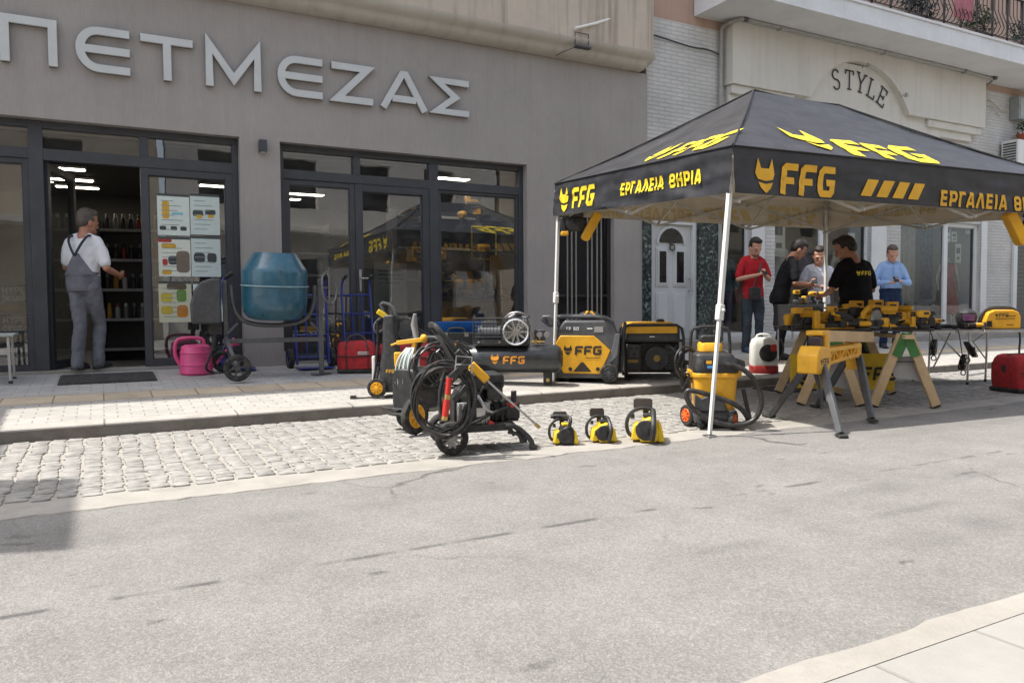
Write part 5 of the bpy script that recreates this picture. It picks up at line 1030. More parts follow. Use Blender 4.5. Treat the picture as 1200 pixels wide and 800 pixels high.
# ---------------------------------------------------------------- wet and dry vacuum by the tent leg
t = thing('vacuum_cleaner', 'yellow and black workshop vacuum with looped hose behind the tent leg', 'vacuum cleaner', (4.42, 4.72, .012), rad(-34)); t.scale = (.86, .86, .87)
mb = MB(); mb.ring([[(x*a, y*a, z) for x, y in rp(.40, .40, .07)] for z, a in ((.16, .86), (.2, .9), (.46, 1.0), (.47, 1.06), (.51, 1.06), (.515, 1.0))]); mb.build('tank', YEL, t, bevel=.008)
mb = MB(); mb.ring([[(x*a, y*a, z) for x, y in rp(.40, .40, .06)] for z, a in ((.05, .98), (.12, 1.05), (.17, .95))]); mb.prism([(-.2, .16), (.1, .16), (.06, .28), (-.02, .33), (-.14, .28), (-.2, .33)], (0, -.19, 0), (1, 0, 0), (0, 0, 1), .03); mb.build('base', DGR, t, bevel=.012)
mb = MB(); mb.ring([[(x*a+dx, y*a, z) for x, y in rp(.42, .42, .07)] for z, a, dx in ((.516, 1.0, 0), (.56, 1.02, 0), (.62, .96, 0), (.68, .86, -.02), (.70, .7, -.03))]); mb.prism([(.0, .6), (.28, .56), (.27, .62), (.05, .70)], (0, .12, 0), (1, 0, 0), (0, 0, 1), .24); mb.build('motor_head', BLK, t, bevel=.012)
mb = MB(); mb.box(-.12, .02, -.22, -.212, .545, .64); mb.build('label_panel', mat('dark blue label', (.02, .025, .04), .3), t); mb = MB(); mb.box(-.10, -.05, -.223, -.2205, .6, .63); mb.build('label_mark', YEL, t); mb = MB(); mb.box(-.09, .0, -.223, -.2205, .56, .585); mb.build('label_line', mat('blue print', (.1, .3, .6), .4), t)
mb = MB(); mb.ring([[(x*a-.03, y*a+.02, z) for x, y in rp(.22, .2, .05)] for z, a in ((.70, 1), (.77, 1.0), (.79, .9))]); mb.build('tool_socket', YEL, t, bevel=.008); mb = MB(); mb.prism(rp(.2, .07, .03), (-.03, .1, .82), (1, 0, 0), (0, 0, 1), .17); mb.build('carry_handle', BLK, t, bevel=.01)
mb = MB(); mb.tube([(-.19, .2, .45), (-.19, .2, .86), (-.15, .2, .93), (.15, .2, .93), (.19, .2, .86), (.19, .2, .45)], .016, 8, smooth=1); mb.build('push_handle', BLK, t)
mb = MB(); mb.box(.18, .24, -.14, .14, .47, .53); mb.box(-.235, -.19, -.1, .1, .46, .53); mb.build('latch', YEL, t, bevel=.008)
for x, y, c_ in ((-.24, .02, ORG), (.16, -.16, ORG)):
    if x < 0: wheel(t, (x, y-.04, .1), (1, .55, 0), .10, .06, ORG, disc=True)
    else: wheel(t, (.15, -.2, .085), (1, -.55, 0), .085, .055, ORG, disc=True)
mb = MB(); mb.ell((-.14, -.2, .04), .04, .04, .04); mb.ell((.2, .17, .04), .04, .04, .04); mb.build('castor', BLK, t)
hs = MB(); hs.tube([(.05, -.24, .60), (.2, -.25, .58), (.34, -.25, .46), (.41, -.25, .28), (.36, -.25, .10), (.22, -.26, .04), (.02, -.27, .05), (-.18, -.27, .14), (-.28, -.27, .26), (-.29, -.26, .36), (-.22, -.27, .36), (0, -.27, .30), (.2, -.26, .22), (.3, -.22, .08), (.28, -.1, .04)], .024, 10, smooth=3); hs.build('suction_hose', CABLE, t)
cb = MB()
for k in range(6): cb.torus((-.27+.01*k, -.06+.012*k, .62-.012*k), (.6, -.8, .1*sin(k)), .13+.012*(k % 3), .009, 24, 6, )
for k in range(3): cb.tube([(-.28, -.08, .7), (-.33, -.1, .45+.02*k), (-.3+.03*k, -.13, .33), (-.24, -.12, .5)], .009, 6, smooth=2)
cb.build('power_cable', CABLE, t)
mb = MB(); mb.tube([(.27, -.05, .35), (.33, -.12, .04)], .02, 8); mb.build('extension_tube', BLK, t)
# ---------------------------------------------------------------- chainsaws on the edge of the setts
def chainsaw(lb, loc, rot, k, top, kind):
    t = thing('chainsaw', lb, 'chainsaw', loc, rot, 'chainsaws in a row on the kerb strip')
    # seen from the engine end; the bar points away
    mb = MB(); mb.prism([(-.04, .0), (.075, .0), (.085, .07), (.07, .15), (.03, .17), (-.02, .15), (-.05, .08)], (0, -.1, .0), (1, 0, 0), (0, 0, 1), -.2); mb.build('engine_cover', BLK if kind == 0 else YELB, t, bevel=.014, seg=3)
    mb = MB(); mb.prism([(-.10, .01), (-.045, .01), (-.05, .13), (-.085, .11)], (0, -.08, 0), (1, 0, 0), (0, 0, 1), -.14); mb.prism([(.075, .0), (.125, .0), (.105, .10), (.08, .14)], (0, -.09, 0), (1, 0, 0), (0, 0, 1), -.16); mb.build('side_cover', YELB if kind != 2 else YELB, t, bevel=.01)
    mb = MB(); mb.lathe((.0, -.1, .08), (0, -1, 0), [(.07, 0), (.066, .012), (.02, .02), (.002, .02)], 20); mb.cyl((-.09, -.02, .15), (-.09, -.02, .18), .014); mb.cyl((.0, -.12, .085), (.0, -.128, .085), .016); mb.build('starter', BLK, t)
    mb = MB(); mb.tube([(.05, .06, .20), (-.03, .05, .215), (-.10, .03, .19), (-.135, .02, .12), (-.12, .02, .03), (-.06, .04, .012)], .0135, 8, smooth=2); mb.build('front_handle', BLK, t)
    mb = MB()
    if kind == 0: mb.tube([(.03, -.1, .15), (.05, -.1, .235), (.03, -.02, .245), (-.06, .08, .24), (-.1, .1, .225)], .017, 8, smooth=1)
    else: mb.tube([(.04, .08, .17), (.05, .0, .21), (.05, -.10, .17), (.05, -.16, .1), (.04, -.12, .02)], .018, 8, smooth=1)
    mb.build('rear_handle', BLK, t)
    mb = MB(); mb.prism(rp(.13, .075, .02), (-.02, .10, top), (1, 0, 0), (0, .18, 1), .016); mb.box(-.02, .02, .09, .11, .15, top); mb.build('hand_guard', mat('brown black guard', (.04, .03, .025), .5), t, bevel=.005)
    mb = MB(); mb.prism([(.03, -.035), (.35, -.02), (.38, 0), (.35, .02), (.03, .035)], (.06, .07, .07), (0, 1, 0), (0, 0, 1), .008); mb.build('guide_bar', STEEL, t)
    mb = MB(); mb.cyl((.02, -.105, .055), (.02, -.113, .055), .022); mb.build('side_knob', BLK, t); mb = MB(); mb.box(-.02, .04, -.06, .02, .162, .185); mb.build('cap', YELB if kind == 0 else BLK, t, bevel=.004)
    mb = MB(); mb.box(-.075, -.055, -.1, -.05, .06, .10) if kind != 2 else mb.box(-.02, .03, -.112, -.1, .06, .13); mb.build('small_parts', ORG if kind == 2 else BLK, t)
    t.scale = (k, k, k); return t
chainsaw('smallest chainsaw, mostly black, nearest the pressure washer', (2.93, 4.66, .012), rad(-22), .80, .235, 0)
chainsaw('middle chainsaw with a tall black hand guard and yellow sides', (3.22, 4.60, .012), rad(-22), .84, .235, 1)
chainsaw('largest yellow chainsaw, nearest the vacuum cleaner', (3.52, 4.46, .012), rad(-38), 1.08, .235, 2)
# knapsack sprayer tank
t = thing('sprayer_tank', 'white plastic sprayer tank with red base and black round cap', 'sprayer', (7.53, 7.12, zp(7.12)), rad(-35))
mb = MB(); mb.ring([[(x*a, y*a, z) for x, y in rp(.34, .22, .06)] for z, a in ((.10, .98), (.14, 1.02), (.36, 1.0), (.43, .86), (.46, .6))]); mb.build('tank', mat('milky white plastic', (.66, .66, .62), .5, var=.05), t)
mb = MB(); mb.ring([[(x*a, y*a, z) for x, y in rp(.34, .22, .06)] for z, a in ((.0, 1), (.02, 1.03), (.09, 1.03), (.1, .98))]); mb.build('base', mat('dark red plastic', (.3, .02, .02), .5), t)
mb = MB(); mb.lathe((.03, -.112, .26), (0, -1, 0), [(.11, 0), (.11, .025), (.07, .04), (.002, .042)], 24); mb.build('cap', BLK, t); mb = MB(); mb.prism(rp(.07, .09, .02), (.09, -.157, .33), (1, 0, 0), (0, 0, 1), .02); mb.build('valve', REDP, t, bevel=.006)
mb = MB(); mb.tube([(-.1, 0, .44), (-.08, 0, .50), (.06, 0, .50), (.08, 0, .44)], .014, 8, smooth=1); mb.build('handle', WHT, t)
mb = MB(); mb.tube([(.17, 0, .12), (.26, -.02, .3), (.2, -.05, .44)], .01, 6, smooth=2); mb.build('hose', CABLE, t)
# ---------------------------------------------------------------- trestles, work stand, tables
def horse(lb, near, far, h, feet):
    c = (V(near)+V(far))/2; c.z = 0; t = thing('sawhorse', lb, 'sawhorse', c, 0, 'pine sawhorses'); n, f = V(near)-c, V(far)-c
    d = (f-n).normalized(); mb = MB(); mb.bar(n-d*.1+V((0, 0, h-.05)), f+d*.1+V((0, 0, h-.05)), .09, .04, (0, 0, 1)); mb.build('beam', WOOD, t, bevel=.004)
    for i, (q, ft) in enumerate(zip((n, n, f, f), feet)):
        q, ft = V(q), V(ft)-c; top = q+V((0, 0, h-.03))+(ft-q).normalized()*.03; mb = MB(); mb.bar(ft+V((0, 0, .015)), top, .085, .042, d); l = mb.build('leg', WOOD, t, bevel=.004)
        mb = MB(); mb.bar(ft+V((0, 0, .0)), ft+(top-ft)*.03, .088, .046, d); mb.build('rubber_foot', RUB, l, bevel=.004)
    GRN = mat('green bracket paint', (.05, .20, .05), .5)
    for q, (fa, fb), s_ in ((n, feet[:2], -1), (f, feet[2:], 1)):
        mb = MB()
        for ft in (fa, fb):
            ft = V(ft)-c; top = q+V((0, 0, h-.02))+d*s_*.03; p = top+(ft-q-V((0, 0, h)))*.30; mb.bar(top, p, .09, .006, d)
        mb.build('hinge_bracket', GRN, t, bevel=.002)
        mb = MB(); a, b = V(feet[0 if s_ < 0 else 2])-c, V(feet[1 if s_ < 0 else 3])-c; mb.tube([a+(q+V((0, 0, h))-a)*.6, b+(q+V((0, 0, h))-b)*.6], .006, 5); mb.build('spreader', IRON, t)
    return t
horse('pine sawhorse with green hinge bracket at the right end of the tool board', (6.75, 4.62, 0), (7.3, 5.5, 0), .74, [(6.53, 4.79, .012), (6.98, 4.45, .012), (7.05, 5.62, .012), (7.62, 5.36, .012)])
horse('pine sawhorse behind the yellow work stand at the left end of the tool board', (6.28, 5.05, 0), (6.95, 5.93, 0), .74, [(6.05, 5.24, .012), (6.46, 4.88, .012), (6.68, 6.10, .012), (7.22, 5.78, .012)])
BO = V((6.80, 5.28, 0)); BR_ = rad(-38); bx = V((cos(BR_), sin(BR_), 0)); by = V((-sin(BR_), cos(BR_), 0))
mb = MB(M4.Translation(BO) @ M4.Rotation(BR_, 4, 'Z')); mb.box(-.66, .62, -.56, .56, .741, .759)
tag(mb.build('tool_board', mat('dark brown board', (.035, .028, .024), .7, var=.2), bevel=.003), 'dark board across two sawhorses covered with amber power tools', 'board')
def on_board(x, y, z=.76): return BO+bx*x+by*y+V((0, 0, z))
# yellow work stand
SC = V((5.43, 4.46, 0)); t = thing('work_stand', 'yellow jobsite work stand with black legs carrying a pine beam', 'work stand', SC)
A, B = V((-.31, -.17, .55)), V((.52, .11, .555)); ax = (B-A).normalized(); sd_ = V((-ax.y, ax.x, 0)).normalized()
feet = [V((5.15, 4.78, .014))-SC, V((4.89, 3.86, .004))-SC, V((5.72, 4.21, .012))-SC, V((6.03, 5.02, .014))-SC]
for i, ft in enumerate(feet):
    top = (A if i < 2 else B)+sd_*(.05 if i in (0, 3) else -.05)+V((0, 0, -.02)); mb = MB(); mb.bar(ft+V((0, 0, .02)), top, .05, .042, ax); mb.bar(ft+(top-ft)*.45, top, .058, .05, ax); l = mb.build('leg', DGR, t, bevel=.006)
    mb = MB(); d = (ft-top); d.z = 0; d.normalize(); mb.bar(ft+V((0, 0, .012))-d*.03, ft+V((0, 0, .012))+d*.08, .07, .018, (0, 0, 1)); mb.build('foot_pad', RUB, l, bevel=.005)
F_ = lambda o: flat(o, ax, (0, 0, 1))
mb = MB(); o = A+V((0, 0, .02))-ax*.1; mb.prism([(-.07, -.12), (.15, -.14), (.22, -.07), (.22, .06), (.1, .09), (0, .10), (-.07, .03)], o-sd_*.085, ax, (0, 0, 1), -.17); hub = mb.build('hub', YEL, t, bevel=.012)
mb = MB(); ffg(mb, .048, F_(o-sd_*.0865), -.01, -.05); mb.build('lettering', INK, hub, smooth=False)
mb = MB(); o2 = A-ax*.02; mb.prism([(0, .08), (.15, .08), (.15, .24), (-.01, .24), (-.01, .2), (.06, .2), (.06, .1), (0, .1)], o2-sd_*.07, ax, (0, 0, 1), -.14); mb.build('jaw', YEL, t, bevel=.008)
mb = MB(); mb.prism([(0, .1), (.06, .1), (.06, .19), (-.02, .19)], o2-sd_*.05, ax, (0, 0, 1), -.1); mb.build('handle', mat('dark grip', (.05, .04, .06), .4), t, bevel=.01)
tb = MB(); L_ = (B-A).length; oo = A+ax*.1
for s_ in (-1, 1):
    f = lambda u, v: oo+ax*u+V((0, 0, v))+sd_*s_*.05
    tb.bar(f(0, .075), f(L_-.08, .075), .03, .035, (0, 0, 1)); tb.bar(f(0, -.035), f(L_-.08, -.0), .03, .03, (0, 0, 1))
    for k in range(5): u0 = .02+k*.135; tb.bar(f(u0, .075 if k % 2 else -.03), f(u0+.125, -.03 if k % 2 else .075), .022, .02, (0, 0, 1)); tb.bar(f(u0, .07), f(u0, -.03), .02, .018, ax)
tb.prism([(L_-.17, .10), (L_-.07, .10), (L_-.07, -.13), (L_-.11, -.14), (L_-.13, -.03), (L_-.17, -.03)], oo-ax*.0-sd_*.06, ax, (0, 0, 1), -.12); tb.build('beam', YEL, t, bevel=.005)
mb = MB(); q = (feet[0]+feet[1])/2+ax*.35; mb.tube([A+V((.1, .1, -.1)), A+V((.22, .12, -.3)), A+V((.2, .10, -.42)), A+V((.12, .02, -.40)), A+V((.08, .05, -.1))], .012, 6); mb.build('folding_brace', DGR, t)
mb = MB(M4.Translation(SC)); mb.bar(A+ax*.13+V((0, 0, .19)), B+ax*.46+V((0, 0, .135)), .055, .095, (0, 0, 1)); tag(mb.build('pine_beam', WOOD, bevel=.004), 'short squared pine beam clamped on the yellow work stand', 'beam')
# banner hung round the trestles
t = thing('banner', 'yellow FFG banner with grey back slung low between the sawhorses', 'banner', (6.8, 5.3, 0))
BY = mat('yellow banner vinyl', (.66, .44, .02), .5, var=.1); BG = mat('grey banner back', (.34, .33, .32), .7, var=.08)
def sag(mb, a, b, c, d, amp):
    a, b, c, d = map(V, (a, b, c, d)); n = (b-a).cross(d-a).normalized(); N_ = 12
    mb.add([(a*(1-i/N_)+b*i/N_)*(1-j/6)+(d*(1-i/N_)+c*i/N_)*j/6+n*amp*(sin(pi*i/N_)+.6*noise.noise(V((i*.6, j*.7, a.x))))for j in range(7) for i in range(N_+1)], [(j*(N_+1)+i, j*(N_+1)+i+1, (j+1)*(N_+1)+i+1, (j+1)*(N_+1)+i) for j in range(6) for i in range(N_)])
mb = MB(); sag(mb, (-.66, .16, .16), (.26, -.36, .13), (.30, -.34, .50), (-.62, .18, .50), .015); y_ = mb.build('front_sheet', BY, t)
u_ = V((.92, -.52, -.03)).normalized(); mb = MB(); fm = flat(V((-.66, .16, .16))+V((-.025, -.045, 0)), u_, V((.03, .02, 1))); ffg(mb, .135, fm, .56, .10); emblem(mb, .17, fm, .06, .03); mb.build('lettering', INK, y_, smooth=False)
for q in (((-.52, -.17, .20), (-.24, -.34, .15), (-.24, -.30, .50), (-.54, -.15, .49)), ((-.12, -.62, .30), (.18, -.78, .24), (.14, -.70, .50), (-.12, -.58, .49))): mb = MB(); sag(mb, *q, .02); mb.build('back_sheet', BG, t)
# ---------------------------------------------------------------- cordless tools
TG = 'cordless tools on the board'
def drill(lb, loc, rot, k=1, long=0, g=TG, flip=False):
    t = thing('cordless_drill', lb, 'power tool', loc, rot, g)
    mb = MB(); mb.prism(rp(.115, .055, .012), (0, .037, .028), (1, 0, 0), (0, 0, 1), .074); mb.build('battery', BLK, t, bevel=.006)
    mb = MB(); mb.prism([(-.045, .056), (.05, .056), (.02, .085), (.005, .15), (-.035, .15), (-.04, .09)], (0, .022, 0), (1, 0, 0), (0, 0, 1), .044); mb.build('grip', BLK, t, bevel=.01)
    mb = MB(); mb.lathe((-.09, 0, .185), (1, 0, 0), [(.02, 0), (.036, .012), (.04, .05), (.04, .12), (.034, .15), (.026, .16)], 18); mb.box(-.07, .05, -.03, .03, .14, .18); mb.build('body', YEL, t, bevel=.004)
    mb = MB(); mb.lathe((.07, 0, .185), (1, 0, 0), [(.024, 0), (.026, .03), (.022, .05), (.01, .07)], 16)
    if long: mb.cyl((.13, 0, .185), (.13+long, 0, .185), .007, n=8)
    mb.build('chuck', BLK, t); mb = MB(); mb.box(-.02, .04, -.042, -.036, .175, .20); mb.box(.018, .034, -.012, .012, .105, .145); mb.build('trim', BLK, t); t.scale = (k, k, k); return t
def driver(lb, loc, rot, k=1, g=TG):       # stood on its head with the yellow battery up
    t = thing('impact_driver', lb, 'power tool', loc, rot, g)
    mb = MB(); mb.lathe((-.07, 0, .05), (1, 0, 0), [(.02, 0), (.04, .01), (.044, .06), (.04, .11), (.02, .14), (.012, .16)], 18); mb.box(-.06, .05, -.045, .045, .0, .04); mb.build('body', DGR, t, bevel=.006)
    mb = MB(); mb.prism([(-.03, .08), (.02, .08), (.035, .16), (.03, .19), (-.03, .19), (-.03, .14)], (0, .02, 0), (1, 0, 0), (0, 0, 1), .04); mb.build('grip', BLK, t, bevel=.008)
    mb = MB(); mb.prism(rp(.11, .075, .012), (0, .045, .228), (1, 0, 0), (0, 0, 1), .09); mb.build('battery', YEL, t, bevel=.006); mb = MB(); mb.box(-.03, .03, -.0465, -.045, .215, .24); mb.build('battery_label', BLK, t); t.scale = (k, k, k); return t
def grinder(lb, loc, rot, k=1, g=TG):
    t = thing('angle_grinder', lb, 'power tool', loc, rot, g)
    mb = MB(); mb.lathe((-.16, 0, .06), (1, 0, 0), [(.022, 0), (.03, .02), (.026, .1), (.034, .16), (.034, .25), (.03, .27)], 16); mb.build('body', YEL, t)
    mb = MB(); mb.prism(rp(.07, .08, .015), (-.19, .035, .06), (1, 0, 0), (0, 0, 1), .07); mb.build('battery', BLK, t, bevel=.006)
    mb = MB(); mb.lathe((.13, 0, .03), (0, 0, 1), [(.035, 0), (.036, .05), (.025, .07)], 16); mb.tube([(.12, .02, .07), (.12, .14, .08)], .014, 8); mb.build('gear_head', BLK, t); mb = MB(); mb.cyl((-.14, 0, .06), (-.02, 0, .06), .0345, n=14); mb.build('grip_sleeve', BLK, t)
    mb = MB(); mb.cyl((.13, 0, .018), (.13, 0, .022), .058, n=28); mb.build('disc', STEEL, t); mb = MB(); mb.lathe((.13, 0, .012), (0, 0, 1), [(.064, 0), (.064, .02), (.03, .022)], 24); mb.build('guard', DGR, t); t.scale = (k, k, k); return t
def circsaw(lb, loc, rot, k=1, g=TG):
    t = thing('circular_saw', lb, 'power tool', loc, rot, g)
    mb = MB(); mb.box(-.15, .14, -.08, .08, 0, .006); mb.build('base_plate', ALU, t, bevel=.002)
    mb = MB(); mb.lathe((0, -.045, .085), (0, -1, 0), [(.085, 0), (.092, .01), (.09, .03), (.06, .036), (.002, .036)], 28); mb.build('blade_guard', mat('pale alloy guard', (.30, .31, .31), .5, .3), t)
    mb = MB(); mb.cyl((0, -.05, .06), (0, -.053, .06), .08, n=36); mb.build('blade', STEEL, t)
    mb = MB(); mb.cyl((0, -.04, .09), (0, .08, .09), .05, n=20); mb.prism([(-.02, .12), (.03, .16), (-.06, .20), (-.14, .15), (-.13, .09), (-.1, .13), (-.06, .16)], (0, .02, 0), (1, 0, 0), (0, 0, 1), .035); mb.build('body', YEL, t, bevel=.006)
    mb = MB(); mb.prism(rp(.09, .07, .01), (-.12, .06, .06), (1, 0, 0), (0, 0, 1), .07); mb.build('battery', BLK, t, bevel=.006); t.scale = (k, k, k); return t
def jigsaw(lb, loc, rot, k=1, g=TG):
    t = thing('jigsaw', lb, 'power tool', loc, rot, g)
    mb = MB(); mb.box(-.08, .1, -.04, .04, .0, .006); mb.build('base_plate', STEEL, t)
    mb = MB(); mb.prism([(-.09, .05), (.09, .05), (.10, .12), (.08, .19), (-.05, .20), (-.05, .165), (.04, .155), (.03, .11), (-.06, .11)], (0, .03, 0), (1, 0, 0), (0, 0, 1), .06); mb.build('body', YEL, t, bevel=.01)
    mb = MB(); mb.prism([(-.07, .113), (.025, .113), (.035, .15), (-.05, .16)], (0, .031, 0), (1, 0, 0), (0, 0, 1), .062); mb.box(-.085, .085, -.033, .033, .052, .075); mb.build('grip_cover', BLK, t, bevel=.004); mb = MB(); mb.box(.05, .08, -.02, .02, .006, .05); mb.prism(rp(.06, .09, .012), (-.09, .035, .15), (1, 0, 0), (0, 0, 1), .07); mb.box(-.06, .04, -.032, .032, .165, .19); mb.build('battery', BLK, t, bevel=.006); t.scale = (k, k, k); return t
def sander(lb, loc, rot, k=1, g=TG):
    t = thing('sander', lb, 'power tool', loc, rot, g)
    mb = MB(); mb.lathe((0, 0, .0), (0, 0, 1), [(.062, 0), (.062, .02), (.05, .03)], 24); mb.build('pad', BLK, t)
    mb = MB(); mb.lathe((0, 0, .03), (0, 0, 1), [(.045, 0), (.05, .05), (.055, .08), (.045, .11), (.02, .12)], 20); mb.build('body', YEL, t); mb = MB(); mb.prism(rp(.09, .06, .01), (-.09, .035, .09), (1, 0, 0), (0, 0, 1), .07); mb.build('battery', BLK, t, bevel=.006); t.scale = (k, k, k); return t
def planer(lb, loc, rot, k=1, g=TG):
    t = thing('planer', lb, 'power tool', loc, rot, g)
    mb = MB(); mb.box(-.17, .17, -.04, .04, .0, .045); mb.prism([(.12, .04), (.17, .04), (.17, .16), (.12, .16)], (0, .03, 0), (1, 0, 0), (0, 0, 1), .06); mb.prism([(-.16, .04), (-.1, .04), (-.06, .10), (.02, .12), (.02, .15), (-.08, .145), (-.17, .09)], (0, .022, 0), (1, 0, 0), (0, 0, 1), .044); mb.build('body', YEL, t, bevel=.007)
    mb = MB(); mb.box(-.16, .16, -.042, -.0402, .004, .03); mb.cyl((.145, 0, .16), (.145, 0, .19), .028); mb.build('sole', BLK, t); mb = MB(); mb.box(-.08, .09, -.0415, .0415, .012, .05); mb.prism([(-.15, .06), (-.09, .06), (-.04, .12), (.0, .13), (0, .152), (-.09, .147), (-.172, .092)], (0, .0235, 0), (1, 0, 0), (0, 0, 1), .047); mb.build('grip_cover', BLK, t, bevel=.004); t.scale = (k, k, k); return t
R_ = lambda d: rad(-28+d)
sander('amber palm sander at the far left corner of the tool board', on_board(-.60, -.02), R_(160), 1.0)
drill('amber drill at the left front of the board, left of the long planer', on_board(-.50, -.38), R_(170), .85)
planer('long amber planer with a tall front knob above the pine beam', on_board(-.26, -.46), R_(178), 1.15)
grinder('amber grinder lying behind the long planer', on_board(-.34, -.16), R_(20), 1.0)
drill('amber drill at the back left of the board beside the man in black', on_board(-.45, .22), R_(30), .95)
jigsaw('amber jigsaw standing behind the planer near the board centre', on_board(-.12, -.20), R_(170), 1.05)
drill('amber drill with a long bit pointing left in the board centre', on_board(.02, .10), R_(185), 1.1, .12)
circsaw('circular saw with grey round blade guard at the front of the board', on_board(.10, -.36), R_(38), 1.05)
jigsaw('amber jigsaw leaning right behind the circular saw', on_board(.10, -.08), R_(20), 1.1)
driver('impact driver on its head with an amber battery on top, left of three', on_board(.12, .20), R_(10), 1.05)
driver('impact driver on its head with an amber battery on top, middle of three', on_board(.28, .08), R_(0), 1.08)
driver('impact driver on its head with an amber battery on top, right of three', on_board(.40, -.04), R_(-15), 1.0)
drill('amber drill standing by the circular saw on its right', on_board(.28, -.30), R_(175), 1.0)
planer('low amber planer right of the circular saw on the board', on_board(.36, -.47), R_(2), .75)
drill('amber drill laid at the front right of the board', on_board(.56, -.46), R_(0), .8)
grinder('amber grinder with black head at the right front edge of the board', on_board(.52, -.24), R_(172), .95)
sander('small amber sander in the middle row behind the pair of jigsaws', on_board(-.16, .34), R_(90), 1.0)
drill('amber drill with black grip between grinder and planer on the left', on_board(-.46, -.22), R_(15), .8)
grinder('black headed grinder at the very back of the tool board', on_board(.05, .40), R_(200), .95)
circsaw('second circular saw, half hidden behind the left jigsaw', on_board(-.24, .08), R_(170), .95)
drill('amber drill facing right in the back row near the salesman', on_board(-.30, .42), R_(-5), .95)
driver('small impact driver with amber battery behind the three others', on_board(.34, .32), R_(30), .95)
sander('low amber sander at the front edge between saw and planer', on_board(.20, -.50), R_(15), .75)
jigsaw('small amber jigsaw in front of the right impact driver', on_board(.40, -.22), R_(10), .85)
driver('dark impact driver on its head at the left front corner of the board', on_board(-.60, -.44), R_(200), .8)
grinder('amber grinder tilted across the front edge beside the saw', on_board(-.02, -.50), R_(-10), .85)
drill('amber drill at the very right back corner of the tool board', on_board(.54, .06), R_(160), 1.0)
driver('impact driver on its head behind the long planer', on_board(-.24, -.30), R_(40), .85)
jigsaw('black gripped jigsaw at the right middle of the board', on_board(.58, -.08), R_(185), .85)
drill('amber drill in the second row right of the circular saw', on_board(.20, -.18), R_(8), 1.05)
sander('amber sander standing high behind the circular saw', on_board(.0, -.02), R_(140), 1.15)
# green cone shaped thing
mb = MB(); mb.lathe((0, 0, 0), (0, 0, 1), [(.09, 0), (.085, .02), (.03, .22), (.012, .25), (.002, .25)], 20); o = tag(mb.build('dust_hood', mat('dull green cover', (.06, .10, .07), .7)), 'dull green pointed cover standing behind the right end of the board', 'cover'); o.location = on_board(.58, .12)
# second table with a black cloth
t = thing('display_table', 'small table under a black cloth with tools, between the men', 'table', (8.93, 7.62, zp(7.62)), rad(-22))
mb = MB(); mb.box(-.38, .38, -.26, .26, .83, .85); mb.build('tabletop', WOOD, t)
mb = MB(); R = []
for z, a in ((.856, .99), (.85, 1.01), (.7, 1.03), (.55, 1.05)): R.append([(x*a+.012*sin(x*30)*(a > 1.01), y*a+.012*sin(y*32+x*18)*(a > 1.01), z) for x, y in rp(.78, .54, .03, 5)])
mb.ring(R[::-1]); mb.build('cloth', mat('black table cloth', (.012, .012, .014), .9), t)
for x in (-.34, .34):
    for y in (-.22, .22): mb = MB(); mb.tube([(x, y, 0), (x, y, .83)], .015, 6); mb.build('leg', STEEL, t)
o = V((8.93, 7.62, zp(7.62)+.858)); ca, sa = cos(rad(-22)), sin(rad(-22)); lt = lambda x, y: o+V((x*ca-y*sa, x*sa+y*ca, 0))
G2 = 'tools on the small black table'
driver('driver with an amber battery at the left of the small black table', lt(-.2, -.05), R_(0), .75, G2); drill('amber drill at the centre of the small black table', lt(.02, -.1), R_(20), .8, 0, G2); drill('amber drill at the right of the small black table by the hand', lt(.22, .02), R_(190), .8, 0, G2); sander('amber sander at the back of the small black table', lt(.0, .12), R_(40), .8, G2)
# folding table with welder and masks
t = thing('folding_table', 'folding table with thin steel legs carrying welding gear', 'table', (9.42, 5.76, 0), rad(-28.3))
mb = MB(); mb.box(-.70, .72, -.30, .32, .655, .685); mb.build('tabletop', mat('dark tabletop', (.05, .045, .045), .5), t, bevel=.006)
mb = MB(); mb.box(-.705, .725, -.306, -.3005, .650, .680); mb.build('edge_trim', STEEL, t)
for x, y in ((-.46, -.22), (.02, -.22), (.44, .1), (-.4, .24)): mb = MB(); mb.tube([(x, y, .012), (x+.015, y, .65)], .013, 8); l = mb.build('leg', STEEL, t); mb = MB(); mb.cyl((x, y, .005), (x, y, .04), .017, n=10); mb.build('foot_cap', RUB, l)
mb = MB(); mb.tube([(-.40, -.22, .22), (-.12, -.1, .65)], .010, 6); mb.tube([(.02, -.22, .26), (-.3, -.1, .65)], .010, 6); mb.tube([(.44, .1, .30), (.12, 0, .65)], .010, 6); mb.tube([(-.46, -.22, .12), (-.40, .24, .12)], .010, 6); mb.tube([(.02, -.22, .12), (.44, .1, .12)], .009, 6); mb.build('brace', STEEL, t)
TC = M4.Translation((9.42, 5.76, .686)) @ M4.Rotation(rad(-28.3), 4, 'Z')
def on_table(x, y, z=0): return TC @ V((x, y, z))
t = thing('welder', 'amber inverter welder with a black arched handle on the folding table', 'welder', on_table(.47, -.1), R_(0))
wp = [(-.22, 0), (.22, 0), (.22, .15), (.19, .21), (.12, .235), (-.1, .235), (-.18, .2), (-.22, .10)]
mb = MB(); mb.prism(wp, (0, .08, 0), (1, 0, 0), (0, 0, 1), .16); mb.build('casing', YEL, t, bevel=.012)
mb = MB(); mb.tube([(-.235, 0, .0), (-.24, 0, .10), (-.2, 0, .215), (-.11, 0, .262), (.12, 0, .262), (.2, 0, .235), (.235, 0, .16), (.235, 0, 0)], .02, 8, smooth=1); mb.build('handle', BLK, t)
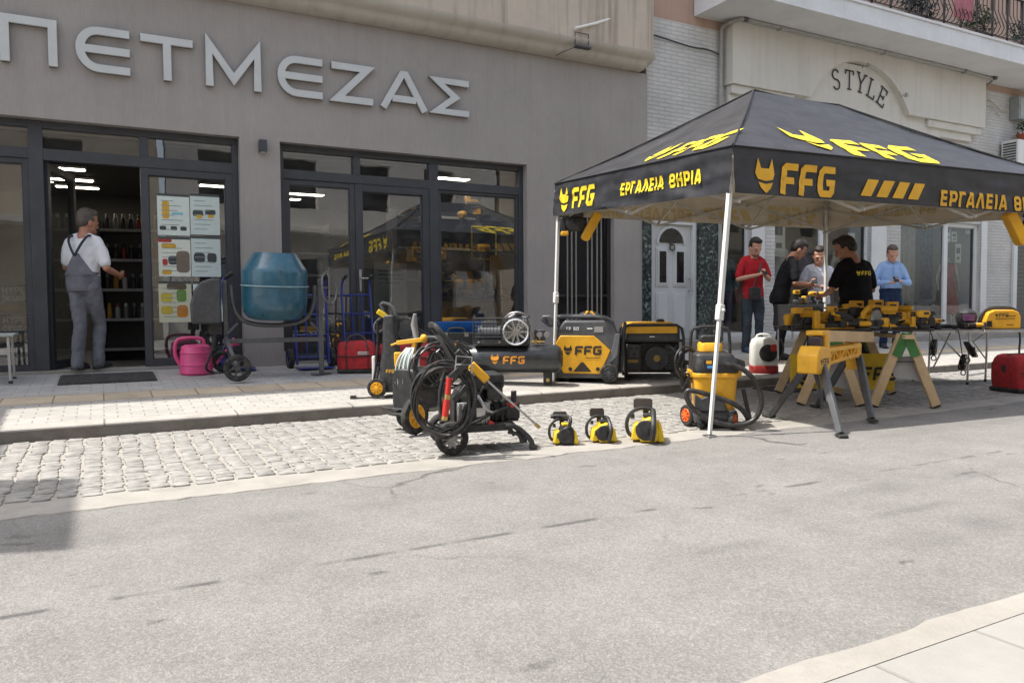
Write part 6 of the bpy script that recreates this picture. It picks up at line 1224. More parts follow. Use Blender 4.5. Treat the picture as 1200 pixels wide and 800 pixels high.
mb = MB(); F_ = flat((0, -.0815, 0), (1, 0, 0), (0, 0, 1)); ffg(mb, .045, F_, -.1, .15); mb.box(.02, .15, -.0816, -.081, .158, .166); mb.box(-.10, .14, -.0816, -.081, .125, .132); mb.box(.04, .13, -.0816, -.081, .05, .058); mb.box(-.2, -.14, -.083, -.0801, .03, .10); mb.build('lettering', INK, t, smooth=False)
def mask(lb, loc, rot, vis, k=1):
    t = thing('welding_mask', lb, 'mask', loc, rot, 'welding masks'); R = []
    for z, w_, d_ in ((0, .07, .06), (.06, .10, .10), (.14, .12, .13), (.2, .11, .13), (.24, .07, .09), (.255, .02, .03)): R.append([(w_*cos(a), -d_*sin(a)+.03, z) for a in [rad(-30+240*i/20) for i in range(21)]])
    mb = MB(); mb.ring(R, caps=True); mb.build('shell', BLK, t); mb = MB(); mb.prism(rp(.13, .08, .012), (0, -.106, .14), (1, 0, 0), (0, .05, 1), .012); mb.build('visor', vis, t, bevel=.003); mb = MB(); mb.torus((0, .03, .18), (0, .2, 1), .1, .008, 20, 5); mb.build('headband', DGR, t); t.scale = (k,)*3
VIS = mat('purple visor', (.12, .05, .12), .12, var=.2); VIS2 = mat('bronze visor', (.10, .05, .02), .15)
mask('welding mask with a purplish visor tipped back beside the amber welder', on_table(.10, -.05), R_(-20), VIS, 1.0)
mask('upright black welding mask with bronze visor at the left of the folding table', on_table(-.36, .05), R_(5), VIS2, .85)
G3 = 'tools on the folding table'
drill('long black and amber drill lying before the bronze visor mask', on_table(-.52, -.16), R_(175), .8, .1, G3); grinder('black bodied grinder beside the purple visor mask', on_table(.10, -.24), R_(10), .85, G3); planer('low amber planer at the left edge of the folding table', on_table(-.60, -.2), R_(180), .55, G3)
drill('amber drill with square battery hanging over the folding table front edge', on_table(-.38, -.27), R_(0), .6, 0, G3)
mb = MB(); mb.tube([on_table(-.45, .05, .03), on_table(-.2, .0, .035), on_table(.05, .06, .03), on_table(.3, -.02, .03)], .028, 8, smooth=2); tag(mb.build('welding_torch', CABLE), 'thick black welding torch lead lying along the folding table', 'cable')
def cord(lb, x, drop, tilt):
    t = thing('power_cord', lb, 'power cord', on_table(x, -.32), rad(-28), 'tied cords hanging from the folding table'); mb = MB(); mb.tube([(0, .12, .006), (0, .02, .01), (0, -.012, -.03), (tilt*.3, -.012, -drop)], .006, 6, smooth=1); mb.build('cord', CABLE, t)
    mb = MB()
    for k in range(5): c = V((tilt*.3+.012*(k-2)+tilt*.05, -.012+.006*(k % 2), -drop-.09)); mb.tube([c+V((.018*cos(a)+tilt*.12*sin(a), .006*sin(2*a), .095*sin(a))) for a in [2*pi*i/14 for i in range(14)]], .006, 5, closed=True)
    mb.build('bundle', CABLE, t); mb = MB(); mb.torus((tilt*.3+tilt*.12, -.01, -drop-.22), (0, 1, 0), .03, .007, 16, 5); mb.build('cord_loop', CABLE, t); mb = MB(); mb.bar((tilt*.3, -.012, -drop-.06), (tilt*.3+.002, -.012, -drop-.12), .05, .03); mb.build('plug', BLK, t)
cord('tied black cord hanging nearest the pine sawhorse leg', -.50, .12, .1); cord('tied black cord hanging lowest, in the middle of the folding table', -.16, .30, .15); cord('tied black cord hanging askew, rightmost under the folding table', .16, .15, -.5)
mb = MB(); mb.tube([on_table(.68, -.05, .12), on_table(.76, -.08, -.05), on_table(.72, -.1, -.35), on_table(.66, -.3, -.45), on_table(.60, -.5, -.30)], .012, 6, smooth=2); tag(mb.build('welder_cable', CABLE), 'black cable looping down from the welder to the large red bag', 'cable')
# ---------------------------------------------------------------- people
def remesh(mb, vox, smooth=2, fold=0, fs=(9, 9, 5)):
    me = mb.mesh('tmp', [], smooth=False); o = bpy.data.objects.new('tmp', me); COL.objects.link(o)
    md = o.modifiers.new('r', 'REMESH'); md.mode = 'VOXEL'; md.voxel_size = vox; md.adaptivity = 0
    dg = bpy.context.evaluated_depsgraph_get(); ne = bpy.data.meshes.new_from_object(o.evaluated_get(dg)); bpy.data.objects.remove(o); bpy.data.meshes.remove(me)
    bm = bmesh.new(); bm.from_mesh(ne)
    for _ in range(smooth): bmesh.ops.smooth_vert(bm, verts=bm.verts, factor=.5, use_axis_x=True, use_axis_y=True, use_axis_z=True)
    if fold:
        bm.normal_update()
        for v in bm.verts: p = v.co; k = noise.noise(V((p.x*fs[0], p.y*fs[1], p.z*fs[2])))+.6*noise.noise(V((p.x*fs[0]*2.3+p.z*9, p.y*fs[1]*2.1, p.z*fs[2]*3.5))); v.co = p+v.normal*fold*k
    bm.to_mesh(ne); bm.free(); ne.polygons.foreach_set('use_smooth', [True]*len(ne.polygons)); return ne
def put(name, me, m, par):
    me.materials.clear(); me.materials.append(m); o = bpy.data.objects.new(name, me); COL.objects.link(o); o.parent = par; return o
def limb(mb, pts, rs, n=12):
    mb.tube(pts, rs, n); mb.ell(pts[0], rs[0], rs[0], rs[0], 12, 8); mb.ell(pts[-1], rs[-1], rs[-1], rs[-1], 12, 8)
def hand(mb, w_, d, nrm, side, curl=1.0):
    """palm, four bent fingers of different length and a thumb from the side of the palm"""
    w_, d, nrm = V(w_), V(d).normalized(), V(nrm).normalized(); nrm = (nrm-d*nrm.dot(d)).normalized(); s_ = d.cross(nrm)*side
    mb.bar(w_-d*.01, w_+d*.085, .075, .028, nrm); mb.ell(w_+d*.045+nrm*.006, .03, .03, .022)
    for i, (off, ln) in enumerate(((.029, .9), (.010, 1), (-.010, .95), (-.028, .78))):
        p0 = w_+d*.075+s_*off; p1 = p0+(d*.9+nrm*.45*curl).normalized()*.038*ln; p2 = p1+(d*(1-.9*curl)+nrm*.9*curl+d*.1).normalized()*.028*ln; p3 = p2+(nrm*.8*curl+d*(1-1.3*curl)).normalized()*.02*ln
        mb.tube([p0, p1, p2, p3], [.0095, .009, .0085, .0075], 7)
    q = w_+d*.02+s_*.035; mb.tube([q, q+(s_*.6+d*.7+nrm*.35).normalized()*.04, q+(s_*.25+d*.95+nrm*.6).normalized()*.075], [.013, .011, .009], 7)
def head(mb, T):
    def E(c, x, y, z): mb.ell(T @ V(c), x, y, z, 18, 14, T.to_3x3())
    E((0, .012, .05), .074, .092, .085); E((0, -.01, .0), .066, .078, .098); E((0, -.045, -.07), .042, .042, .035); E((0, -.02, -.05), .058, .06, .055)
    E((0, -.088, -.012), .011, .018, .024); E((0, -.098, -.022), .014, .012, .010); E((0, -.074, .022), .055, .018, .012); E((0, -.076, -.062), .026, .012, .010)
    for s_ in (-1, 1): E((s_*.074, .008, -.008), .010, .022, .034)
SKIN = {}
def skin(nm, c):
    m = mat('skin '+nm, c, .55, var=.1, scale=18); m.node_tree.nodes['Principled BSDF'].inputs['Subsurface Weight'].default_value = .08; m.node_tree.nodes['Principled BSDF'].inputs['Subsurface Radius'].default_value = (.01, .005, .003); return m
def person(label, loc, rot, H, skn, hair, shirt, trous, shoes, armL, armR, pitch=25, yaw=0, lean=0, sleeve='short', tuck=False, girth=1.0, feetp=((.10, -.02), (-.10, .03)), beard=None, hips=0):
    t = thing('person', label, 'person', loc, rot); k = H/1.8; t.scale = (k, k, k)
    L = lambda z, y=0: V((hips*max(0, 1-abs(z-.95)*2), y-lean*max(0, z-.95)/.55, z))
    hz, sh = L(.95), L(1.45); neck0, neck1 = L(1.46), L(1.56); nb = L(1.535)
    HT = M4.Translation(nb) @ M4.Rotation(rad(yaw), 4, 'Z') @ M4.Rotation(rad(pitch), 4, 'X') @ M4.Translation((0, -.018, .128)) @ M4.Scale(1.17, 4)
    body = MB(); head(body, HT); body.tube([neck0, nb, HT @ V((0, .015, -.04))], [.075, .064, .062], 14)
    for s_ in (-1, 1): body.tube([nb+V((0, .02, -.01)), L(1.47, .012)+V((s_*.09, 0, 0)), L(1.43, .01)+V((s_*.165, 0, 0))], [.05, .042, .036], 10)
    tor = [(.88, .150, .105), (.95, .160, .112), (1.05, .146*girth, .10*girth), (1.18, .150*girth, .105*girth), (1.32, .172, .112), (1.42, .172, .10), (1.48, .12, .075)]
    torso = lambda e, zs=None: [(L(z, .01), a+e, b+e, (1, 0, 0), (0, 0, 1)) for z, a, b in (zs or tor)]
    body.loft(torso(-.012), 18)
    clothes = MB(); legs = MB(); shs = MB()
    for s_ in (-1, 1): clothes.tube([L(1.50, .018)+V((s_*.045, 0, 0)), L(1.475, .014)+V((s_*.10, 0, 0)), L(1.44, .01)+V((s_*.17, 0, 0))], [.052, .060, .062], 10)
    clothes.loft(([] if tuck else [(L(.85, .01), .180*girth, .128*girth, (1, 0, 0), (0, 0, 1)), (L(.95, .01), .182*girth, .134*girth, (1, 0, 0), (0, 0, 1))])+[(L(z, .01), a+.017, b+.017, (1, 0, 0), (0, 0, 1)) for z, a, b in tor[2:]], 22)
    for s_, arm in ((1, armL), (-1, armR)):
        S_ = L(1.435)+V((s_*.175, .01, 0)); el, wr = V(arm[0]), V(arm[1]); d = (wr-el).normalized()
        limb(body, [S_, S_*.5+el*.5, el], [.040, .040, .036]); limb(body, [el, el*.65+wr*.35, wr], [.038, .039, .026])
        hand(body, wr, arm[2] if len(arm) > 2 else d, arm[3] if len(arm) > 3 else (-s_, -.2, .3), s_, arm[4] if len(arm) > 4 else .9)
        if sleeve == 'short': e2 = S_+(el-S_)*.78; limb(clothes, [S_+V((-s_*.02, 0, .005)), S_*.5+e2*.5, e2], [.068, .066, .062], 14)
        else: limb(clothes, [S_+V((-s_*.02, 0, .005)), S_*.5+el*.5, el], [.066, .060, .052], 14); limb(clothes, [el, wr-d*.02], [.054, .038], 14)
        f = feetp[0] if s_ > 0 else feetp[1]; hp = hz+V((s_*.085, .01, -.02)); kn = V((f[0]*.9+hips*.3, f[1]-.035, .50)); an = V((f[0], f[1]+.02, .09))
        limb(body, [hp, kn, an], [.075, .05, .036]); limb(legs, [hp, hp*.5+kn*.5, kn, kn*.45+an*.55, an+V((0, 0, -.03))], [.098, .09, .070, .068, .066], 14)
        shs.loft([(V((f[0], f[1]+.06, .05)), .036, .05, (1, 0, 0), (0, 1, 0)), (V((f[0], f[1]+.02, .06)), .042, .06, (1, 0, 0), (0, 1, 0)), (V((f[0]+s_*.01, f[1]-.08, .045)), .046, .045, (1, 0, 0), (0, 1, 0)), (V((f[0]+s_*.02, f[1]-.17, .032)), .043, .032, (1, 0, 0), (0, 1, 0)), (V((f[0]+s_*.022, f[1]-.205, .026)), .026, .022, (1, 0, 0), (0, 1, 0))], 16); shs.box(f[0]-.04, f[0]+.04, f[1]-.18, f[1]+.085, 0, .02)
    legs.loft([(L(.84), .10, .08, (1, 0, 0), (0, 0, 1)), (L(.92), .165, .118, (1, 0, 0), (0, 0, 1)), (L(1.0, .01), .168*(girth if tuck else .93), .118*(girth if tuck else .9), (1, 0, 0), (0, 0, 1))]+([(L(1.05, .01), .170*girth, .122*girth, (1, 0, 0), (0, 0, 1))] if tuck else []), 20)
    b = put('body', remesh(body, .0075, 2), skn, t)
    put('shirt', remesh(clothes, .0095, 2, .011, (8, 8, 4)), shirt, t); put('trousers', remesh(legs, .0105, 2, .011, (9, 9, 6)), trous, t); put('shoes', remesh(shs, .009, 2), shoes, t)
    hr = MB(); R3 = HT.to_3x3()
    hr.ell(HT @ V((0, .026, .062)), .079, .090, .088, 20, 14, R3); hr.ell(HT @ V((0, .048, .02)), .072, .064, .078, 18, 12, R3); hr.ell(HT @ V((0, -.030, .108)), .060, .048, .036, 18, 12, R3)
    for s_ in (-1, 1): hr.ell(HT @ V((s_*.066, .005, .035)), .013, .03, .03, 10, 8, R3)
    put('hair', remesh(hr, .008, 1, .003, (60, 60, 60)), hair, t)
    fc = MB()
    for s_ in (-1, 1): fc.ell(HT @ V((s_*.031, -.0775, .003)), .011, .008, .006, 10, 8, R3); fc.bar(HT @ V((s_*.014, -.086, .021)), HT @ V((s_*.05, -.076, .022)), .008, .008)
    fc.build('eyes_and_brows', hair, t); fc = MB(); fc.bar(HT @ V((-.022, -.088, -.062)), HT @ V((.022, -.088, -.062)), .007, .006); fc.build('mouth', mat('lips', (.30, .10, .08), .5), t)
    if beard: fb = MB(); fb.ell(HT @ V((0, -.043, -.074)), .050, .047, .036, 16, 10, R3); fb.build('beard', beard, t)
    t['_h'] = 0; del t['_h']; return t, HT
SK1 = skin('light', (.52, .28, .19)); SK2 = skin('tanned', (.38, .18, .11)); HAIR = mat('dark brown hair', (.018, .012, .009), .6, var=.4, scale=60); HGREY = mat('greying hair', (.09, .075, .062), .6, var=.4, scale=60); STUB = mat('stubble skin', (.22, .12, .085), .7, var=.2)
TRED = mat('red cotton', (.40, .022, .03), .85, var=.15, scale=5, spec=.12); TBLK = mat('black cotton', (.014, .014, .016), .9, var=.3, scale=5, spec=.12); TWHT = mat('white cotton', (.66, .67, .70), .85, var=.06, scale=5, spec=.12); SBLU = mat('light blue shirt cotton', (.26, .40, .66), .85, var=.08, scale=5, spec=.12); SWHT = mat('pale shirt cotton', (.50, .54, .62), .85, var=.06, spec=.12)
JEAN = mat('washed grey jeans', (.055, .068, .085), .9, var=.3, scale=6, spec=.12); JNVY = mat('dark blue jeans', (.02, .035, .08), .9, var=.3, scale=6, spec=.12); PBLK = mat('black trousers', (.016, .016, .018), .9, var=.3, spec=.12); OVER = mat('grey work overall cloth', (.165, .17, .195), .9, var=.22, scale=6, spec=.12); SHOE = mat('dark shoes', (.03, .03, .035), .6); SBLUE = mat('blue trainers', (.04, .07, .14), .6)
PHON = mat('black phone', (.01, .01, .012), .2)
def held(name, label, cat, par, p, rx, size, m=PHON, rz=0):
    mb = MB(); mb.prism(rp(size[0], size[1], .008, 2), (0, 0, 0), (1, 0, 0), (0, 1, 0), size[2]); o = mb.build(name, m, None, bevel=.002); bpy.context.view_layer.update()
    o.matrix_world = par.matrix_world @ M4.Translation(p) @ M4.Rotation(rz, 4, 'Z') @ M4.Rotation(rx, 4, 'X'); sc = par.scale.x; return tag(o, label, cat)
# man in red
t, HT = person('man in a red T-shirt with crossbody bag looking down at his phone', (9.40, 9.13, zp(9.13)), rad(-16), 1.86, SK1, HAIR, TRED, JEAN, SBLUE, ((.27, -.02, 1.16), (.06, -.26, 1.22), (-.7, -.5, .25), (-.3, -.4, .8)), ((-.27, -.02, 1.16), (-.06, -.26, 1.22), (.7, -.5, .25), (.3, -.4, .8)), pitch=24, beard=STUB)
red = t
held('phone', 'black phone held by the man in red', 'phone', t, (0, -.335, 1.265), rad(38), (.075, .15, .009))
mb = MB(); mb.tube([(.07, .10, 1.46), (.10, -.03, 1.485), (.06, -.128, 1.36), (-.04, -.148, 1.12), (-.10, -.155, .96)], .013, 6, smooth=2); mb.tube([(.07, .10, 1.46), (-.02, .135, 1.2), (-.15, .06, .98)], .012, 6, smooth=2); mb.build('bag_strap', BLK, t)
mb = MB(); mb.prism(rp(.19, .2, .03), (-.06, -.14, .93), (1, 0, 0), (0, 0, 1), .06); mb.build('crossbody_bag', BLK, t, bevel=.015)
# man in black, bent over the table
t, HT = person('man in a black T-shirt in profile, bowed over the small table', (9.03, 8.22, zp(8.22)), rad(58), 1.80, SK2, HAIR, TBLK, PBLK, SHOE, ((.26, -.16, 1.14), (.13, -.40, 1.10), (-.2, -1, 0), (0, 0, -1)), ((-.26, -.14, 1.14), (-.08, -.42, 1.12), (.1, -1, -.05), (.3, 0, -1), .6), pitch=34, lean=.16, girth=1.05)
# man in pale shirt behind the table
t, HT = person('man in a pale shirt holding a dark phone behind the tent pole', (9.62, 8.02, zp(8.02)), rad(-44), 1.70, SK1, HAIR, SWHT, PBLK, SHOE, ((.26, -.03, 1.14), (.10, -.27, 1.12), (-.6, -.6, .1), (-.3, -.3, .8)), ((-.27, -.04, 1.15), (-.15, -.30, 1.20), (.3, -.7, .3), (.3, -.4, .8)), pitch=22, sleeve='short')
held('phone', 'dark phone held by the man in the pale shirt', 'phone', t, (-.10, -.385, 1.26), rad(40), (.08, .16, .01))
# salesman seen from behind
t, HT = person('man in a black T-shirt with yellow FFG on his back, seen from behind', (7.96, 6.08, .015), rad(172), 1.80, SK2, HAIR, TBLK, PBLK, SHOE, ((.28, -.06, 1.16), (.16, -.30, 1.10), (-.1, -1, 0), (0, 0, -1)), ((-.29, -.08, 1.16), (-.22, -.34, 1.10), (.1, -1, -.05), (.2, 0, -1)), pitch=26, yaw=42, lean=.06, girth=1.16, beard=STUB); t.scale = (1.12, 1.1, 1.0)
mb = MB(); fm = lambda u, v, n: (.085-u, .152+n-.5*(u-.05)**2-.1*v, 1.325+v); e = emblem(mb, .055, fm, -.06, 0, .9); write(mb, 'FFG', .05, lambda u, v, n: fm(u, v, n), .0, .0, .22, .08, .16, sx=1.1, sub=3); mb.build('back_lettering', YLET, t, smooth=False)
# man in blue shirt
t, HT = person('man in a light blue long sleeved shirt reading his phone', (12.5, 8.85, zp(8.85)), rad(-38), 1.83, SK1, HGREY, SBLU, JNVY, SHOE, ((.29, -.02, 1.14), (.08, -.27, 1.17), (-.75, -.4, .1), (-.3, -.4, .8)), ((-.29, -.02, 1.14), (-.09, -.27, 1.15), (.75, -.4, .1), (.3, -.4, .8)), pitch=22, sleeve='long', girth=1.10, tuck=True)
held('phone', 'dark phone held by the man in the light blue shirt', 'phone', t, (-.02, -.345, 1.20), rad(35), (.078, .155, .009))
mb = MB()
for s_ in (-1, 1): mb.tube([(s_*.01, -.075, 1.475), (s_*.06, -.05, 1.515), (s_*.075, .02, 1.535), (0, .075, 1.54)], .016, 6, smooth=1)
mb.bar((0, -.128, 1.44), (0, -.140, 1.10), .022, .004); mb.build('collar', SBLU, t)
# workman in the doorway
t, HT = person('workman in grey overalls and white T-shirt stepping into the doorway, seen from behind', (-.17, 10.10, zp(10.1)+.045), rad(150), 1.83, SK2, HGREY, TWHT, OVER, SHOE, ((.235, -.06, 1.16), (.10, -.27, 1.10), (-.2, -1, .1), (-1, 0, .2)), ((-.28, .02, 1.14), (-.29, -.24, 1.07), (.05, -1, .25), (1, 0, .3)), pitch=10, yaw=-34, lean=.05, girth=1.06, feetp=((.05, .06), (-.08, -.12)), hips=-.02, tuck=True)
mb = MB(); mb.loft([(V((0, .0, .88)), .172, .128, (1, 0, 0), (0, 0, 1)), (V((0, .005, .98)), .184, .140, (1, 0, 0), (0, 0, 1)), (V((0, .01, 1.10)), .184, .142, (1, 0, 0), (0, 0, 1))], 24)
mb.loft([(V((0, .075, 1.06)), .170, .08, (1, 0, 0), (0, 0, 1)), (V((0, .085, 1.15)), .125, .07, (1, 0, 0), (0, 0, 1)), (V((0, .11, 1.23)), .07, .060, (1, 0, 0), (0, 0, 1)), (V((0, .105, 1.30)), .025, .052, (1, 0, 0), (0, 0, 1))], 18); put('overall_bib', remesh(mb, .009, 2, .005), OVER, t)
mb = MB()
for s_ in (-1, 1): mb.tube([(0, .155, 1.27), (s_*.045, .148, 1.36), (s_*.09, .118, 1.455), (s_*.105, .03, 1.525), (s_*.10, -.085, 1.46)], [.014]*20, 6, smooth=1)
mb.build('braces', mat('dark strap', (.02, .025, .04), .8), t)
# ---------------------------------------------------------------- inside the hardware shop
LED = emit('lit ceiling panel', (1, .88, .70), 9)
for (x, y, lb) in ((-.45, 12.5, 'lit ceiling panel nearest in the open doorway'), (-.36, 13.5, 'middle one of three lit ceiling panels seen through the doorway'), (-.28, 14.3, 'deepest lit ceiling panel seen through the doorway'), (1.75, 13.2, 'lit ceiling panel above the poster door'), (3.2, 13.5, 'larger lit ceiling panel seen in the pane right of the pillar'), (2.95, 14.2, 'deeper lit ceiling panel in the pane right of the pillar'), (5.2, 12.2, 'lit ceiling panel over the tool display'), (4.8, 10.9, 'added lit panel brightening the tool display close behind the big right pane')):  # the last panel is added to brighten the tool display
    t = thing('ceiling_light', lb, 'ceiling light', (x, y, 2.98), 0, 'lit panels in the shop'); mb = MB(); mb.box(-.32, .32, -.1, .1, 0, .035); mb.build('housing', WHT, t); mb = MB(); mb.box(-.30, .30, -.085, .085, -.006, -.001); mb.build('diffuser', LED, t)
SHB = mat('dark shelf metal', (.06, .06, .065), .5); SHE = mat('pale shelf edge', (.4, .4, .4), .5)
def shelves(lb, loc, rot, w_, d, h, n):
    t = thing('shelf_unit', lb, 'shelf', loc, rot, 'shelves in the shop'); mb = MB(); mb.box(-w_/2, w_/2, d/2-.01, d/2, 0, h)
    for x in (-w_/2, w_/2-.03): mb.box(x, x+.03, -d/2, d/2-.01, 0, h)
    mb.build('back_and_sides', SHB, t)
    for i in range(n): z = .15+i*(h-.3)/(n-1); mb = MB(); mb.box(-w_/2+.031, w_/2-.031, -d/2+.012, d/2-.012, z, z+.02); b = mb.build('shelf_board', SHB, t); mb = MB(); mb.box(-w_/2+.031, w_/2-.031, -d/2-.004, -d/2+.011, z-.012, z+.028); mb.build('price_rail', SHE, b)
    return t
FZ = .273
shelves('tall dark shelf of spray bottles behind the workman', (.95, 12.4, FZ), rad(-8), 1.9, .4, 2.0, 5)
BC = [mat('can %s' % n, c, .4) for n, c in (('black', (.02, .02, .022)), ('grey', (.2, .2, .2)), ('red', (.3, .03, .02)), ('white', (.5, .5, .48)), ('amber', (.5, .26, .02)))]
protos = []
for i, c in enumerate(BC):
    t = thing('spray_can', 'spray can on the shelf behind the workman', 'can', (0, 0, 0), 0, 'cans on the shop shelf'); mb = MB(); mb.lathe((0, 0, 0), (0, 0, 1), [(.031, 0), (.033, .01), (.033, .15), (.022, .17), (.002, .172)], 14); mb.build('can', c, t); mb = MB(); mb.lathe((0, 0, .172), (0, 0, 1), [(.024, 0), (.024, .04), (.015, .055), (.002, .056)], 12); mb.build('cap', BC[(i*2+1) % 5], t); protos.append(t)
rg = random.Random(5); first = [True]*5; ca, sa = cos(rad(-8)), sin(rad(-8))
for i in range(1, 5):
    for k in range(16):
        x = -.84+k*.107+rg.uniform(-.01, .01); y = -.12+rg.uniform(-.02, .02); z = FZ+.15+i*1.7/4+.021; c = rg.choice([0, 0, 0, 1, 2, 3, 4]); p = V((.95+x*ca-y*sa, 12.4+x*sa+y*ca, z))
        if first[c]: o = protos[c]; o.location = p; first[c] = False
        else: o = copy_tree(protos[c]); o.location = p
        o['label'] = 'small dark spray can in the rows on the shelf behind the workman'
shelves('grey shelf deep inside behind the glazed poster door', (2.6, 13.6, FZ), 0, 2.0, .45, 2.2, 6); shelves('dark wall shelf with tools behind the right window', (5.0, 11.5, FZ), 0, 1.9, .45, 2.3, 5)
# posters stuck inside the glazed leaf
PC = [(.62, .70, .66), (.55, .64, .62), (.66, .70, .62)]
def poster(lb, x, z, w_, h, base, blobs, hd=(.06, .07, .07)):
    t = thing('poster', lb, 'poster', (x, YG-.012, z), 0, 'posters on the glazed door'); mb = MB(); mb.box(0, w_, 0, .002, 0, h); mb.build('sheet', mat('poster paper %s' % lb[:14], base, .6, var=.05), t)
    mb = MB(); mb.box(0.0, w_, -.0014, -.0002, h*.94, h); mb.build('heading', mat('poster heading', hd, .6), t)
    for i, (a, b, c, d, col) in enumerate(blobs): mb = MB(); P = rp(c*w_, d*h, min(c*w_, d*h)*.3, 3, (a+c/2)*w_, (b+d/2)*h); mb.prism([(u, v) for u, v in P], (0, -.0002-.0003*(i % 3), 0), (1, 0, 0), (0, 0, 1), .001); mb.build('picture', mat('print %s' % (col,), col, .6), t, smooth=False)
    mb = MB()
    for i in range(7): mb.box(w_*.12, w_*(.5+.35*((i*37) % 10)/10), -.0016, -.0003, h*(.82-.115*i), h*(.83-.115*i)+.003)
    mb.build('fine_print', mat('grey print', (.25, .28, .28), .6), t)
AM, BK, RD, GN = (.6, .36, .03), (.05, .06, .06), (.4, .04, .03), (.12, .25, .05)
poster('top left poster with an amber tool on pale green', .63, 1.90, .36, .50, PC[0], [(.15, .4, .22, .42, AM), (.45, .5, .35, .06, (.2, .5, .6)), (.06, .12, .2, .1, BK), (.4, .12, .2, .1, BK), (.7, .12, .2, .1, BK)])
poster('top right poster with two tilted dark saws', 1.0, 1.92, .34, .50, PC[1], [(.08, .45, .36, .14, BK), (.5, .5, .36, .12, BK), (.2, .4, .2, .08, AM), (.6, .42, .2, .08, AM)])
poster('middle left poster with red heading and a tool on brown', .63, 1.40, .36, .48, PC[2], [(0, .86, .42, .1, RD), (.1, .72, .45, .1, AM), (.55, .1, .42, .55, (.18, .14, .11)), (.3, .3, .3, .22, BK), (.1, .05, .3, .12, AM), (.12, .28, .16, .16, RD)])
poster('middle right poster with two dark machines on pale green', 1.0, 1.40, .34, .50, PC[1], [(.08, .35, .38, .24, BK), (.54, .35, .32, .24, BK)])
poster('lower left poster with fruit and plant pictures', .62, .84, .37, .50, (.55, .56, .42), [(.06, .5, .36, .22, (.5, .42, .05)), (.54, .5, .3, .3, GN), (.06, .2, .36, .2, (.5, .4, .05)), (.54, .12, .34, .3, (.5, .2, .02)), (.25, .8, .6, .14, (.1, .08, .05))])
poster('lower right poster half hidden by the mixer motor cover', 1.01, .84, .34, .50, PC[0], [(.1, .3, .7, .4, (.3, .36, .4))])
# cartons in the left window
for i, (z, lb) in enumerate(((.30, 'lowest printed carton in the left shop window'), (.63, 'middle printed carton in the left shop window'), (.97, 'topmost printed carton in the left shop window'))):
    t = thing('carton', lb, 'carton', (-.97, 10.62, z), 0, 'stacked cartons in the window'); mb = MB(); mb.box(-.35, .27, -.18, .2, 0, .325); mb.build('box', mat('carton black', (.05, .048, .045), .7), t, bevel=.004)
    mb = MB(); mb.box(-.35, .272, -.1815, -.1802, .02, .085); mb.build('band', mat('carton ochre', (.42, .28, .06), .7), t); mb = MB(); F_ = flat((-.02, -.182, .20), (1, 0, 0), (0, 0, 1)); write(mb, 'HYPER', .075, F_, 0, 0.02, .2, 0, .1); write(mb, 'DESIGN', .06, F_, 0, -.065, .2, 0, .1); mb.build('lettering', WLET, t, smooth=False)
t = thing('office_printer', 'pale box with a round dark dial on the window shelf left of the cartons', 'machine', (-1.45, 10.5, .72)); mb = MB(); mb.box(-.3, .12, -.15, .2, 0, .26); mb.build('casing', mat('pale machine casing', (.4, .42, .4), .5), t, bevel=.01); mb = MB(); mb.lathe((.02, -.151, .12), (0, -1, 0), [(.06, 0), (.06, .015), (.002, .018)]); mb.build('dial', BLK, t); mb = MB(); mb.box(-.3, .12, -.14, .19, -.42, -.004); mb.build('stand', SHB, t)
# display behind the big right pane
t = thing('display_bench', 'amber display bench with machines behind the right pane', 'display bench', (4.95, 10.55, FZ)); mb = MB(); mb.box(-.55, .5, -.18, .25, .35, .82); mb.build('cabinet', YEL, t, bevel=.01); mb = MB(); mb.box(-.6, .55, -.22, .28, .82, .86); mb.box(-.55, .5, -.17, .24, 0, .35); mb.build('worktop', BLK, t); mb = MB(); mb.cyl((.06, -.19, .62), (.06, -.22, .62), .11); mb.build('round_emblem', BLUEW, t)
GD = 'tools shown behind the right pane'
for i, (x, y, z, f, lb) in enumerate(((4.6, 10.52, 1.14, jigsaw, 'jigsaw at the left of the amber display bench'), (4.85, 10.55, 1.14, grinder, 'grinder in the middle of the amber display bench'), (5.15, 10.52, 1.14, drill, 'drill at the right of the amber display bench'), (5.15, 11.25, 2.25, drill, 'drill on the upper display shelf behind the right pane'), (5.45, 11.25, 2.25, driver, 'driver on the upper display shelf behind the right pane'), (5.35, 11.25, 2.6, jigsaw, 'jigsaw highest on the display wall'), (4.75, 11.25, 1.7, circsaw, 'circular saw on the mid display shelf'), (5.3, 11.25, 1.25, sander, 'sander low on the display wall'))): f(lb, (x, y, z), R_(i*40), 1.3, g=GD)
t = thing('display_stand', 'thin yellow rectangular frame standing in the right window', 'display frame', (5.08, 10.72, 1.13)); mb = MB(); mb.bar((-.0, 0, .62), (.42, 0, .62), .02, .02); mb.bar((-.0, 0, 1.12), (.42, 0, 1.12), .02, .02); mb.bar((0, 0, .62), (0, 0, 1.12), .02, .02); mb.bar((.42, 0, .62), (.42, 0, 1.12), .02, .02); mb.build('rim', YLET, t); mb = MB(); mb.box(.2, .22, -.01, .01, -.0, .61); mb.build('post', STEEL, t)
mb = MB(); mb.prism(rp(.2, .58, .03), (5.38, 10.5, 1.5), (1, 0, 0), (0, 0, 1), .02); o = tag(mb.build('hanging_sign', YEL), 'tall yellow card hung at the right edge of the right window', 'card')
for x, lb in ((4.45, 'thin white rod standing at the left of the right pane'), (3.35, 'thin white rod standing behind the glass door')): mb = MB(); mb.tube([(x, 10.75, FZ), (x, 10.75, 2.2)], .012, 6); tag(mb.build('display_rod', WHT), lb, 'rod')
